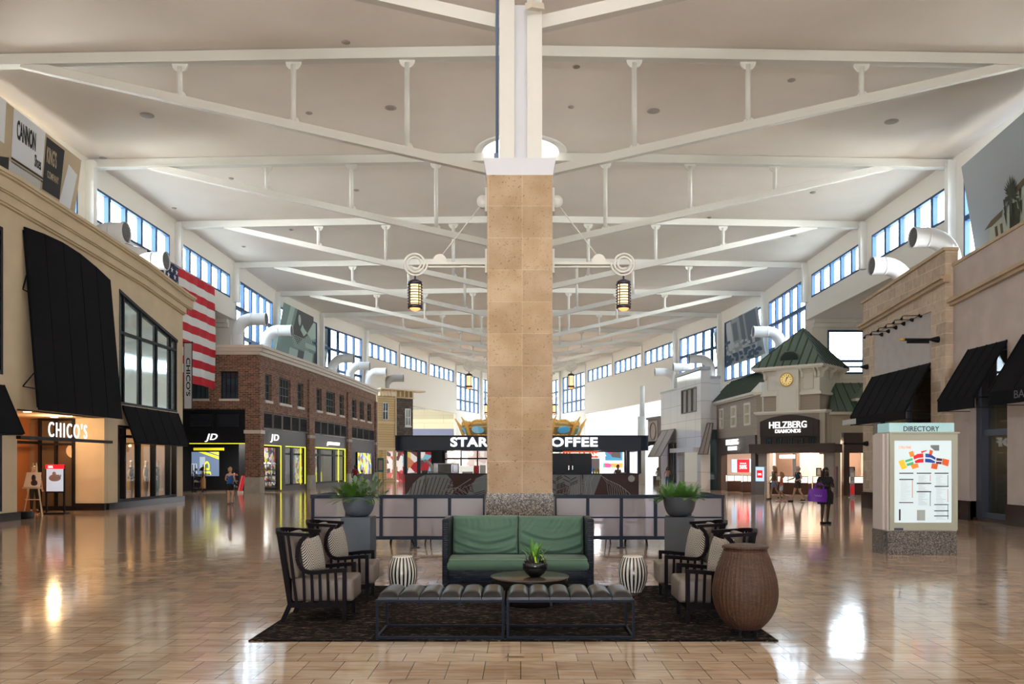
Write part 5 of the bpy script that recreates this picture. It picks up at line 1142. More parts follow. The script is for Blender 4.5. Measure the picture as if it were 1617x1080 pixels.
def case(P, u0, u1, d, lab, hgt=1.0):
    t = thing('display_case', lab, 'display case', tuple(P.p((u0+u1)/2, 0, d)), 'jewellery display cases')
    mb = MB(); P.box(mb, u0, u1, .08, hgt*.62, d-.55, d); P.box(mb, u0+.02, u1-.02, 0, .081, d-.5, d-.05); mb.build('cabinet', casewood, t)
    mb = MB(); P.box(mb, u0+.04, u1-.04, hgt*.62, hgt-.02, d-.5, d-.05); mb.build('lit_interior', casew, t)
    mb = MB(); P.frame(mb, u0, u1, hgt*.62, hgt, .025, d-.02, d, vs=[(u0+u1)/2]); mb.build('case_frame', black, t)
    mb = MB(); P.box(mb, u0+.02, u1-.02, hgt-.02, hgt, d-.53, d); mb.build('glass_top', shopglass, t)
    return t
Q1 = off(HM, -1.0); case(Q1, Q1.U(1214), Q1.U(1276), 0, 'long lit display case at the front of the jewellery shop, behind the walkers')
QA = Pl((12.5, 50.2), (16, 50.2)); QB = Pl((12.5, 48.7), (16, 48.7)); case(QA, QA.U(1148.5), QA.U(1171), 0, 'lit display case at the left end of the jewellery shop'); case(QB, QB.U(1173), QB.U(1187.5), 0, 'lit corner case just left of the grey digital totem')
Q6 = off(HM, -1.6); case(Q6, Q6.U(1283), Q6.U(1309), 0, 'lit display case behind the woman with the purple bag'); case(HW, HW.U(1342), HW.U(1375), -.8, 'lit display case in the rightmost jewellery opening')
def framed(P, u, z, d, w_, h_, lab, colr):
    t = thing('framed_portrait', lab, 'picture', tuple(P.p(u, z, d))); mb = MB(); P.frame(mb, u-w_/2, u+w_/2, z, z+h_, .05, d-.03, d); mb.build('frame', black, t); mb = MB(); P.box(mb, u-w_/2+.04, u+w_/2-.04, z+.04, z+h_-.04, d-.03, d-.02); mb.build('picture', M(lab[:12], colr, .5), t)
framed(Q6, Q6.U(1290), 1.02, -.25, .3, .45, 'small dark framed portrait standing on the case left of the woman', (.35, .3, .28)); framed(HW, HW.U(1357), 1.02, -1.0, .35, .5, 'small dark framed portrait on the rightmost jewellery case', (.5, .35, .12))
blue_em = M('pale_blue_screen', (.4, .6, .85), .4, emit=(.42, .66, .95), es=.65); red_em = M('red_screen', (.7, .01, .02), .4, emit=(.75, .012, .02), es=.7)
t = thing('wall_screen', 'wide wall screen with red 50% sale panel inside the jewellery shop', 'screen', tuple(HL.p(HL.U(1172), 1.3, -3.2)))
u0, u1 = HL.U(1156), HL.U(1187); D = -3.0
mb = MB(); PQ = Pl((13.6, 51.9), (16.3, 50.9)); q0, q1 = PQ.U(1155.5), PQ.U(1188)
PQ.box(mb, q0, q1, 1.15, 1.98, -.05, 0); mb.build('screen_panel', blue_em, t); mb = MB(); PQ.box(mb, q0+(q1-q0)*.26, q0+(q1-q0)*.86, 1.15, 1.97, 0, .01); mb.build('red_panel', red_em, t)
text('sale_lettering', '50%', PQ.p(q0+(q1-q0)*.38, 1.36, .012), PQ.u, (q1-q0)*.36, .25, sign_w, t, .005, bold=.02); text('sale_lettering', 'SALE', PQ.p(q0+(q1-q0)*.4, 1.68, .012), PQ.u, (q1-q0)*.3, .07, sign_w, t, .005, bold=.02)
t = thing('digital_totem', 'grey digital totem with pale blue screen and red 50% poster', 'sign', (at(1199, 732, 45.0).x, 45.0, 0))
PQ = Pl((at(1192.5, 732, 45.0).x, 45.0), (at(1207.5, 732, 44.6).x, 44.6)); mb = MB(); PQ.box(mb, 0, PQ.L, 0, 1.56, -.12, 0); mb.build('housing', M('totem_grey', (.20, .20, .21), .5), t)
mb = MB(); PQ.box(mb, .03, PQ.L-.03, .74, 1.52, 0, .01); mb.build('screen', blue_em, t); mb = MB(); PQ.box(mb, .10, PQ.L-.12, .93, 1.34, .01, .015); mb.build('red_poster', red_em, t); text('poster_lettering', '50%', PQ.p(.16, 1.06, .016), PQ.u, PQ.L-.34, .12, sign_w, t, .003, bold=.02)
t = thing('digital_totem', 'grey totem with magenta poster right behind the woman with the purple bag', 'sign', (at(1316, 732, 43.3).x, 43.2, 0))
PQ = Pl((at(1312, 732, 43.2).x, 43.2), (at(1321, 732, 42.9).x, 42.9)); mb = MB(); PQ.box(mb, 0, PQ.L, 0, 1.55, -.12, 0); mb.build('housing', MATS['totem_grey'], t); mb = MB(); PQ.box(mb, .05, PQ.L-.05, .95, 1.4, 0, .01); mb.build('poster', M('magenta', (.5, .02, .15), .5, emit=(.5, .02, .15), es=.6), t)
t = thing('brochure_stand', 'slim clear brochure stand with red leaflets in front of the jewellery shop', 'stand', (at(1347, 786, 40).x, 40.9, 0))
X = at(1347, 732, 40.9).x; mb = MB(); mb.box(X-.12, X+.12, 40.85, 41.15, 0, .03); mb.box(X-.11, X+.11, 40.98, 41.0, .03, 1.35); mb.build('stand', M('clear_grey', (.5, .5, .55), .2), t)
mb = MB(); mb.box(X-.09, X+.09, 40.96, 40.98, .15, .62); mb.build('red_leaflets', M('sale_red'), t); mb = MB(); mb.box(X-.08, X+.08, 40.96, 40.98, .7, .85); mb.box(X-.08, X+.08, 40.96, 40.98, 1.05, 1.25); mb.build('white_leaflets', white, t)

# ---------------------------------------------------------------- white tiled shop
tile = brick_mat('white_gloss_tile', (.66, .66, .68), (.70, .70, .72), (.45, .45, .47), 1.6, 1.15, ms=.02, plane='both', bump=.1, rough=.06, offset=0)
WL = Pl((10.5, 61.9), (11.6, 53.0)); WF = Pl((11.6, 53.0), (12.75, 53.0))
b = thing('shop_building', 'white gloss tiled shop with tilted grey screens beside the clock tower shop', 'shop building', (11.6, 57, 0))
m0 = WL.U(1069); e0, e1 = WL.U(1072.5), WL.U(1101)
mb = MB(); WL.wall(mb, 0, m0, 0, 6.95, [(WL.U(1053), WL.U(1067.5), .25, 3.2)], d0=-.3, d1=-.35+.3)
WL.wall(mb, m0, WL.L, 0, 7.75, [(WL.U(1076), WL.U(1100), 5.1, 6.75), (e0, e1, 0, 2.45)], d0=-.4, d1=0)
WF.wall(mb, 0, .5, 0, 7.75, d0=-.4, d1=0); mb.box(12.1, 13.0, 53.6, 53.9, 0, 7.25); mb.box(12.1, 12.2, 53.0, 53.8, 0, 7.75)
WL.box(mb, m0-.1, WL.L-.1, 2.45, 2.75, 0, .5)
mb.build('tile_wall', tile, b)
mb = MB(); WL.box(mb, m0-.1, WL.L+.1, 7.75, 7.95, -.5, .12); WF.box(mb, -.1, .6, 7.75, 7.95, -.5, .12); WL.box(mb, -.1, m0, 6.95, 7.05, -.4, .0); mb.box(12.05, 13.0, 53.5, 53.9, 7.25, 7.4); mb.build('coping', M('grey_coping', (.38, .40, .42), .5), b)
mb = MB(); u0, u1 = WL.U(1076), WL.U(1100); WL.frame(mb, u0, u1, 5.1, 6.75, .08, -.2, .03, vs=[u0+(u1-u0)/3, u0+(u1-u0)*2/3]); wo = mb.build('window', M('taupe_frame'), b); mb = MB(); WL.box(mb, u0, u1, 5.1, 6.75, -.12, -.1); mb.build('blind', M('taupe_blind', (.36, .34, .31), .6), wo)
u0, u1 = WL.U(1053), WL.U(1067.5); mb = MB(); WL.frame(mb, u0, u1, .25, 3.2, .06, -.3, -.1, vs=[u0+.6, u1-.9]); wo = mb.build('shop_window', M('taupe_frame'), b); mb = MB(); WL.box(mb, u0, u1, .25, 3.2, -.2, -.18); mb.build('pane', M('grey_teal_glass', (.05, .09, .10), .05, .3), wo)
mb = MB(); WL.box(mb, e0, e1, 0, 2.45, -1.6, -1.5); mb.build('doorway_back', M('pale_lining', (.42, .42, .44), .6), b); mb = MB(); WL.box(mb, WL.U(1091), e1, 0, 2.45, -1.5, -1.4); mb.build('inner_door', M('grey_door', (.12, .115, .115), .5), b)
mb = MB(); WF.box(mb, .62, 1.1, 0, 3.9, -.3, -.25); mb.build('side_glazing', MATS['grey_teal_glass'], b)
scr_m = M('mesh_screen_grey', (.40, .37, .37), .7)
sa = WL.U(1057); 
for (P, u0, u1, zt, zb, out, lab) in ((WL, WL.U(1046), WL.U(1067), 4.15, 2.2, 1.0, 1), (WF, .1, 1.1, 4.3, 2.3, .0, 2)):
    mb = MB()
    if lab == 1: Q = [P.p(u0, zb, out+.1), P.p(u1, zb, out+.1), P.p(u1, zt, .05), P.p(u0, zt, .05)]; nn = P.n*.05
    else: Q = [Vector((11.35, 52.6, zb)), Vector((11.95, 52.6, zb)), Vector((12.35, 52.9, zt)), Vector((12.0, 52.9, zt))]; nn = Vector((0, -.05, 0))
    mb.hexa([Q[0]-nn, Q[1]-nn, Q[1], Q[0], Q[3]-nn, Q[2]-nn, Q[2], Q[3]]); so = mb.build('tilted_screen', scr_m, b)
    mb = MB()
    for i in range(4): mb.bar(Q[i]+nn*.2, Q[(i+1) % 4]+nn*.2, .05)
    mb.bar((Q[0]+Q[1])/2, (Q[3]+Q[2])/2, .04); mb.build('screen_frame', M('taupe_frame'), so)
# narrow brown shop with the oval
b = thing('shop_building', 'narrow brown shop front with raised oval and small dark awning, far right', 'shop building', (10.6, 66, 0))
PO = Pl((10.35, 67.0), (10.95, 64.3)); brn = M('warm_brown_front', (.25, .19, .16), .7)
mb = MB(); PO.wall(mb, 0, PO.L, 3.2, 5.25, d0=-.4); PO.box(mb, PO.L-.5, PO.L, 0, 3.2, -.4, 0); PO.box(mb, -.1, PO.L+.1, 5.25, 5.42, -.5, .12); mb.box(10.95, 12.2, 64.3, 64.5, 0, 5.2); mb.build('wall', brn, b)
mb = MB(); PO.box(mb, .2, PO.L-.6, 3.4, 5.1, 0, .06); mb.build('panel', M('tan_panel_light', (.45, .38, .32), .7), b)
mb = MB(); oc = PO.L/2-.1; mb.tube([PO.p(oc+.62*math.cos(g), 4.28+.68*math.sin(g), .1) for g in [2*PI*i/24 for i in range(24)]], .04, 6, closed=True); mb.build('oval_ring', M('oval_ring', (.25, .18, .12), .5), b)
awning(PO, .0, PO.L-.5, 3.5, 2.95, 1.2, .2, blackc, 'canvas_awning', b, seams=3)
mb = MB(); PO.box(mb, .1, PO.L-.5, 0, 3.2, -1.2, -1.15); mb.build('pale_display', M('pale_green_display', (.42, .48, .44), .6), b); mb = MB(); PO.box(mb, .1, 1.6, 0, .7, -1, -.4); mb.build('black_counter', black, b)
t = thing('white_column', 'tall white round column standing right of the coffee kiosk', 'column', (at(1013, 732, 70).x, 70, 0))
X = at(1013, 732, 70).x; mb = MB(); mb.tube([(X, 70, 0), (X, 70, 5.7)], .32, 20); mb.build('shaft', white, t); mb = MB(); mb.tube([(X+.05, 70, 5.7), (X+.05, 70, 8.3)], .2, 16); mb.build('upper_pipe', white, t)

# ---------------------------------------------------------------- right banners and ducts
PB = Pl((17.9, 34.3), (17.9, 27.0)); cor = [(PB.U(1541), 9.9), (PB.L, 9.9), (PB.L, 14.45), (PB.U(1518), 13.75)]
t = thing('picture_banner', 'photo banner of a palm tree and old house, upper right corner', 'banner', (17.9, 30, 12), 'large photo banners under the roof')
sky = M('photo_grey_sky', (.36, .39, .42), .85); cloth_quad('cloth', PB, cor, sky, t); W = Warp(PB, cor)
mb = MB(); W.poly(mb, [(.16, -.02), (1, -.02), (1, .52), (.62, .40), (.38, .24), (.22, .22)]); mb.build('house', M('photo_house', (.42, .45, .38), .85), t)
mb = MB(); W.poly(mb, [(.50, .36), (.62, .40), (1, .52), (1, .62), (.62, .46), (.5, .42)], .014); W.poly(mb, [(.15, .2), (.24, .26), (.38, .30), (.36, .24), (.24, .20)], .014)
for a in (.27, .33): W.quad(mb, a, a+.03, .03, .18, .016)
for a in (.66, .76, .86): W.quad(mb, a, a+.05, .14, .36, .016)
mb.build('roof', M('photo_roof', (.12, .10, .055), .85), t)
mb = MB(); random.seed(3)
W.poly(mb, [(.42, -.02), (.54, -.02), (.53, .3), (.45, .3)], .018)
for i in range(46):
    g = random.uniform(-.6, PI+.6); r = random.uniform(.07, .13); cx, cy = .485, .37; a = cx+r*math.cos(g)*.75; c = cy+r*math.sin(g)*1.5; e = .018
    W.poly(mb, [(cx-e*math.sin(g), cy+e*math.cos(g)), (a, c), (cx+e*math.sin(g), cy-e*math.cos(g))], .018+.0003*i)
for i in range(30):
    a = random.uniform(.4, .58); c = random.uniform(.1, .36); W.poly(mb, [(a-.012, c+.05), (a+.012, c+.05), (a+random.uniform(-.02, .02), c-.08)], .03+.0003*i)
mb.build('palm_tree', M('photo_palm', (.045, .05, .03), .85), t)
PB = Pl((17.35, 74.0), (18.05, 60.0))
cor = [(PB.U(1133.6), PB.Z(1133.6, 585)), (PB.U(1209), PB.Z(1209, 558)), (PB.U(1195.3), PB.Z(1195.3, 484)), (PB.U(1126.8), PB.Z(1126.8, 520))]
t = thing('picture_banner', 'blue-grey photo banner of a crowd before tall buildings, right side', 'banner', (17.8, 67, 12), 'large photo banners under the roof')
cloth_quad('cloth', PB, cor, M('photo_blue_grey', (.30, .34, .38), .85), t); W = Warp(PB, cor)
mb = MB(); W.quad(mb, .0, .12, .45, 1); W.quad(mb, .16, .30, .4, .97); W.quad(mb, .62, .70, .35, 1); W.quad(mb, .74, .96, .3, .98); W.quad(mb, .45, .56, .5, .9); mb.build('building_shapes', M('photo_slate', (.13, .17, .22), .85), t)
mb = MB(); W.quad(mb, .31, .43, .35, .98, .014)
for i in range(60): a = random.uniform(.02, .9); c = random.uniform(.12, .45); W.quad(mb, a, a+.05, c, c+.05, .016+.0002*i)
mb.build('pale_crowd', M('photo_pale', (.50, .54, .58), .85), t)
mb = MB()
for i in range(60): a = random.uniform(.0, .93); c = random.uniform(.0, .22); W.quad(mb, a, a+.06, c, c+.06, .03+.0002*i)
mb.build('dark_crowd', M('photo_blue', (.05, .10, .17), .85), t)
DR = [(1441, 375, 15.4), (1376, 420, 15.4), (1189, 524, 15.9), (1088, 567, 14.6), (1063, 580, 14.3), (1034, 587.5, 13.2)]
labs = ['largest right duct, high over the stone shop before the windows', 'second right duct, lower left of the largest', 'white duct behind the green clock tower roof', 'white duct nearest above the white tiled shop', 'white duct over the middle of the white tiled shop', 'white duct over the far end of the white tiled shop']
for i, (px, py, xe) in enumerate(DR):
    Y = xe*F/(px-VX); z = CH+(VY-py)*Y/F; duct(xe, Y, z, 1, 1.5 if i < 2 else 1.9, 7.3 if i < 2 else 6.9, ductm, labs[i], R=.38)
t = thing('air_duct', 'short grey duct stub low beside the far white column', 'duct', (at(1040, 673, 75).x, 75, 4.6))
p = at(1030, 675, 78); mb = MB(); mb.tube([p, p+Vector((1.0, 0, 0))], .42, 16); mb.build('duct_pipe', M('beige_duct', (.55, .5, .44), .5), t)
mb = MB(); mb.disc(p-Vector((.01, 0, 0)), .36, 16, Matrix.Rotation(PI/2, 3, 'Y')); mb.build('grille', grille, t)
# ============================================================ COFFEE KIOSK, CAROUSEL, FENCE, DIRECTORY
navy_p = M('kiosk_navy', (.006, .014, .032), .4, spec=.3); kbrown = M('kiosk_brown', (.055, .02, .02), .5); kgrey = M('leaf_grey', (.24, .28, .31), .6)
KY = 44.0
def kx(px, Y=KY): return (px-VX)*Y/F
def kz(py, Y=KY): return CH-(py-VY)*Y/F
b = thing('coffee_kiosk', 'navy roofed coffee kiosk with STARBUCKS COFFEE letters and leaf patterned counter', 'kiosk', (0, 46, 0))
x0, x1 = kx(632), kx(1016); YB = 50.0
mb = MB(); mb.box(x0+.25, x1-.25, KY, KY+.5, 0, 1.12); mb.box(x0+.25, x0+.7, KY+.5, YB, 0, 1.12); mb.box(x1-.7, x1-.25, KY+.5, YB, 0, 1.12); mb.build('counter_front', kbrown, b)
mb = MB(); mb.box(x0+.2, x1-.2, KY-.06, KY+.6, 1.12, 1.17); mb.box(x0+.2, x0+.8, KY+.6, YB, 1.12, 1.17); mb.box(x1-.8, x1-.2, KY+.6, YB, 1.12, 1.17); mb.build('countertop', navy_p, b)
# leaf mural on the counter (front 0.3 - 1.12 m)
mb = MB(); random.seed(11)
def mur(px, py): return Vector((kx(px), KY-.008, kz(py)))
def clipq(pts, d=0): 
    v = [Vector((kx(p), KY-.006-d, min(1.11, max(.03, kz(q))))) for p, q in pts]; q_ = MB(); q_.add(v, [tuple(range(len(v)))]); q_.build('grey_leaf_shape', kgrey, b)
clipq([(641, 790), (645, 776), (652, 764), (662, 754), (672, 749), (706, 749), (715, 760), (716, 790)])
clipq([(738, 790), (742, 770), (752, 755), (765, 749), (800, 749), (800, 790)], .001)
clipq([(866, 790), (866, 749), (919, 749), (921, 790)])
clipq([(921, 749), (950, 749), (938, 790), (921, 790)], .001)
mb = MB()
for i in range(13):
    a = 646+i*5.4; mb.bar(mur(a, 788)+Vector((0, -.006, 0)), Vector((kx(a+6+i*.8), KY-.014, min(1.1, kz(752+abs(6-i)*1.4)))), .035, .01, up=(0, 1, 0))
for cxp in (722, 748, 878, 900):
    for i in range(14):
        s = random.choice((-1, 1)); yy = 752+i*2.6; mb.bar(Vector((kx(cxp), KY-.014, kz(yy+4))), Vector((kx(cxp+s*(9+i)), KY-.014, kz(yy-1))), .04, .01, up=(0, 1, 0))
mb.build('dark_leaf_veins', kbrown, b)
mb = MB(); pale = M('pale_line', (.42, .42, .45), .6)
def curve(pts, w=.03): 
    for p, q in zip(pts, pts[1:]): mb.bar(Vector((kx(p[0]), KY-.02, min(1.1, kz(p[1])))), Vector((kx(q[0]), KY-.02, min(1.1, kz(q[1])))), w, .008, up=(0, 1, 0))
for c0, s in ((948, 1), (938, -1), (930, -1)):
    curve([(c0, 750), (c0+s*12, 758), (c0+s*30, 766), (c0+s*45, 778), (c0+s*52, 790)] if s > 0 else [(c0, 750), (c0-6, 762), (c0-4, 776), (c0-8, 790)])
    for i in range(9): curve([(c0+s*(3+4.5*i), 752+2.5*i), (c0+s*(10+4*i), 762+3*i), (c0+s*(12+3.6*i), 776+2*i), (c0+s*(16+3.5*i), 790)], .018)
curve([(699, 790), (722, 770), (744, 756)]); curve([(709, 772), (722, 770), (738, 780)])
for i in range(9): curve([(704+5*i, 788-3*i), (700+7*i, 774-1.5*i)], .018); curve([(706+5*i, 786-3*i), (716+4*i, 788-2*i)], .018)
mb.build('pale_leaf_lines', pale, b)
mb = MB(); ax = Matrix.Rotation(PI/2, 3, 'X'); mb.disc((kx(997), KY-.02, .9), .18, 24, ax); mb.build('pale_disc', M('disc_grey', (.4, .42, .45), .5), b)
mb = MB()
for px in (672, 881, 917, 962): mb.box(kx(px)-.01, kx(px)+.01, KY-.03, KY, .02, 1.12)
mb.build('panel_joints', dark, b)
# posts, roof fascia
for px in (640, 661, 992, 1010):
    mb = MB(); X = kx(px); mb.box(X-.09, X+.09, KY+.05, KY+.23, 1.17, 2.42); mb.build('post', navy_p, b)
for px in (640, 1010): mb = MB(); X = kx(px); mb.box(X-.09, X+.09, YB-.3, YB-.12, 1.17, 2.42); mb.build('post', navy_p, b)
n = 8
mb = MB(); mb.box(x0+.2, x1-.2, KY-.5, KY+.1, 2.40, 3.14)
for sx, xx in ((-1, x0+.2), (1, x1-.2)):
    for i in range(6): a0_, a1_ = PI/2*i/6, PI/2*(i+1)/6; R = .45; p = [(xx+sx*R*math.sin(a), KY-.5+R-R*math.cos(a)) for a in (a0_, a1_)]; mb.hexa([Vector((p[0][0], p[0][1], 2.40)), Vector((p[1][0], p[1][1], 2.40)), Vector((xx, KY+.0, 2.40)), Vector((xx, KY, 2.40)), Vector((p[0][0], p[0][1], 3.14)), Vector((p[1][0], p[1][1], 3.14)), Vector((xx, KY, 3.14)), Vector((xx, KY, 3.14))])
    mb.box(xx, xx+sx*.45, KY-.05, YB, 2.40, 3.14)
mb.box(x0, x1, YB-.3, YB, 2.4, 3.14)
mb.build('roof_fascia', navy_p, b); mb = MB(); mb.box(x0, x1, KY, YB, 3.05, 3.12); mb.build('roof', navy_p, b)
mb = MB(); mb.box(x0-.2, x1+.2, KY-.54, KY-.4, 3.14, 3.19); mb.build('roof_trim', black, b)
text('sign_lettering', 'STARBUCKS', (kx(711.5, KY-.5), KY-.53, kz(705.5, KY-.5)), (1, 0, 0), kx(846)-kx(711.5), .50, sign_w, b, .1, bold=.035, spacing=1.08)
text('sign_lettering', 'COFFEE', (kx(851, KY-.5), KY-.53, kz(705.5, KY-.5)), (1, 0, 0), kx(942.5)-kx(851), .50, sign_w, b, .1, bold=.035, spacing=1.08)
# inner fit-out
mb = MB(); mb.box(kx(676), kx(702), KY+1.5, KY+1.8, 1.6, 2.4); mb.build('black_cabinet', dark, b)
mb = MB(); mb.box(kx(869), kx(935), KY+.25, KY+.7, 1.17, 2.25); mb.build('navy_cabinet', navy_p, b)
mb = MB(); mb.box(kx(901.5), kx(902.2), KY+.235, KY+.25, 1.2, 2.22); mb.build('cabinet_joint', dark, b)
for px in (898.5, 904.5): mb = MB(); mb.bar((kx(px), KY+.22, 1.37), (kx(px), KY+.22, 1.6), .04); mb.build('cabinet_handle', chrome, b)
menu = collage('menu_board', 4, [(.55, .45, .42), (.75, .68, .62), (.55, .4, .35), (.8, .75, .7)], 3, .6)
mb = MB()
for i in range(4):
    for j in range(2): a = kx(702.5+26*i, KY+1.5); mb.box(a, a+.78, KY+1.5, KY+1.55, 1.62+.36*j, 1.90+.40*j)
mb.box(kx(702), kx(805), KY+1.55, KY+1.58, 1.55, 2.4)
mb.build('menu_board', [menu], b)
mb = MB(); mb.box(kx(702), kx(806), KY+1.44, KY+1.5, 1.94, 2.02)
for i in range(5): mb.box(kx(701+26*i, KY+1.45), kx(701+26*i, KY+1.45)+.07, KY+1.44, KY+1.5, 1.58, 2.4)
mb.build('menu_frame', black, b)
mb = MB(); mb.box(kx(897), kx(960), YB-.5, YB-.45, 2.05, 2.45); mb.build('red_banner', M('orange_red_banner', (.7, .10, .03), .6, emit=(.7, .1, .03), es=.5), b)
text('banner_lettering', "WE'RE TAMPA", (kx(891, YB), YB-.52, 2.15), (1, 0, 0), kx(956, YB)-kx(891, YB), .22, sign_w, b, .01, bold=.02)
mb = MB(); mb.box(kx(935), kx(962), YB-.6, YB-.55, 1.2, 2.0); mb.box(kx(980), kx(1012), YB+2, YB+2.05, 1.9, 2.5); mb.build('poster', collage('travel_poster', 7, [(.04, .15, .45), (.5, .08, .15), (.10, .4, .65), (.15, .12, .12)], 1.8, .5), b)
mb = MB(); mb.box(kx(976), kx(1012), YB+1.9, YB+1.95, 1.45, 1.72); mb.build('colour_strip', collage('colour_strip', 8, [(.8, .1, .3), (.1, .5, .3), (.9, .4, .1), (.5, .1, .6)], 2.8, .8), b)
steel = M('stainless', (.55, .60, .70), .3, .7)
t = thing('espresso_machine', 'large stainless oven machine with dark door on the kiosk counter', 'appliance', (kx(704), KY+.3, 1.17))
mb = MB(); mb.rbox(kx(684), kx(724), KY+.05, KY+.5, 1.17, 1.72, .03); mb.build('housing', steel, t); mb = MB(); mb.box(kx(691.5), kx(712.5), KY+.03, KY+.05, 1.2, 1.68); mb.build('door_glass', M('oven_glass', (.02, .025, .03), .15), t)
mb = MB(); mb.bar((kx(715), KY+.02, 1.25), (kx(715), KY+.02, 1.6), .03); mb.build('handle', black, t)
for i, (px, w_, h_, c, lab) in enumerate(((670, .3, .16, (.02, .06, .05), 'dark green box at the left of the kiosk counter'), (679, .2, .12, (.3, .32, .33), 'small grey box beside the stainless machine'), (738, .55, .10, (.55, .5, .45), 'shallow pale tray on the kiosk counter beside the column'), (752, .28, .42, (.55, .04, .04), 'red lidded canister behind the kiosk counter, left of the column'), (762, .30, .45, (.7, .68, .68), 'white paper cup tower beside the red canister'))):
    t = MB(); X = kx(px); t.rbox(X-w_/2, X+w_/2, KY+.1, KY+.4, 1.172, 1.172+h_, .02); tag(t.build('counter_box' if i < 2 else ('pastry_tray' if i == 2 else 'canister'), M('cbox%d' % i, c, .5)), lab, 'container')
ju = M('yellow_juice', (.75, .55, .05), .2)
for i, px in enumerate((938, 942, 946)):
    t = thing('juice_jug', 'yellow juice jug on the kiosk counter right of the navy cabinet', 'jug', (kx(px), KY+.3, 1.17), 'yellow jugs on the kiosk counter')
    X = kx(px); mb = MB(); mb.lathe([(0, 1.172), (.05, 1.172), (.06, 1.3), (.05, 1.42), (0, 1.42)], (X, KY+.3, 0), 12); mb.build('jug_body', ju, t); mb = MB(); mb.lathe([(0, 1.42), (.035, 1.42), (.035, 1.50), (0, 1.50)], (X, KY+.3, 0), 10); mb.build('cap', white, t)
t = thing('arc_sculpture', 'tall white curved tap arc standing on the kiosk counter', 'fixture', (kx(672), KY+.4, 1.17))
mb = MB(); mb.tube([(kx(668)+.5*math.sin(g), KY+.4, 1.17+.7*math.cos(g)) for g in [PI/2*i/8 for i in range(9)]], [.05+.008*i for i in range(9)], 8); mb.build('arc', white, t)
ax = Matrix.Rotation(PI/2, 3, 'X')
for X, z, lab, sc_ in ((kx(711.5), 2.32, 'small round white siren-like emblem under the fascia, left', .07), (kx(869), 2.42, 'small round white emblem under the fascia, right of the column', .08)):
    t = MB(); t.lathe([(0, -.02), (sc_, -.02), (sc_, .0), (0, .0)], (X, KY-.52, z), 16, ax); tag(t.build('round_emblem', M('emblem_pink', (.8, .65, .6), .5, emit=(.8, .65, .6), es=.5)), lab.replace(' siren-like', ''), 'emblem')
light('kiosk_lamp', 'POINT', (kx(720), KY+1.0, 2.3), 25, (1, .93, .85), .2); light('kiosk_lamp', 'POINT', (kx(950), KY+2.5, 2.3), 40, (1, .93, .85), .2)

# colourful shop wall behind the kiosk, left (ride with a round white wheel)
t = thing('prize_shelf', 'red and white cluttered display seen through the left end of the kiosk', 'display', (kx(650, 62), 62, 0))
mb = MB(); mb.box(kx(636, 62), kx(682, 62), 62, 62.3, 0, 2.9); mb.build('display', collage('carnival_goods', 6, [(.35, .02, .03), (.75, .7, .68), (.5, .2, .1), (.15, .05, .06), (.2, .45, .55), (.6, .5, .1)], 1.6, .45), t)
# carousel canopy behind
t = thing('carousel', 'golden carousel canopy with painted oval panels behind the coffee kiosk', 'carousel', (0, 56, 0))
CYY = 59.4; CR = 4.18
mb = MB(); mb.lathe([(CR-.45, 3.0), (CR-.35, 3.6), (CR+.05, 4.35), (CR+.0, 4.45), (CR-.4, 4.4), (CR-.5, 3.6), (CR-.45, 3.0)], (0, CYY, 0), 48); mb.build('rounding_board', M('carousel_cream', (.42, .28, .10), .5), t)
mb = MB()
for k in range(12):
    g = -PI/2+2*PI*(k+.5)/12
    for s in range(8):
        a = g+(s-3.5)*PI/6/8; b0 = (s-3.5)/3.5; z = 4.35+.32*(1-b0*b0)+(.22 if abs(b0) > .95 else 0); a2 = a+PI/6/8
        p = Vector((CR*math.cos(a), CYY+CR*math.sin(a), z)); q = Vector((CR*math.cos(a2), CYY+CR*math.sin(a2), 4.35+.32*(1-((s+1-3.5)/3.5)**2)+(.22 if s > 5.5 else 0)))
        mb.tube([p, q], .09, 6)
        mb.hexa([Vector((p.x, p.y, 4.2)), Vector((q.x, q.y, 4.2)), Vector((q.x*.98, CYY+(q.y-CYY)*.98, 4.2)), Vector((p.x*.98, CYY+(p.y-CYY)*.98, 4.2)), p, q, Vector((q.x*.98, CYY+(q.y-CYY)*.98, q.z)), Vector((p.x*.98, CYY+(p.y-CYY)*.98, p.z))])
    a = g+PI/12; mb.tube([(CR*.97*math.cos(a), CYY+CR*.97*math.sin(a), 3.5), (CR*1.05*math.cos(a), CYY+CR*1.05*math.sin(a), 4.4), (CR*1.14*math.cos(a), CYY+CR*1.14*math.sin(a), 4.95)], [.10, .12, .03], 8)
    for s in range(4): a = g+(s-1.5)*PI/26; mb.tube([(CR*.93*math.cos(a+.07*math.cos(w_)), CYY+CR*.93*math.sin(a+.07*math.cos(w_)), 3.5+.18*math.sin(w_)) for w_ in [2*PI*i/10 for i in range(10)]], .05, 5, closed=True)
mb.build('gold_scrollwork', M('glowing_gold', (.85, .50, .14), .4, .0, emit=(.9, .5, .12), es=.12), t)  # scrollwork is no lamp: slight glow added to make the gold look lit
mb = MB(); mb.sm = True
for k in range(12):
    g = -PI/2+2*PI*(k+.5)/12; c = Vector(((CR-.07)*math.cos(g), CYY+(CR-.07)*math.sin(g), 4.02)); r = Vector((math.cos(g), math.sin(g), 0)); tt = Vector((-math.sin(g), math.cos(g), 0)); up = (Vector((0, 0, 1))+r*.5).normalized()
    c = c+r*.06; mb.add([c+tt*.62*math.cos(w_)+up*.28*math.sin(w_) for w_ in [2*PI*i/20 for i in range(20)]], [tuple(range(20))])
mb.build('oval_paintings', collage('oval_painting', 5, [(.08, .35, .6), (.2, .5, .7), (.12, .2, .12), (.3, .6, .75)], 1.3, .2), t)
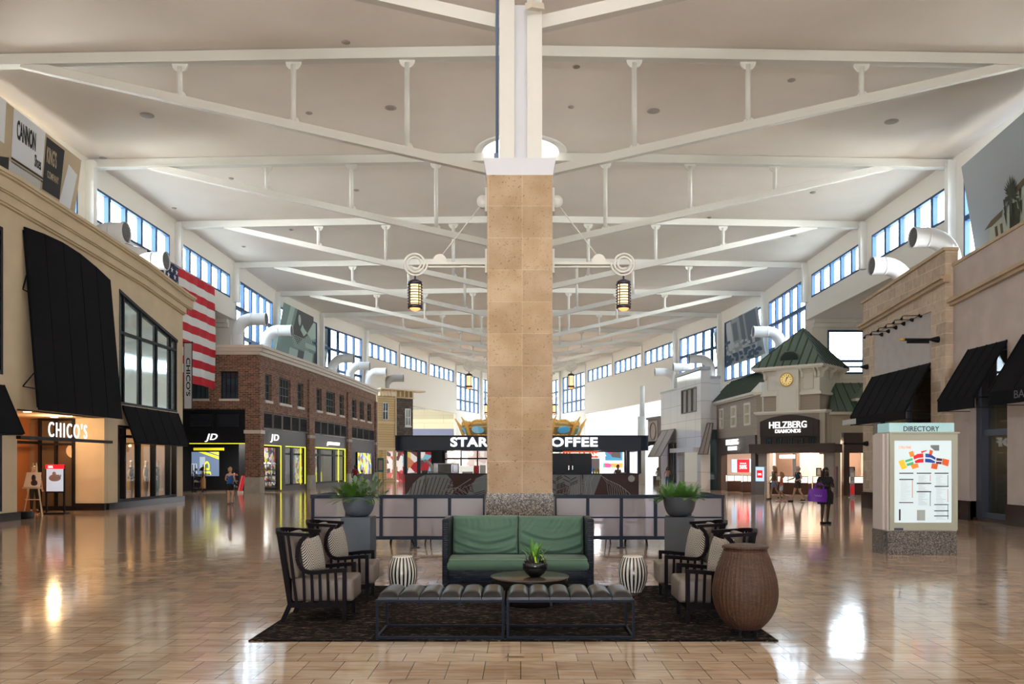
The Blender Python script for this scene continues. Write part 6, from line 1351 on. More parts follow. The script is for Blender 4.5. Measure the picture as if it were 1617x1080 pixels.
mb = MB(); mb.lathe([(CR-.1, 4.4), (2.2, 5.0), (.4, 5.9), (0, 6.0)], (0, CYY, 0), 32); mb.build('tent_roof', M('tent_cloth', (.5, .36, .25), .8), t)
mb = MB(); mb.lathe([(.5, 0), (.5, 4.9)], (0, CYY, 0), 20); mb.lathe([(0, .35), (CR-.3, .35), (CR-.3, .0)], (0, CYY, 0), 40); mb.build('centre_drum', M('drum', (.5, .3, .2), .6), t)
for k in range(8):
    g = 2*PI*k/8; X, Y = 3.1*math.cos(g), CYY+3.1*math.sin(g)
    mb = MB(); mb.tube([(X, Y, .35), (X, Y, 4.6)], .035, 8); mb.build('brass_pole', gold, t)

# ---------------------------------------------------------------- frosted fence round the seating
fy = 16.6; fenc = M('fence_navy', (.008, .015, .032), .5, spec=.25); 
frost = glass_mat('textured_acrylic', (.72, .70, .76), .05, .3, diffuse=(.44, .40, .41), dfac=.4)
def panel(mb_f, mb_p, p0, p1, za=.17, zb=.17):
    P = Pl(p0, p1); L_ = P.L
    P.box(mb_f, 0, .032, za, 1.05, -.035, .035); P.box(mb_f, L_-.032, L_, zb, 1.05, -.035, .035)
    P.box(mb_f, 0, L_, 1.0, 1.07, -.05, .05); P.box(mb_f, 0, L_, .17, .24, -.03, .03); P.box(mb_f, .03, L_-.03, .60, .63, -.03, .03)
    P.box(mb_p, .03, L_-.03, .24, 1.0, -.005, .005)
for side, xs_, lab in (('left', [494, 548, 602, 656, 710, 764], 'navy framed fence of frosted panels left of the column'), ('right', [874, 928, 981, 1035, 1089, 1142], 'navy framed fence of frosted panels right of the column')):
    t = thing('barrier_fence', lab, 'fence', (kx(sum(xs_)/5, fy), fy, 0))
    fm, pm = MB(), MB(); posts = [kx(p, fy) for p in xs_]
    if side == 'left': posts[-1] = -.73
    else: posts[0] = .69
    foot = (0, 3) if side == 'left' else (2, 5)
    for i, (a, c) in enumerate(zip(posts, posts[1:])): panel(fm, pm, (a, fy), (c, fy), 0.02 if i in foot else .17, .02 if i+1 in foot else .17)
    X = posts[0] if side == 'left' else posts[-1]
    Pn = ((X, fy), (X+.02, fy+1.9)) if side == 'left' else ((X, fy+1.9), (X-.02, fy)); panel(fm, pm, *Pn, .02, .02)
    fm.build('frame', fenc, t); pm.build('frosted_panels', frost, t)
    for X in (posts[q_] for q_ in foot): mb = MB(); mb.box(X-.09, X+.09, fy-.07, fy+.07, 0, .02); mb.build('foot_plate', fenc, t)
# simple cafe tables and chairs behind the frosted panels
seatm = M('grey_seat', (.16, .14, .15), .6)
def cafe_chair():
    t = thing('cafe_chair', 'dark cafe chair', 'chair', (0, 0, 0))
    mb = MB(); mb.rbox(-.21, .21, -.2, .2, .43, .47, .015); mb.build('seat', seatm, t)
    mb = MB(); mb.rbox(-.22, .22, .19, .23, .6, .86, .015); mb.tube([(-.19, .2, .45), (-.2, .21, .7)], .015, 6); mb.tube([(.19, .2, .45), (.2, .21, .7)], .015, 6); mb.build('backrest', seatm, t)
    for sx in (-1, 1):
        for sy in (-1, 1): mb = MB(); mb.tube([(sx*.17, sy*.17, .44), (sx*.23, sy*.23, 0)], .014, 6); mb.build('leg', black, t)
    return t
cc0 = cafe_chair()
for i, (px, Y, rz, lab) in enumerate(((634, 17.5, .2, 'dark cafe chair dim behind the frosted fence, left of the green sofa'), (692, 17.6, -.15, 'dark cafe chair dim behind the frosted fence, left beside the column'), (944, 17.6, .1, 'dark cafe chair dim behind the frosted fence, near the column right side'), (1004, 17.4, -.1, 'dark cafe chair dim behind the frosted fence, behind the right striped stool'))):
    o = cc0 if i == 0 else dup(cc0); o.location = (kx(px, Y), Y, 0); o.rotation_euler = (0, 0, rz); o['label'] = lab; o['group'] = 'cafe chairs behind the fence'

# ---------------------------------------------------------------- directory kiosk
DY = 15.35; X0, X1 = kx(1404, DY), kx(1511, DY)
t = thing('directory_kiosk', 'pale green lit DIRECTORY map kiosk on a grey granite base, right', 'directory sign', ((X0+X1)/2, DY+.3, 0))
dframe = M('sage_frame', (.40, .41, .34), .45); dside = M('pale_pink_side', (.62, .56, .54), .5)
mb = MB(); mb.hexa([(X0-.02, DY, 0), (X1, DY, 0), (X1, DY+.6, 0), (X0-.02, DY+.6, 0), (X0-.02, DY, .44), (X1, DY, .44), (X1, DY+.6, .44), (X0-.02, DY+.6, .44)]); mb.box(X0-.06, X0, DY+.09, DY+.6, 0, .44); mb.build('granite_base', gran_d, t)
mb = MB(); mb.box(X0-.03, X1+.01, DY+.02, DY+.58, .44, 2.27); mb.box(X0-.07, X0-.03, DY+.12, DY+.55, .46, 2.25); mb.build('cabinet', dside, t)
PD = Pl((X0, DY), (X1, DY)); L_ = PD.L
mb = MB(); PD.wall(mb, 0, L_, .46, 2.26, [(.085, L_-.10, .60, 2.13)], d0=-.02, d1=.03); PD.box(mb, -.01, L_+.03, 2.26, 2.29, -.56, .05); mb.build('front_frame', dframe, t)
lum = M('map_panel_light', (.42, .48, .50), .4, emit=(.74, .88, .92), es=.36)
mb = MB(); PD.box(mb, .085, L_-.1, .60, 2.13, -.015, 0); mp = mb.build('map_panel', lum, t)
mb = MB(); PD.box(mb, .0, L_-.05, 2.29, 2.46, -.5, .0); hd = mb.build('header_box', M('header_glass', (.35, .55, .58), .25, emit=(.28, .46, .49), es=.25), t)
def d(px, py): return ((px-VX)*DY/F-X0, CH-(py-VY)*DY/F)
text('header_lettering', 'DIRECTORY', PD.p(d(1426.5, 681)[0], d(0, 681)[1], .002), PD.u, d(1483, 0)[0]-d(1426.5, 0)[0], .095, M('ink', (.04, .05, .08), .6), hd, .006, bold=.01)
mats_ = [M('map_orange', (.85, .22, .03), .5, emit=(.85, .22, .03), es=.35), M('map_amber', (.9, .45, .02), .5, emit=(.9, .45, .02), es=.35), M('map_green', (.04, .42, .14), .5, emit=(.04, .42, .14), es=.3), M('map_red', (.65, .01, .02), .5, emit=(.65, .01, .02), es=.3), M('map_blue', (.015, .05, .30), .5, emit=(.015, .05, .3), es=.3), M('map_maroon', (.09, .012, .03), .5), M('map_rust', (.60, .09, .015), .5, emit=(.6, .09, .015), es=.3), M('map_grey', (.2, .24, .27), .5), M('map_black', (.02, .02, .025), .6), M('map_redline', (.7, .05, .04), .5), M('map_lightgrey', (.45, .5, .5), .6)]
mb = MB()
def mq(m, pts, dd=.003): mb.m = m; mb.add([PD.p(d(*p)[0], d(*p)[1], dd) for p in pts], [tuple(range(len(pts)))])
s = 9.392
def z2(x, y): return (1390+x/s, 665+y/s)     # measured positions on the map
mq(1, [z2(265, 598), z2(345, 568), z2(398, 690), z2(322, 720)]); mq(0, [z2(420, 460), z2(485, 440), z2(512, 515), z2(445, 535)]); mq(0, [z2(440, 640), z2(555, 625), z2(570, 685), z2(478, 712)])
mq(2, [z2(368, 580), z2(475, 545), z2(482, 580), z2(375, 612)]); mq(2, [z2(388, 632), z2(490, 600), z2(496, 640), z2(400, 668)])
mq(3, [z2(490, 520), z2(552, 485), z2(635, 478), z2(638, 540), z2(560, 545), z2(500, 570)]); mq(3, [z2(510, 590), z2(570, 562), z2(640, 555), z2(640, 612), z2(520, 622)]); mq(3, [z2(600, 450), z2(690, 428), z2(690, 440), z2(615, 475)])
mq(4, [z2(668, 480), z2(740, 485), z2(820, 540), z2(815, 575), z2(745, 540), z2(668, 535)]); mq(4, [z2(664, 555), z2(740, 560), z2(812, 595), z2(808, 622), z2(664, 608)])
mq(6, [z2(735, 422), z2(783, 440), z2(760, 515), z2(718, 505)]); mq(5, [z2(832, 545), z2(920, 558), z2(915, 592), z2(830, 585)]); mq(5, [z2(828, 600), z2(912, 605), z2(905, 640), z2(824, 630)])
mq(6, [z2(925, 552), z2(1022, 575), z2(1005, 672), z2(912, 640)]); mq(6, [z2(765, 625), z2(858, 635), z2(838, 716), z2(752, 698)]); mq(7, [z2(745, 355), z2(873, 355), z2(873, 437), z2(805, 437), z2(745, 385)])
for c0, c1, ys in ((280, 490, [(765, 780), (857, 872)]), (540, 755, [(765, 780), (915, 930), (1040, 1053)]), (805, 1012, [(765, 780), (960, 975)])):
    for y0, y1 in ys: mq(8, [z2(c0, y1), z2(c1, y1), z2(c1, y0), z2(c0, y0)])
s2 = 9.815
def z3(x, y): return (1390+x/s2, 770+y/s2)
for c0, c1, ys in ((290, 510, [(225, 238)]), (563, 785, [(55, 68)]), (835, 1058, [(257, 270), (352, 366), (432, 446)])):
    for y0, y1 in ys: mq(8, [z3(c0, y1), z3(c1, y1), z3(c1, y0), z3(c0, y0)])
mq(8, [z3(288, 508), z3(314, 508), z3(314, 335), z3(288, 335)]); mq(10, [z3(568, 508), z3(695, 508), z3(695, 345), z3(568, 345)], .002)
mq(8, [z3(628, 578), z3(648, 578), z3(648, 562), z3(628, 562)]); mq(8, [z3(805, 578), z3(880, 578), z3(880, 565), z3(805, 565)])
for c, (xa, xb, ya, yb) in enumerate(((1422, 1441, 755, 791), (1450, 1469, 751, 797), (1478, 1497, 751, 820))):
    y = ya
    while y < yb:
        mq(10 if c == 0 else 7, [(xa, y+.28), (xa+random.uniform(6, 17), y+.28), (xa+random.uniform(6, 17), y), (xa, y)], .0025); y += 1.7+.5*(c == 2)
mq(9, [(1440.3, 786), (1441.2, 786), (1441.2, 758), (1440.3, 758)]); mq(9, [(1468.5, 760), (1469.3, 760), (1469.3, 750), (1468.5, 750)]); mq(9, [(1496.3, 793), (1497.1, 793), (1497.1, 772), (1496.3, 772)]); mq(8, [(1468.4, 799), (1469.3, 799), (1469.3, 777), (1468.4, 777)]); mq(8, [(1496.3, 768), (1497.2, 768), (1497.2, 750), (1496.3, 750)]); mq(8, [(1496.3, 820), (1497.2, 820), (1497.2, 798), (1496.3, 798)])
mb.m = 8; mb.build('map_print', mats_, mp)
text('map_lettering', 'CITRUS PARK', PD.p(d(1419, 708.5)[0], d(0, 708.5)[1], .003), PD.u, d(1439, 0)[0]-d(1419, 0)[0], .05, mats_[0], mp, .001)
mb = MB(); PD.box(mb, d(1410.8, 0)[0], d(1425, 0)[0], d(0, 837.3)[1], d(0, 833.5)[1], .03, .035); mb.build('black_tag', M('ink'), t)
# ============================================================ LOUNGE GROUP ON THE RUG
def rug_mat():
    m, nt, b, N, L = node_mat('rug_flecked'); g = N('ShaderNodeNewGeometry')
    mp = N('ShaderNodeMapping'); mp.inputs['Scale'].default_value = (2.3, 8, 1); L(g.outputs['Position'], mp.inputs[0])
    n = N('ShaderNodeTexNoise'); n.inputs['Scale'].default_value = 2.6; n.inputs['Detail'].default_value = 5; n.inputs['Distortion'].default_value = 2.2; L(mp.outputs[0], n.inputs['Vector'])
    r = N('ShaderNodeValToRGB'); e = r.color_ramp.elements; e[0].position = .42; e[0].color = (.003, .0025, .0025, 1); e[1].position = .68; e[1].color = (.17, .125, .095, 1); q = e.new(.56); q.color = (.011, .007, .006, 1)
    L(n.outputs['Fac'], r.inputs[0]); L(r.outputs[0], b.inputs['Base Color']); b.inputs['Roughness'].default_value = .95; b.inputs['Specular IOR Level'].default_value = .1
    n2 = N('ShaderNodeTexNoise'); n2.inputs['Scale'].default_value = 200; L(g.outputs['Position'], n2.inputs['Vector']); bp = N('ShaderNodeBump'); bp.inputs['Strength'].default_value = .5; bp.inputs['Distance'].default_value = .004; L(n2.outputs['Fac'], bp.inputs['Height']); L(bp.outputs[0], b.inputs['Normal'])
    return m
RZ = .012
mb = MB(); mb.box(-2.6, 2.46, 7.86, 11.39, 0, RZ); rug = mb.build('area_rug', rug_mat()); tag(rug, 'dark brown flecked area rug under the whole lounge group', 'rug')

# ---- sofa
def weave_mat():
    m, nt, b, N, L = node_mat('navy_wicker'); g = N('ShaderNodeNewGeometry'); sp = N('ShaderNodeSeparateXYZ'); L(g.outputs['Position'], sp.inputs[0])
    ad = N('ShaderNodeMath'); ad.operation = 'ADD'; L(sp.outputs[0], ad.inputs[0]); L(sp.outputs[1], ad.inputs[1]); cb = N('ShaderNodeCombineXYZ'); L(ad.outputs[0], cb.inputs[0]); L(sp.outputs[2], cb.inputs[1])
    t = N('ShaderNodeTexBrick'); t.inputs['Scale'].default_value = 1; t.inputs['Brick Width'].default_value = .11; t.inputs['Row Height'].default_value = .03; t.inputs['Mortar Size'].default_value = .006; t.inputs['Mortar Smooth'].default_value = 1
    t.inputs['Color1'].default_value = (.005, .008, .016, 1); t.inputs['Color2'].default_value = (.018, .024, .040, 1); t.inputs['Mortar'].default_value = (.003, .003, .005, 1)
    L(cb.outputs[0], t.inputs['Vector']); L(t.outputs['Color'], b.inputs['Base Color']); b.inputs['Roughness'].default_value = .45; b.inputs['Specular IOR Level'].default_value = .3
    bp = N('ShaderNodeBump'); bp.invert = True; bp.inputs['Strength'].default_value = 1; bp.inputs['Distance'].default_value = .012; L(t.outputs['Fac'], bp.inputs['Height']); L(bp.outputs[0], b.inputs['Normal']); return m
weave = weave_mat()
greenf = M('green_canvas', (.075, .145, .100), .8, bump=.1, bscale=250, sheen=.2)
sx0, sx1, sy0, sy1 = -1.08, 1.005, 11.3, 12.15
t = thing('sofa', 'two-seat green cushioned sofa with navy wicker frame before the column', 'sofa', (-.04, 11.7, 0))
mb = MB(); mb.rbox(sx0+.08, sx1-.08, sy0+.02, sy1-.05, .05, .235, .01, 1); mb.build('seat_base', weave, t)
for a, c in ((sx0, sx0+.09), (sx1-.09, sx1)): mb = MB(); mb.rbox(a, c, sy0, sy1, .03, .935, .015, 2); mb.build('side_panel', weave, t)
mb = MB(); mb.rbox(sx0+.09, sx1-.09, sy1-.10, sy1, .05, .935, .012, 2); mb.build('back_panel', weave, t)
for X in (sx0+.05, sx1-.05):
    for Y in (sy0+.05, sy1-.05): mb = MB(); mb.box(X-.03, X+.03, Y-.03, Y+.03, 0 if Y > 11.4 else RZ, .04); mb.build('foot', black, t)
def cushion(x0, x1, z0, z1, yf, yb, seed, seat=False):
    """canvas cushion: fine folds sag between the upper corners"""
    mb = MB(); mb.sm = True; nx, nz = 90, 70; rnd = random.Random(seed)
    ph = [rnd.uniform(0, 6) for _ in range(8)]
    def f(i, j):
        a, b_ = i, j; X = x0+(x1-x0)*a; Z = z0+(z1-z0)*b_
        e = min(1, min(a, 1-a)/.06); e2 = min(1, min(b_, 1-b_)/.09); puff = .055*(math.sqrt(max(0, 1-(1-e)**2))*math.sqrt(max(0, 1-(1-e2)**2)))
        s = 2*a-1; sag = b_+.42*(1-abs(s)**1.6)*.55
        low = max(0, 1-b_*1.25); side = .35+.65*abs(s)
        fold = .030*low**.7*side*math.sin(20*sag+ph[0]+1.2*math.sin(3*a+ph[1]))+.012*low*math.sin(38*sag+ph[2]+2*a)
        top = max(0, b_-.45)/.55; fold += .009*top*math.sin(70*(a+.12*math.sin(4*b_+ph[3]))+ph[4])*math.sin(5*a+ph[5])+.010*math.sin(7*a+ph[6])*math.sin(5*b_+ph[7])
        y = yf+.0-puff+.055-fold*e*e2
        lean = .10*b_ if not seat else 0
        return Vector((X, y+lean, Z))
    mb.grid(f, nx, nz)
    # back and rim
    n = len(mb.v); W_ = nx+1
    rim = [i for i in range(W_)]+[W_*(j+1)-1 for j in range(1, nz+1)]+[W_*nz+i for i in range(W_-2, -1, -1)]+[W_*j for j in range(nz-1, 0, -1)]
    lean_of = lambda k: (.10*(mb.v[k].z-z0)/(z1-z0) if not seat else 0)
    back = [Vector((mb.v[k].x, yb+lean_of(k), mb.v[k].z)) for k in rim]
    b0 = len(mb.v); mb.v += back
    for q in range(len(rim)): r2 = (q+1) % len(rim); mb.f.append([rim[q], b0+q, b0+r2, rim[r2]]); mb.mi.append(0); mb.smooth.append(False)
    mb.f.append([b0+q for q in range(len(rim))]); mb.mi.append(0); mb.smooth.append(False)
    return mb
cushion(sx0+.10, -.042, .40, .945, 11.80, 11.93, 1).build('back_cushion', greenf, t); cushion(-.034, sx1-.10, .40, .935, 11.80, 11.93, 2).build('back_cushion', greenf, t)
mb = MB(); mb.sm = True
def seatf(a, b_):
    X = (sx0+.07)+(sx1-sx0-.14)*a; e = min(1, min(a, 1-a)/.015)
    # wraps: b 0..0.35 front face going up, then the top going back
    if b_ < .35: s = b_/.35; z = .235+.145*s; y = 11.32-.028*math.sin(PI*s)-.004*math.sin(60*a+3*s)*math.sin(9*a+1)*s
    else: s = (b_-.35)/.65; z = .38+.018*math.sin(min(1, s*2.5)*PI/2)+.003*math.sin(13*a+4*s); y = 11.325+.50*s
    return Vector((X, y, z-(1-e)*.02))
mb.grid(seatf, 120, 40)
L0 = 120+1
mb.box(sx0+.075, sx1-.075, 11.34, 11.86, .237, .38); mb.build('seat_cushion', greenf, t)
mb = MB(); mb.tube([(sx0+.08, 11.312, .378), (sx1-.08, 11.312, .378)], .004, 6); mb.build('piping', M('pale_piping', (.35, .45, .33), .8), t)

# ---- herringbone material for pillows
def herring():
    m, nt, b, N, L = node_mat('herringbone_cloth'); tc = N('ShaderNodeTexCoord'); sp = N('ShaderNodeSeparateXYZ'); L(tc.outputs['Object'], sp.inputs[0])
    def mth(op, a, c=None, v=None):
        q = N('ShaderNodeMath'); q.operation = op
        for i, x in enumerate((a, c)):
            if x is None: continue
            if isinstance(x, float): q.inputs[i].default_value = x
            else: L(x, q.inputs[i])
        return q.outputs[0]
    u = mth('MULTIPLY', sp.outputs[1], 4.6); fr = mth('FRACT', u); tri = mth('ABSOLUTE', mth('SUBTRACT', fr, 0.5)); z = mth('MULTIPLY', sp.outputs[2], 36.0)
    v = mth('FRACT', mth('ADD', z, mth('MULTIPLY', tri, 9.0))); r = mth('GREATER_THAN', v, 0.48)
    mx = N('ShaderNodeMix'); mx.data_type = 'RGBA'; L(r, mx.inputs[0]); mx.inputs[6].default_value = (.035, .03, .035, 1); mx.inputs[7].default_value = (.55, .50, .44, 1)
    L(mx.outputs[2], b.inputs['Base Color']); b.inputs['Roughness'].default_value = .9; return m
herr = herring()
espresso = M('espresso_wood', (.006, .0035, .005), .5, spec=.08); taupel = M('taupe_leather', (.165, .13, .108), .42, bump=.12, bscale=9)
# ---- wing chair: faces +x, origin on the floor at the middle of the back posts
def wing_chair():
    t = thing('wing_chair', 'x', 'armchair', (0, 0, 0)); H = .28
    for s in (-1, 1):
        mb = MB(); mb.bar((.575, s*H, 0), (.575, s*H, .55), .04, .045); mb.build('front_leg', espresso, t)
        mb = MB(); mb.bar((-.085, s*(H-.01), 0), (-.0, s*(H-.02), .2), .045, .05); mb.build('rear_leg', espresso, t)
        mb = MB()
        mb.bar((0, s*H, .18), (-.12, s*(H+.0), .945), .04, .045)                       # back post
        arm = [(.595, s*H, .552), (.45, s*H, .545), (.3, s*H, .53), (.21, s*H, .525), (.145, s*H, .545), (.10, s*H, .60), (.075, s*H, .68), (.08, s*H, .78), (.11, s*H, .86), (.165, s*H, .915)]
        for p, q in zip(arm, arm[1:]): mb.bar(p, q, .038, .042)
        mb.bar((-.13, s*H, .945), (.20, s*H, .925), .045, .035)                        # wing top rail
        for i, x in enumerate((-.055, .005)):
            mb.bar((x+.06, s*H, .20), (x-.03, s*H, .93), .016, .028)
        for x in (.14, .225, .31, .395, .48): mb.bar((x+.01, s*H, .20), (x, s*H, .535), .016, .028)
        mb.build('side_frame', espresso, t)
    mb = MB(); mb.box(-.02, .595, -H-.02, -H+.02, .155, .21); mb.box(-.02, .595, H-.02, H+.02, .155, .21); mb.box(.555, .595, -H, H, .155, .21); mb.box(-.02, .02, -H, H, .155, .21); mb.build('seat_rail', espresso, t)
    mb = MB(); pts = [(-.12-.075*math.sin(PI*i/10), -H+2*H*i/10, .945+.02*math.sin(PI*i/10)) for i in range(11)]
    for p, q in zip(pts, pts[1:]): mb.bar(p, q, .045, .04)
    for i in range(1, 10, 1):
        y = -H+2*H*i/10; mb.bar((-.01, y, .2), (-.12-.07*math.sin(PI*i/10), y, .95), .014, .022)
    mb.build('crest_rail', espresso, t)
    mb = MB(); mb.rbox(.0, .665, -H+.03, H-.03, .212, .465, .035, 4); mb.build('seat_cushion', taupel, t)
    mb = MB(); mb.rbox(0, .11, -H+.035, H-.035, 0, .50, .04, 4)
    R = Matrix.Rotation(-.16, 3, 'Y'); mb.v = [R @ v+Vector((-.02, 0, .44)) for v in mb.v]; mb.build('back_cushion', taupel, t)
    return t
wc = wing_chair()
spots = [(-2.46, 9.05, .02, 'dark spindle wing armchair at the front left of the rug'), (-2.47, 10.33, .05, 'dark spindle wing armchair at the back left, beside the left planter'),
         (2.34, 8.96, PI-.01, 'dark spindle wing armchair at front right, behind the wicker basket'), (2.36, 10.30, PI-.04, 'dark spindle wing armchair at the back right, beside the right planter')]
for i, (x, y, a, lab) in enumerate(spots):
    o = wc if i == 0 else dup(wc); o.location = (x, y, RZ); o.rotation_euler = (0, 0, a); o['label'] = lab; o['group'] = 'wing armchairs on the rug'
def pillow():
    mb = MB(); n = 18
    def f(sgn):
        return lambda a, b_: Vector((sgn*.075*(max(0, (1-abs(2*a-1)**3))*max(0, (1-abs(2*b_-1)**3)))**.6, (a-.5)*.42*(1-.06*math.sin(PI*b_)), b_*.42*1.0+.0+(-.02*math.sin(PI*a) if b_ > .5 else .02*math.sin(PI*a))*abs(2*b_-1)))
    mb.sm = True; mb.grid(f(1), n, n); mb.grid(f(-1), n, n)
    return mb.build('throw_pillow', herr)
pw = pillow(); labs = ['herringbone throw pillow on the front left wing armchair', 'herringbone throw pillow on the back left wing armchair', 'herringbone throw pillow on the front right wing armchair, half behind the basket', 'herringbone throw pillow on the back right wing armchair']
for i, ((x, y, a, _), lab) in enumerate(zip(spots, labs)):
    o = pw if i == 0 else dup(pw); s = 1 if i < 2 else -1
    o.location = (x+s*.205, y+.0, .484); o.rotation_euler = (0, -.20*1.0, (0 if i < 2 else PI)+s*(-.30 if i in (0, 1) else -.30)); tag(o, lab, 'pillow', 'herringbone pillows')

# ---- benches
leather = M('charcoal_leather', (.010, .0095, .012), .28, bump=.06, bscale=14, spec=.4); barm = M('gunmetal_frame', (.007, .010, .020), .45, .0, spec=.12)
def bench():
    t = thing('bench', 'x', 'bench', (0, 0, 0)); W, D, Hh, r = 1.235, .60, .372, .022
    mb = MB()
    for x in (r/2, W-r/2):
        for y in (r/2, D-r/2): mb.box(x-r/2, x+r/2, y-r/2, y+r/2, 0, Hh)
        mb.box(x-r/2, x+r/2, r, D-r, 0, r); mb.box(x-r/2, x+r/2, r, D-r, Hh-r, Hh)
    for y in (r/2, D-r/2): mb.box(r, W-r, y-r/2, y+r/2, 0, r); mb.box(r, W-r, y-r/2, y+r/2, Hh-r, Hh)
    mb.build('frame', barm, t)
    for x in (W/3+.02, W*2/3-.02): mb = MB(); mb.box(x-.012, x+.012, .005, .02, Hh-.06, Hh-r); mb.build('bracket', barm, t)
    n = 6; w_ = (W-.03)/n
    for i in range(n):
        mb = MB(); mb.sm = True; x0 = .015+i*w_
        def f(a, b_): 
            ex = max(0, 1-abs(2*a-1)**2.6); ey = max(0, 1-abs(2*b_-1)**7)
            return Vector((x0+.003+(w_-.006)*a, .01+(D-.02)*b_, Hh+.025+.058*(ex**.55)*(ey**.5)))
        mb.grid(f, 16, 24); mb.sm = False; mb.box(x0+.003, x0+w_-.003, .01, D-.01, Hh-.012, Hh+.026); mb.build('seat_pad', leather, t)
    return t
bn = bench(); b2 = dup(bn)
bn.location = (-1.397, 7.93, RZ); b2.location = (-.137, 7.93, RZ)
bn['label'] = 'channel-tufted charcoal leather bench, left one of the pair in front'; b2['label'] = 'channel-tufted charcoal leather bench, right one of the pair in front'
for o in (bn, b2): o['group'] = 'leather benches'

# ---- coffee table, pot
t = thing('coffee_table', 'low round dark bronze drum coffee table between sofa and benches', 'table', (.108, 9.9, 0))
tabm = M('dark_bronze_top', (.075, .055, .04), .22, .2); tabs = M('black_brown_drum', (.012, .009, .008), .25)
mb = MB(); mb.lathe([(0, .352), (.465, .352), (.472, .348), (.472, .335), (.46, .33)], (.108, 9.9, 0), 64); mb.build('tabletop', tabm, t)
mb = MB(); mb.lathe([(.46, .335), (.46, .22), (.44, .205), (.38, .20), (.30, .06), (.30, RZ), (0, RZ)], (.108, 9.9, 0), 48); mb.build('drum_base', tabs, t)
t = thing('potted_plant', 'small leafy plant in a black bowl on the coffee table', 'plant', (.17, 9.80, .353))
c = Vector((.17, 9.80, 0)); mb = MB(); mb.lathe([(0, .354), (.06, .354), (.115, .40), (.145, .45), (.15, .50), (.138, .535), (.128, .53), (.13, .50), (0, .50)], c, 36); mb.build('bowl', M('black_ceramic', (.008, .008, .010), .12), t)
leafg = M('glossy_leaf', (.09, .26, .03), .4); leafd = M('dark_leaf', (.025, .085, .02), .45); leafy = M('lime_leaf', (.30, .52, .03), .4); stemd = M('plant_stem', (.03, .02, .02), .7)
def leaf(mb, base, tip, wid, sag=.03, n=6, up=Vector((0, 0, 1))):
    base, tip = Vector(base), Vector(tip); d_ = tip-base; side = d_.cross(up)
    if side.length < 1e-4: side = Vector((1, 0, 0))
    side.normalize(); L_ = []; R_ = []; Mx = []
    for i in range(n+1):
        s = i/n; p = base+d_*s+up*(sag*math.sin(PI*s)); w_ = wid*math.sin(PI*min(1, s*.93+.05))**.7*(1-.15*s) if 0 < i < n else wid*.05
        L_.append(p-side*w_+up*w_*.25); R_.append(p+side*w_+up*w_*.25); Mx.append(p)
    v = L_+Mx+R_; m_ = n+1; mb.sm = True
    mb.add(v, [(i, i+1, m_+i+1, m_+i) for i in range(n)]+[(m_+i, m_+i+1, 2*m_+i+1, 2*m_+i) for i in range(n)])
rn = random.Random(5)
mb = MB()
for (dx, dy, z, w_) in ((-.28, -.03, .60, .026), (-.15, -.02, .76, .034), (-.08, .03, .82, .026), (.10, 0, .74, .026), (.20, 0, .73, .018), (.06, -.03, .72, .026), (.02, .05, .76, .03), (-.04, .05, .82, .024), (.15, .04, .66, .03), (-.18, .05, .68, .026), (.08, .06, .77, .024), (-.10, -.06, .64, .026), (.13, -.07, .60, .024)):
    leaf(mb, c+Vector((dx*.15, dy*.2, .50)), c+Vector((dx, dy, z)), w_, .03)
mb.build('dark_leaves', leafg, t)
mb = MB()
for (dx, dy, z, w_, z0) in ((-.12, -.05, .72, .016, .58), (.02, -.14, .44, .024, .60), (.12, -.06, .52, .022, .62), (.10, -.04, .64, .012, .66), (-.03, -.05, .66, .012, .56), (.03, -.04, .69, .012, .62)):
    leaf(mb, c+Vector((dx*.35, dy*.4, z0)), c+Vector((dx, dy, z)), w_, .03)
mb.build('lime_leaves', leafy, t)
mb = MB()
for i in range(60): g = rn.uniform(0, 2*PI); r = rn.uniform(0, .12); leaf(mb, c+Vector((r*math.cos(g), r*math.sin(g), .5)), c+Vector((1.25*r*math.cos(g)+rn.uniform(-.03, .03), 1.25*r*math.sin(g), rn.uniform(.55, .64))), .012, .0, 3)
mb.build('undergrowth', stemd, t)

# ---- striped stools
def stripes():
    m, nt, b, N, L = node_mat('black_cream_stripes'); tc = N('ShaderNodeTexCoord'); sp = N('ShaderNodeSeparateXYZ'); L(tc.outputs['Object'], sp.inputs[0])
    at_ = N('ShaderNodeMath'); at_.operation = 'ARCTAN2'; L(sp.outputs[1], at_.inputs[0]); L(sp.outputs[0], at_.inputs[1])
    mu = N('ShaderNodeMath'); mu.operation = 'MULTIPLY'; mu.inputs[1].default_value = 22/(2*PI); L(at_.outputs[0], mu.inputs[0]); fr = N('ShaderNodeMath'); fr.operation = 'FRACT'; L(mu.outputs[0], fr.inputs[0])
    gt = N('ShaderNodeMath'); gt.operation = 'GREATER_THAN'; gt.inputs[1].default_value = .46; L(fr.outputs[0], gt.inputs[0])
    mx = N('ShaderNodeMix'); mx.data_type = 'RGBA'; L(gt.outputs[0], mx.inputs[0]); mx.inputs[6].default_value = (.012, .012, .018, 1); mx.inputs[7].default_value = (.66, .62, .56, 1); L(mx.outputs[2], b.inputs['Base Color']); b.inputs['Roughness'].default_value = .2; return m
strp = stripes()
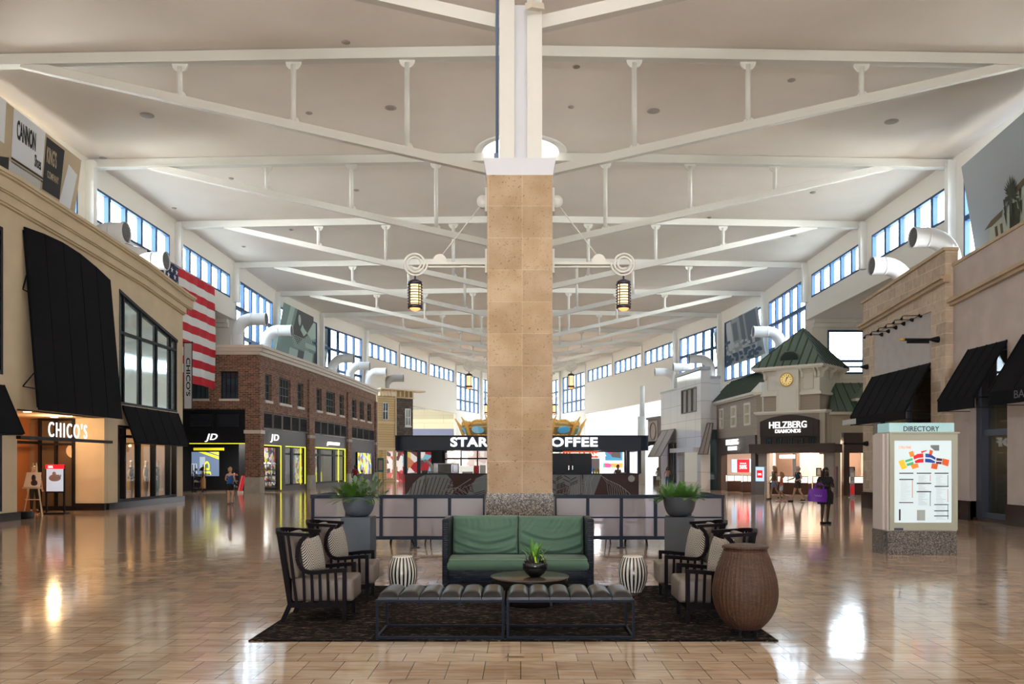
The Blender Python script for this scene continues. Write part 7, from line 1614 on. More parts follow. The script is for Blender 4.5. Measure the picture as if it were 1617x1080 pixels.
def stool(x, y, lab):
    t = thing('garden_stool', lab, 'stool', (x, y, 0), 'striped garden stools'); z0 = RZ if y < 11.39-.1 else 0
    prof = [(0, 0), (.115, 0), (.118, .01)]+[(.118+.068*math.sin(PI*(s/14))**.85+.016*(s/14), .01+.45*s/14) for s in range(15)]+[(.13, .465)]
    mb = MB(); mb.lathe(prof, (0, 0, 0), 66); o = mb.build('drum_body', strp, t, world=False); o.location = (0, 0, z0)
    mb = MB(); mb.lathe([(.134, .458), (.134, .466), (.125, .472), (0, .473)], (0, 0, 0), 40); o = mb.build('top_rim', M('cream_ceramic', (.70, .64, .58), .25), t, world=False); o.location = (0, 0, z0)
stool(-1.557, 10.85, 'black and cream striped barrel stool left of the green sofa'); stool(1.478, 10.85, 'black and cream striped barrel stool right of the green sofa')

# ---- wicker basket
def basket_mat():
    m, nt, b, N, L = node_mat('brown_wicker'); tc = N('ShaderNodeTexCoord'); sp = N('ShaderNodeSeparateXYZ'); L(tc.outputs['Object'], sp.inputs[0])
    at_ = N('ShaderNodeMath'); at_.operation = 'ARCTAN2'; L(sp.outputs[1], at_.inputs[0]); L(sp.outputs[0], at_.inputs[1])
    m1 = N('ShaderNodeMath'); m1.operation = 'MULTIPLY'; m1.inputs[1].default_value = 8; L(at_.outputs[0], m1.inputs[0])
    m2 = N('ShaderNodeMath'); m2.operation = 'MULTIPLY'; m2.inputs[1].default_value = 1.0; L(sp.outputs[2], m2.inputs[0]); cb = N('ShaderNodeCombineXYZ'); L(m1.outputs[0], cb.inputs[0]); L(m2.outputs[0], cb.inputs[1])
    t = N('ShaderNodeTexBrick'); t.inputs['Scale'].default_value = 1; t.inputs['Brick Width'].default_value = 1.0; t.inputs['Row Height'].default_value = .012; t.inputs['Mortar Size'].default_value = .0022; t.inputs['Mortar Smooth'].default_value = 1
    t.inputs['Color1'].default_value = (.050, .018, .009, 1); t.inputs['Color2'].default_value = (.090, .036, .018, 1); t.inputs['Mortar'].default_value = (.03, .010, .006, 1); L(cb.outputs[0], t.inputs['Vector'])
    w_ = N('ShaderNodeMath'); w_.operation = 'SINE'; m3 = N('ShaderNodeMath'); m3.operation = 'MULTIPLY'; m3.inputs[1].default_value = 44; L(at_.outputs[0], m3.inputs[0]); L(m3.outputs[0], w_.inputs[0])
    mr = N('ShaderNodeMapRange'); mr.inputs[1].default_value = -1; mr.inputs[2].default_value = 1; mr.inputs[3].default_value = .84; mr.inputs[4].default_value = 1.14; L(w_.outputs[0], mr.inputs[0])
    sc_ = N('ShaderNodeVectorMath'); sc_.operation = 'SCALE'; L(t.outputs['Color'], sc_.inputs[0]); L(mr.outputs[0], sc_.inputs['Scale']); L(sc_.outputs[0], b.inputs['Base Color']); b.inputs['Roughness'].default_value = .5
    bp = N('ShaderNodeBump'); bp.invert = True; bp.inputs['Strength'].default_value = .8; bp.inputs['Distance'].default_value = .004; L(t.outputs['Fac'], bp.inputs['Height'])
    b2_ = N('ShaderNodeBump'); b2_.inputs['Strength'].default_value = .3; b2_.inputs['Distance'].default_value = .006; L(w_.outputs[0], b2_.inputs['Height']); L(bp.outputs[0], b2_.inputs['Normal']); L(b2_.outputs[0], b.inputs['Normal']); return m
bk_ = basket_mat(); bx_, by_ = 2.215, 8.13
t = thing('wicker_basket', 'tall egg-shaped brown wicker basket with lid, front right rug corner', 'basket', (bx_, by_, RZ))
prof = [(0, .06), (.13, .06), (.16, .075), (.215, .13), (.27, .21), (.308, .31), (.32, .41), (.315, .50), (.295, .60), (.262, .70), (.232, .78), (.208, .835), (.200, .855)]
def smooth(pr, k=3):
    for _ in range(k):
        q = [pr[0]]
        for a, c in zip(pr, pr[1:]): q += [(a[0]*.75+c[0]*.25, a[1]*.75+c[1]*.25), (a[0]*.25+c[0]*.75, a[1]*.25+c[1]*.75)]
        q.append(pr[-1]); pr = q
    return pr
mb = MB(); mb.lathe(smooth(prof), (0, 0, 0), 96); mb.build('basket_body', bk_, t, world=False)
mb = MB(); mb.lathe([(.198, .855), (.21, .857), (.216, .868), (.21, .88), (.19, .884), (.14, .890), (.10, .897), (.05, .900), (0, .900)], (0, 0, 0), 64); mb.tube([(.215*math.cos(g), .215*math.sin(g), .868) for g in [2*PI*i/48 for i in range(48)]], .011, 8, closed=True); mb.build('lid', bk_, t, world=False)
mb = MB(); mb.tube([(.207*math.cos(g), .207*math.sin(g), .838) for g in [2*PI*i/48 for i in range(48)]], .008, 8, closed=True); mb.build('neck_band', bk_, t, world=False)
for g in (-2.2, -.9, .7, 2.4): mb = MB(); mb.bar((.13*math.cos(g), .13*math.sin(g), 0), (.12*math.cos(g), .12*math.sin(g), .07), .022); mb.build('foot', black, t, world=False)

# ---- planters
plm = M('blue_grey_planter', (.065, .082, .108), .65, bump=.08, bscale=20, var=.08, vscale=4); plm2 = M('charcoal_planter', (.040, .046, .056), .65, bump=.08, bscale=20, var=.08, vscale=4)
def fern(mb, c, r0, n, seed, ln=.22, wide=1.0):
    rn = random.Random(seed)
    for i in range(n):
        g = rn.uniform(0, 2*PI); rr = r0*math.sqrt(rn.uniform(0, 1)); base = c+Vector((rr*math.cos(g), rr*math.sin(g), 0)); el = rn.uniform(.05, 1.35)
        L_ = ln*rn.uniform(.6, 1.1); d_ = Vector((math.cos(g)*math.cos(el), math.sin(g)*math.cos(el), math.sin(el))); prev = base; dv = d_.copy()
        side = Vector((-math.sin(g), math.cos(g), 0)); m_ = 9
        for k in range(m_):
            nx = prev+dv*(L_/m_); dv = (dv+Vector((0, 0, -.07))).normalized(); w_ = .045*wide*math.sin(PI*(k+1.2)/(m_+1.6))
            up = side.cross(dv)
            for s in (-1, 1):
                tip = nx+side*s*w_+dv*w_*.45; a = prev; mb.add([a-dv*.0, tip, a+dv*L_/m_*.8], [(0, 1, 2)])
            prev = nx
def planter(x, y, rz, mat, lab_p, lab_pl, left):
    t = thing('planter_pedestal', lab_p, 'pedestal', (x, y, 0))
    mb = MB(); mb.rbox(-.22, .22, -.24, .26, 0, .893, .008, 2); o = mb.build('column_block', mat, t, world=False); t.rotation_euler = (0, 0, rz)
    t2 = thing('planter_bowl', lab_pl, 'potted plant', (x, y, .893))
    ro, rh = .247, .30
    pr = [(0, 0), (.09, 0)]+[(.09+(ro-.09)*math.sin(PI/2*s/10)**.75, rh*(1-math.cos(PI/2*s/10))**.9) for s in range(1, 11)]+[(ro-.02, rh+.004), (ro-.035, rh-.02), (ro-.04, rh-.04), (0, rh-.04)]
    mb = MB(); mb.lathe(pr, (0, 0, 0), 56); bo = mb.build('bowl', mat, t2, world=False)
    mb = MB(); mb.disc((0, 0, rh-.03), ro-.036, 28); mb.build('soil', M('dark_soil', (.015, .01, .008), .95), t2, world=False)
    c = Vector((0, 0, rh-.03))
    if left:
        mb = MB(); fern(mb, c+Vector((-.08, 0, 0)), .15, 150, 3, .34, 1.15); mb.build('fern_foliage', M('fern_green', (.07, .17, .02), .6), t2, world=False)
        mb = MB(); rn = random.Random(2)
        for i in range(34):
            g = rn.uniform(0, 2*PI); p = c+Vector((.11+.07*math.cos(g), .07*math.sin(g), .0)); L_ = rn.uniform(.12, .27); el = rn.uniform(.2, 1.4); d_ = Vector((math.cos(g)*math.cos(el), math.sin(g)*math.cos(el), math.sin(el)*1.1))
            q = p+d_*L_; leaf(mb, q, q+d_*.12+Vector((rn.uniform(-.05, .05), 0, rn.uniform(-.03, .03))), .040, .01, 5); mb.tube([p, q], .003, 4)
        mb.build('broad_leaves', M('grey_green_leaf', (.12, .19, .11), .5), t2, world=False)
        mb = MB()
        for i in range(16): g = rn.uniform(-1.1, .9); p = c+Vector((.16, 0, .03)); leaf(mb, p, p+Vector((.16*math.cos(g)+.03, .14*math.sin(g)-.03, rn.uniform(-.14, .05))), .006, .05, 4)
        for i in range(4): p = c+Vector((-.12+.03*i, 0, 0)); leaf(mb, p, p+Vector((-.05+.03*i, 0, .34)), .006, .0, 4)
        mb.build('spidery_leaves', M('pale_green_leaf', (.30, .36, .14), .5), t2, world=False)
    else:
        mb = MB(); fern(mb, c+Vector((-.12, 0, 0)), .13, 110, 13, .29, 1.1); fern(mb, c+Vector((.12, 0, 0)), .12, 110, 14, .28, 1.1); mb.build('fern_foliage', M('fern_green2', (.07, .20, .03), .6), t2, world=False)
planter(-2.47, 12.55, .0, plm, 'blue-grey square pedestal behind the left armchairs', 'blue-grey bowl of fern and broad leaves on the left pedestal', True)
planter(2.42, 12.55, -.20, plm2, 'charcoal square pedestal behind the right armchairs', 'charcoal bowl of green ferns on the right pedestal', False)
# brass floor plate
t = MB(); p = fl(813, 1038); t.box(p.x-.08, p.x+.08, p.y-.03, p.y+.03, 0, .004); tag(t.build('floor_outlet', M('brass_plate', (.25, .14, .06), .4, .6)), 'small brass floor outlet plate in front of the rug', 'floor outlet')
# ============================================================ PEOPLE
def skin_mesh(name, pts, edges, mat, parent, sub=2):
    """one continuous skinned surface over a skeleton; pts {key: (x,y,z,rx,ry)}; the first key is the root"""
    keys = list(pts); me = bpy.data.meshes.new(name); me.from_pydata([pts[k][:3] for k in keys], [(keys.index(a), keys.index(c)) for a, c in edges], [])
    o = bpy.data.objects.new(name, me); C.objects.link(o); o.modifiers.new('Skin', 'SKIN')
    sv = me.skin_vertices[0].data
    for i, k in enumerate(keys): sv[i].radius = (pts[k][3], pts[k][4] if len(pts[k]) > 4 else pts[k][3]); sv[i].use_root = (i == 0)
    m = o.modifiers.new('Sub', 'SUBSURF'); m.levels = sub; m.render_levels = sub
    dg = bpy.context.evaluated_depsgraph_get(); m2 = bpy.data.meshes.new_from_object(o.evaluated_get(dg))
    bpy.data.objects.remove(o); bpy.data.meshes.remove(me)
    m2.materials.clear(); m2.materials.append(mat); m2.name = name
    for p in m2.polygons: p.use_smooth = True
    o = bpy.data.objects.new(name, m2); C.objects.link(o); o.parent = parent; return o
skin_l = M('skin_light', (.55, .32, .22), .6); skin_t = M('skin_tan', (.36, .19, .11), .6); skin_d = M('skin_dark', (.055, .028, .018), .5)
def cloth(name, c=(.5, .5, .5)): return M(name, c, .85)
DEF_LEGS = {'kneeL': (-.10, -.01, .50), 'ankL': (-.10, .02, .08), 'kneeR': (.10, -.01, .50), 'ankR': (.10, .02, .08)}
def person(lab, loc, h, rz, skin, hair, hair_len, top, bottom, legs=None, arms=None, sleeve=.35, bottom_len='shorts', shoes=None, wide=1.0, lean=0.0, bald=False, group=None, fingers=True, kid=False, head_tilt=0.0, skirt=None):
    t = thing('person', lab, 'person', loc)
    if group: t['group'] = group
    L = dict(DEF_LEGS); L.update(legs or {})
    A = {'elL': (-.24, .03, 1.13), 'wrL': (-.25, -.03, .90), 'elR': (.24, .03, 1.13), 'wrR': (.25, -.03, .90)}; A.update(arms or {})
    w_ = wide; hs = 1.12 if kid else 1.0; ht = head_tilt
    P = {'pelvis': (0, 0, .95, .145*w_, .105*w_), 'belly': (0, -.005, 1.08, .12*w_, .09*w_), 'chest': (0, lean*.5, 1.27, .145*w_, .10*w_), 'neckb': (0, lean, 1.42, .075, .065), 'neck': (0, lean-.005, 1.48, .05, .05),
         'jaw': (0, lean-.025-ht*.5, 1.535-ht*.1, .06*hs, .068*hs), 'face': (0, lean-.015-ht, 1.60-ht*.2, .075*hs, .088*hs), 'crown': (0, lean+.0-ht, 1.665-ht*.2, .066*hs, .078*hs), 'top': (0, lean+.005-ht, 1.70-ht*.2, .03, .035)}
    E = [('pelvis', 'belly'), ('belly', 'chest'), ('chest', 'neckb'), ('neckb', 'neck'), ('neck', 'jaw'), ('jaw', 'face'), ('face', 'crown'), ('crown', 'top')]
    for s, S in ((-1, 'L'), (1, 'R')):
        k, a = L['knee'+S], L['ank'+S]; hip = (s*.085*w_, 0, .86)
        mid = tuple((hip[i]+k[i])/2 for i in range(3)); calf = tuple(k[i]*.7+a[i]*.3+(0, .015, 0)[i] for i in range(3))
        P['hip'+S] = (*hip, .085*w_, .09*w_); P['thigh'+S] = (*mid, .072*w_, .078*w_); P['knee'+S] = (*k, .048*w_**.5, .052); P['calf'+S] = (*calf, .048*w_**.7, .054); P['ank'+S] = (*a, .030, .034)
        P['foot'+S] = (a[0]+s*.01, a[1]-.09, max(.03, a[2]-.045), .032, .024); P['toe'+S] = (a[0]+s*.018, a[1]-.16, max(.022, a[2]-.055), .03, .016)
        E += [('pelvis', 'hip'+S), ('hip'+S, 'thigh'+S), ('thigh'+S, 'knee'+S), ('knee'+S, 'calf'+S), ('calf'+S, 'ank'+S), ('ank'+S, 'foot'+S), ('foot'+S, 'toe'+S)]
        e, wr = A['el'+S], A['wr'+S]; sh = (s*.155*w_**.5, lean*.9, 1.385)
        P['sh'+S] = (*sh, .055, .052); P['el'+S] = (*e, .036*w_**.5, .036); P['wr'+S] = (*wr, .024, .021)
        d_ = (Vector(wr)-Vector(e)).normalized(); pm = Vector(wr)+d_*.055; P['palm'+S] = (*pm, .034, .018)
        E += [('chest', 'sh'+S), ('sh'+S, 'el'+S), ('el'+S, 'wr'+S), ('wr'+S, 'palm'+S)]
        if fingers:
            side = d_.cross(Vector((0, 1, 0)))
            if side.length < .2: side = Vector((1, 0, 0))
            side.normalize(); nn = d_.cross(side).normalized()
            if nn.y > 0: nn = -nn
            for i, (o_, l_) in enumerate(((-.028, .062), (-.009, .074), (.010, .070), (.028, .054))):
                k1 = pm+d_*.035+side*o_; k2 = k1+d_*l_*.5+nn*.008; k3 = k2+d_*l_*.35+nn*.026
                P['k%d%s' % (i, S)] = (*k1, .0085, .0085); P['m%d%s' % (i, S)] = (*k2, .008, .008); P['t%d%s' % (i, S)] = (*k3, .0065, .0065)
                E += [('palm'+S, 'k%d%s' % (i, S)), ('k%d%s' % (i, S), 'm%d%s' % (i, S)), ('m%d%s' % (i, S), 't%d%s' % (i, S))]
            th = Vector(wr)+d_*.035-side*s*.036+nn*.012; t2 = th+d_*.036-side*s*.012+nn*.012
            P['th'+S] = (*th, .011, .011); P['tt'+S] = (*t2, .008, .008); E += [('palm'+S, 'th'+S), ('th'+S, 'tt'+S)]
    skin_mesh('body', P, E, skin, t, 1)
    # face
    fz = 1.60-ht*.2; fy_ = lean-.015-ht-.082*hs
    mb = MB()
    for s in (-1, 1): mb.sphere((s*.032, fy_+.013, fz+.012), .012, 8, 6)
    mb.m = 1
    for s in (-1, 1): mb.sphere((s*.032, fy_+.004, fz+.011), .006, 6, 5)
    mb.build('eyes', [M('eye_white', (.8, .8, .78), .3), M('eye_dark', (.02, .012, .01), .3)], t, world=False)
    mb = MB(); mb.sm = True; mb.add([(-.014, fy_+.012, fz-.03), (.014, fy_+.012, fz-.03), (0, fy_-.018, fz-.026), (0, fy_+.006, fz+.012), (0, fy_+.02, fz-.04)], [(0, 2, 3), (1, 3, 2), (0, 4, 2), (1, 2, 4)]); mb.build('nose', skin, t, world=False)
    mb = MB(); mb.tube([(-.022, fy_+.018, fz-.052), (0, fy_+.008, fz-.055), (.022, fy_+.018, fz-.052)], .006, 6); mb.build('mouth', M('lips', (.30, .09, .07), .5), t, world=False)
    mb = MB()
    for s in (-1, 1): mb.sphere((s*.078*hs, lean-ht, fz-.005), .022, 8, 6, (.4, .8, 1.2))
    mb.build('ears', skin, t, world=False)
    # hair
    if not bald:
        c = Vector((0, lean+.012-ht, fz+.035)); mb = MB(); mb.sm = True
        n = 20
        def hf(a, b_):
            th_ = 2*PI*a; ph = PI*.5*(1-b_)*1.02
            front = max(0, -math.sin(th_)); low = -.045+.075*front
            z = .098*hs*math.cos(PI/2*(1-b_)) if b_ > .0 else 0
            r = .094*hs*math.sin(PI/2*(1-b_)+.0001)+.0
            return c+Vector((r*math.cos(th_), r*1.08*math.sin(th_), z+low*(1-b_)))
        mb.grid(hf, 24, 8)
        mb.tube([c+Vector((0, .06, .03)), c+Vector((0, .075, -.06)), c+Vector((0, .06, -.12))], [.07, .06, .04], 12)
        if hair_len > 0:
            mb.tube([c+Vector((-.07, .04, 0)), c+Vector((-.085, .05, -.12)), c+Vector((-.08, .05, -.12-hair_len*.6)), c+Vector((-.06, .06, -.12-hair_len))], [.03, .045, .045, .015], 10)
            mb.tube([c+Vector((.07, .04, 0)), c+Vector((.085, .05, -.12)), c+Vector((.08, .05, -.12-hair_len*.6)), c+Vector((.06, .06, -.12-hair_len))], [.03, .045, .045, .015], 10)
            mb.tube([c+Vector((0, .07, 0)), c+Vector((0, .085, -.12)), c+Vector((0, .09, -.12-hair_len*.6)), c+Vector((0, .085, -.14-hair_len))], [.06, .07, .065, .02], 12)
        mb.build('hair', hair, t, world=False)
    # clothes follow the same skeleton, a little wider
    def grow(keys, g): return {k: (*P[k][:3], P[k][3]+g, P[k][4]+g) for k in keys}
    if top:
        Q = grow(['belly', 'chest'], .014); Q['waist'] = (0, 0, .98, .145*w_+.008, .105*w_+.010); Q['collar'] = (0, lean*.95, 1.40, .085, .07); EE = [('belly', 'chest'), ('belly', 'waist'), ('chest', 'collar')]
        for S in 'LR':
            sh, e = Vector(P['sh'+S][:3]), Vector(P['el'+S][:3]); q = sh+(e-sh)*max(sleeve, .08); Q['sh'+S] = (*sh, .066, .062); EE.append(('chest', 'sh'+S))
            if sleeve > 0: Q['sl'+S] = (*q, .056, .056); EE.append(('sh'+S, 'sl'+S))
        skin_mesh('shirt', Q, EE, top, t, 1)
    if bottom_len in ('shorts', 'trousers'):
        Q = grow(['pelvis'], .012); EE = []; Q['waistb'] = (0, 0, 1.03, .125*w_+.008, .095*w_+.008); EE.append(('pelvis', 'waistb'))
        for S in 'LR':
            hp, th, kn, an = (Vector(P[k+S][:3]) for k in ('hip', 'thigh', 'knee', 'ank')); Q['hip'+S] = (*hp, .10*w_, .10*w_); EE.append(('pelvis', 'hip'+S))
            Q['th'+S] = (*th, .088*w_, .09*w_); EE.append(('hip'+S, 'th'+S))
            if bottom_len == 'trousers': Q['kn'+S] = (*kn, .066, .068); Q['cf'+S] = (*((kn+an)/2), .062, .064); Q['an'+S] = (*(an+Vector((0, 0, .02))), .048, .05); EE += [('th'+S, 'kn'+S), ('kn'+S, 'cf'+S), ('cf'+S, 'an'+S)]
            else: q = th+(kn-th)*.25; Q['en'+S] = (*q, .086*w_, .088*w_); EE.append(('th'+S, 'en'+S))
        skin_mesh('trousers' if bottom_len == 'trousers' else 'shorts', Q, EE, bottom, t, 1)
    if skirt:
        z0, r0, sm_ = skirt; mb = MB(); ys = .82; prof = [(.10*w_, 1.05), (.155*w_, .98), (.185*w_, .90), (r0, z0+.02), (r0-.004, z0), (r0-.02, z0+.03)]
        mb.lathe(prof, (0, 0, 0), 28, Matrix.Diagonal((1, ys, 1))); mb.build('skirt', sm_, t, world=False)
    if shoes:
        for S in 'LR':
            mb = MB(); a = P['ank'+S]; z = max(0.0, a[2]-.08); mb.rbox(a[0]-.045, a[0]+.05, a[1]-.20, a[1]+.06, z, z+.065, .022, 2); mb.build('shoe', shoes, t, world=False)
    k = h/1.70; t.scale = (k, k, k); t.rotation_euler = (0, 0, rz)
    return t
blk = cloth('black_cloth', (.010, .010, .012)); dkh = M('black_hair', (.012, .009, .008), .5); blond = M('blond_hair', (.45, .30, .16), .6); brn_h = M('brown_hair', (.13, .06, .035), .55)
# woman walking towards the camera with a purple bag
p = fl(1303, 827); p = Vector((p.x, p.y, 0))
person('woman in black top and skirt walking with a big purple bag, looking down', p, 1.58, .05, skin_d, dkh, .28, blk, blk, wide=1.34, sleeve=.45, bottom_len='none', skirt=(.60, .235, blk), shoes=blk,
       legs={'kneeL': (-.09, -.04, .50), 'ankL': (-.10, .0, .08), 'kneeR': (.09, -.02, .50), 'ankR': (.09, .05, .08)},
       arms={'elL': (-.27, .02, 1.13), 'wrL': (-.10, -.20, 1.16), 'elR': (.27, .02, 1.12), 'wrR': (.08, -.23, 1.16)}, head_tilt=.03)
t = thing('tote_bag', 'large purple tote bag hanging from the arm of the woman in black', 'bag', (p.x-.30, p.y-.18, .60))
pb = M('purple_bag', (.14, .012, .42), .45, bump=.2, bscale=12)
mb = MB(); mb.sm = True
def bagf(a, b_): g = 2*PI*a; w_ = .26+.02*math.sin(PI*b_)+.025*math.sin(3*g); return Vector((w_*math.cos(g)*(1-.12*b_), .07*math.sin(g)*(1.1-.3*b_)-.02, .03+.36*b_+.02*math.sin(5*g)*b_))
mb.grid(bagf, 30, 10); mb.add([bagf(i/30, 0) for i in range(30)], [tuple(range(30))]); mb.build('bag_body', pb, t, world=False)
for yy in (-.04, .03): mb = MB(); mb.tube([(-.10, yy, .38), (-.06, yy, .50), (.06, yy, .56), (.14, yy, .50), (.16, yy, .38)], .012, 6); mb.build('handle', pb, t, world=False)
mb = MB(); mb.tube([(-.12+.012*i, -.105-.0005*i, .20+.025*math.sin(i*1.3)) for i in range(18)], .008, 5); mb.build('print', M('lilac_print', (.45, .3, .7), .6), t, world=False)
t.rotation_euler = (0, .08, 0)
# phone in her hands
t = MB(); t.rbox(-.035, .035, -.006, .006, 0, .13, .004, 1); o = t.build('phone', M('phone_black', (.02, .02, .025), .2)); o.location = (p.x-.02, p.y-.27, 1.09); o.rotation_euler = (-.7, 0, 0); tag(o, 'phone held by the woman in black with the purple bag', 'phone')
# group crossing before the jeweller
q = fl(1229, 790); person('girl with long light brown hair walking behind the child in coral', (q.x-.03, q.y+.5, 0), 1.58, -PI/2+.2, skin_t, M('light_brown_hair', (.30, .15, .07), .6), .32, cloth('olive_top', (.10, .07, .03)), cloth('blue_short', (.2, .25, .35)),
       legs={'kneeL': (-.08, -.12, .50), 'ankL': (-.09, -.18, .09), 'kneeR': (.08, .06, .50), 'ankR': (.08, .34, .16)}, arms={'wrL': (-.24, -.12, .92), 'wrR': (.24, .05, .9)}, shoes=M('dark_sandal', (.03, .02, .02), .6), group=None)
q = fl(1234, 792); person('child in coral shirt and pale shorts walking before the jewellery shop', (q.x, q.y, 0), 1.30, -PI/2-.3, skin_t, M('light_brown_hair'), .12, cloth('coral_shirt', (.65, .12, .09)), cloth('pale_short', (.55, .6, .68)),
       legs={'kneeL': (-.08, -.10, .50), 'ankL': (-.09, -.10, .09), 'kneeR': (.08, .02, .50), 'ankR': (.08, .24, .12)}, arms={'elL': (-.22, -.06, 1.14), 'wrL': (-.18, -.26, 1.14), 'elR': (.23, -.04, 1.14), 'wrR': (.16, -.26, 1.16)}, shoes=M('pink_shoe', (.6, .25, .25), .6), kid=True)
q = fl(1260, 792); person('grey-haired man in navy T-shirt and brown shorts walking with arm out', (q.x, q.y, 0), 1.56, -PI/2+.1+PI*.05, skin_l, M('grey_hair', (.35, .33, .31), .6), 0, cloth('navy_shirt', (.012, .03, .06)), cloth('brown_short', (.05, .028, .018)),
       legs={'kneeL': (-.09, -.14, .50), 'ankL': (-.09, -.28, .08), 'kneeR': (.09, .05, .50), 'ankR': (.09, .28, .12)}, arms={'elL': (-.25, -.05, 1.14), 'wrL': (-.27, -.34, 1.05), 'elR': (.24, .06, 1.14), 'wrR': (.22, -.16, 1.05)}, shoes=blk, wide=1.08)
# two girls far right of the kiosk
Yg = 58.0
person('girl in white and navy top with white shorts, left of the far pair', (at(1039.5, 732, Yg).x, Yg, 0), 1.42, .2, skin_t, dkh, .05, cloth('grey_white_top', (.35, .34, .38)), cloth('white_short', (.75, .72, .7)), arms={'elL': (-.23, .0, 1.14), 'wrL': (-.14, -.16, 1.1)}, shoes=M('pink_shoe'))
person('girl with long dark hair, pink top and blue jeans, right of the far pair', (at(1054, 732, Yg-1.0).x, Yg-1.0, 0), 1.45, -.1, skin_t, dkh, .25, cloth('pink_top', (.60, .36, .32)), cloth('blue_jeans', (.07, .16, .26)), bottom_len='trousers', sleeve=.2, arms={'elR': (.23, .0, 1.14), 'wrR': (.14, -.16, 1.12)}, shoes=white)
# woman in blue vest walking away, left
q = fl(363.5, 796.5); person('blond woman in blue sleeveless top and black shorts walking away', (q.x, q.y, 0), 1.54, PI-.12, skin_l, blond, .0, cloth('royal_blue_top', (.02, .10, .36)), blk, sleeve=.0,
       legs={'kneeL': (-.09, -.06, .50), 'ankL': (-.13, .10, .12), 'kneeR': (.08, -.02, .50), 'ankR': (.11, -.04, .08)}, arms={'elL': (-.23, .02, 1.14), 'wrL': (-.20, -.16, 1.02), 'elR': (.24, -.02, 1.14), 'wrR': (.22, -.2, 1.06)}, shoes=M('sandal', (.06, .04, .04), .6), wide=1.03)
# customers inside the sports shop
q = fl(317, 778.5); person('woman in tan patterned dress inside the black shop portal', (q.x-.05, 48.0, 0), 1.50, PI/2+.4, skin_t, dkh, .05, cloth('tan_dress', (.33, .17, .07)), None, bottom_len='none', skirt=(.28, .20, cloth('tan_dress', (.33, .17, .07))), arms={'elL': (-.22, -.1, 1.16), 'wrL': (-.15, -.3, 1.2)}, shoes=M('sandal'))
person('person in pale blue shirt bending at the rack inside the black shop', (at(306, 732, 49.5).x, 49.5, 0), 1.52, PI/2, skin_d, dkh, 0, cloth('pale_blue_shirt', (.20, .30, .48)), blk, bottom_len='trousers', lean=-.06, arms={'elR': (.22, -.15, 1.2), 'wrR': (.18, -.38, 1.15), 'elL': (-.22, -.15, 1.2), 'wrL': (-.18, -.38, 1.15)}, shoes=blk)
# father and child by the poster
Yr = 56.5
person('man in dark red T-shirt seen from behind, right of the yellow doors', (at(561, 732, Yr).x, Yr, 0), 1.58, PI, skin_d, dkh, 0, cloth('dark_red_shirt', (.25, .008, .012)), cloth('navy_trousers', (.02, .03, .06)), bottom_len='trousers', wide=1.12, shoes=blk)
person('small child in light blue shirt beside the man in dark red', (at(569.5, 732, Yr).x+.03, Yr+.3, 0), 1.22, PI, skin_t, dkh, 0, cloth('light_blue_shirt', (.10, .35, .50)), cloth('pale_short'), kid=True, shoes=white)
# person in striped shirt inside the beige shop entrance
person('person in black and white striped shirt beside the poster stand', (-16.95, 28.7, 0), 1.60, .9, skin_l, M('grey_hair'), 0, brick_mat('striped_shirt', (.6, .6, .6), (.6, .6, .6), (.02, .02, .02), 50, .05, ms=.014, plane='xz', bump=0), blk, bottom_len='trousers', shoes=blk, sleeve=.8)
# barista
person('barista in dark cap and tan apron behind the kiosk counter', (kx(983), KY+2.2, 0), 1.62, .3, skin_t, blk, 0, cloth('barista_tan', (.16, .10, .06)), blk, bottom_len='trousers', lean=-.04)

# mannequins in the beige shop window
manm = M('mannequin_cream', (.60, .52, .46), .4)
for i, (x, y, top_, bot, lab) in enumerate(((-15.95, 33.7, cloth('maroon_top', (.06, .02, .02)), cloth('white_trousers', (.55, .5, .45)), 'headless mannequin in maroon top and white trousers, left in the window'),
                                        (-15.92, 34.95, cloth('grey_print', (.30, .30, .32)), cloth('grey_print2', (.22, .20, .18)), 'mannequin in grey patterned outfit, middle of the beige shop window'),
                                        (-15.90, 36.0, cloth('green_print', (.10, .16, .12)), cloth('teal_trousers', (.12, .2, .2)), 'mannequin in dark green top, right in the beige shop window'))):
    t = person(lab, (x, y, .12), 1.72, PI/2+.2, manm, manm, 0, top_, bot, bottom_len='trousers', bald=True, fingers=False); t.name = 'mannequin'; t['category'] = 'mannequin'
    for c in [c for c in bpy.data.objects if c.parent == t and c.name.split('.')[0] in ('eyes', 'mouth', 'nose', 'ears')]: bpy.data.objects.remove(c)
    mb = MB(); mb.box(x-.25, x+.25, y-.25, y+.25, 0, .12); tag(mb.build('mannequin_plinth', M('tan_display')), 'low tan plinth under the mannequin in the beige shop window', 'plinth', 'mannequin plinths')
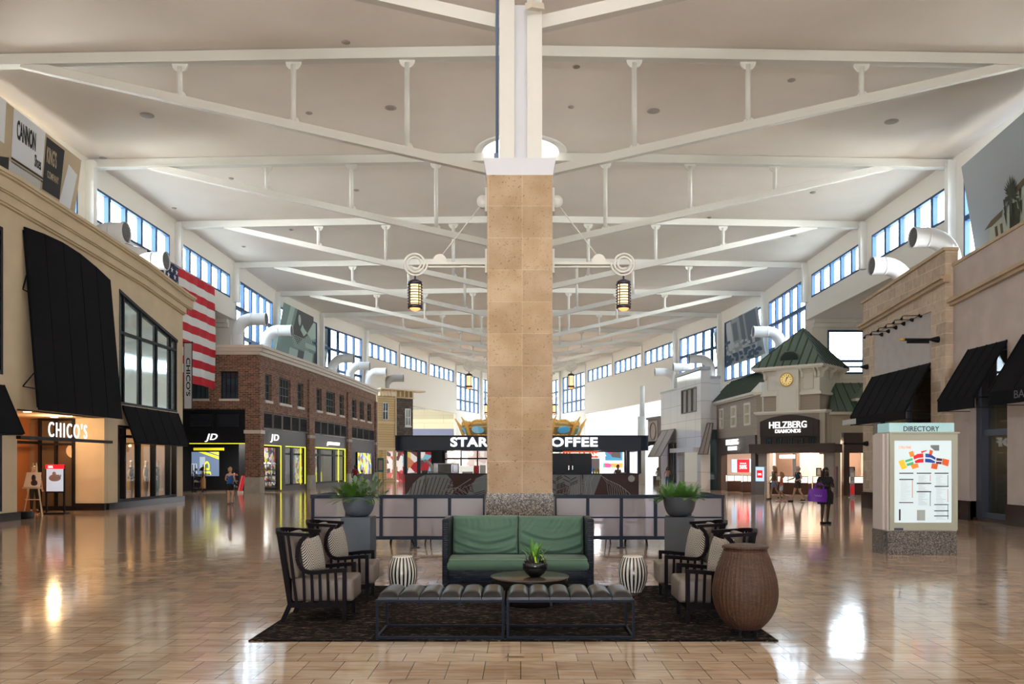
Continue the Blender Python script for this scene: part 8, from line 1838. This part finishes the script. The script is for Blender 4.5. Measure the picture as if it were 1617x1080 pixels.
# easel and poster stand at the entrance
t = thing('easel', 'pale wooden easel with warm portrait poster at the beige shop entrance', 'easel', (-16.45, 26.2, 0))
yE = 26.35; ex_ = -15.62
mb = MB()
for dx in (-.26, .26): mb.bar((ex_+dx*1.15, yE, 0), (ex_+dx*.15, yE+.12, 1.72), .03)
mb.bar((ex_, yE+.55, 0), (ex_, yE+.12, 1.6), .03); mb.bar((ex_-.24, yE, .55), (ex_+.24, yE, .55), .03); mb.bar((ex_-.32, yE-.02, .92), (ex_+.32, yE-.02, .92), .03, .05); mb.build('easel_frame', M('pale_wood', (.60, .48, .30), .6), t)
mb = MB(); mb.hexa([Vector((ex_-.28, yE-.04, .95)), Vector((ex_+.26, yE-.04, .95)), Vector((ex_+.26, yE-.02, .95)), Vector((ex_-.28, yE-.02, .95)), Vector((ex_-.22, yE+.05, 1.42)), Vector((ex_+.24, yE+.05, 1.42)), Vector((ex_+.24, yE+.07, 1.42)), Vector((ex_-.22, yE+.07, 1.42))]); po = mb.build('poster', M('cream_poster', (.62, .42, .28), .6, emit=(.6, .35, .2), es=.15), t)
mb = MB(); mb.sphere((ex_+.04, yE-.02, 1.24), .09, 10, 8, (.8, .15, 1.2)); mb.sphere((ex_+.06, yE-.025, 1.08), .12, 10, 8, (.9, .1, .9)); mb.build('portrait', M('dark_portrait', (.06, .02, .015), .6), po)
t = thing('black_box', 'low black box on the floor before the easel', 'box', (-15.5, 25.4, 0)); mb = MB(); mb.rbox(-15.78, -15.12, 25.2, 25.6, 0, .22, .01, 1); mb.build('body', black, t)
t = thing('poster_stand', 'floor stand with red topped sale poster before the glass doors', 'sign', (-15.6, 27.4, 0))
yS = 27.6; a0_, a1_ = at(72.5, 732, yS).x, at(101, 732, yS).x
mb = MB(); mb.box(a0_-.02, a0_+.03, yS, yS+.05, 0, 1.65); mb.box(a1_-.03, a1_+.02, yS, yS+.05, 0, 1.65); mb.box(a0_-.1, a1_+.1, yS-.15, yS+.2, 0, .05); mb.box(a0_, a1_, yS, yS+.04, .72, .77); mb.build('stand_frame', black, t)
mb = MB(); mb.box(a0_+.02, a1_-.02, yS-.01, yS+.02, .77, 1.52); po = mb.build('poster', M('pale_poster', (.55, .60, .68), .5, emit=(.5, .56, .65), es=.45), t)
mb = MB(); mb.box(a0_-.01, a1_+.01, yS-.02, yS+.03, 1.52, 1.67); mb.build('red_header', red_em, t); text('header_lettering', '50%', (a0_+.08, yS-.022, 1.55), (1, 0, 0), .17, .08, sign_w, t, .004, bold=.02)
mb = MB(); mb.sphere(((a0_+a1_)/2, yS-.01, 1.22), .17, 12, 8, (1.2, .05, .7)); mb.sphere(((a0_+a1_)/2-.02, yS-.012, 1.36), .07, 10, 8, (.9, .06, 1)); mb.build('poster_figure', M('poster_skin', (.50, .32, .28), .6), po)
text('poster_lettering', '29', (a0_+.40, yS-.012, 1.24), (1, 0, 0), .12, .09, M('ink'), po, .003)
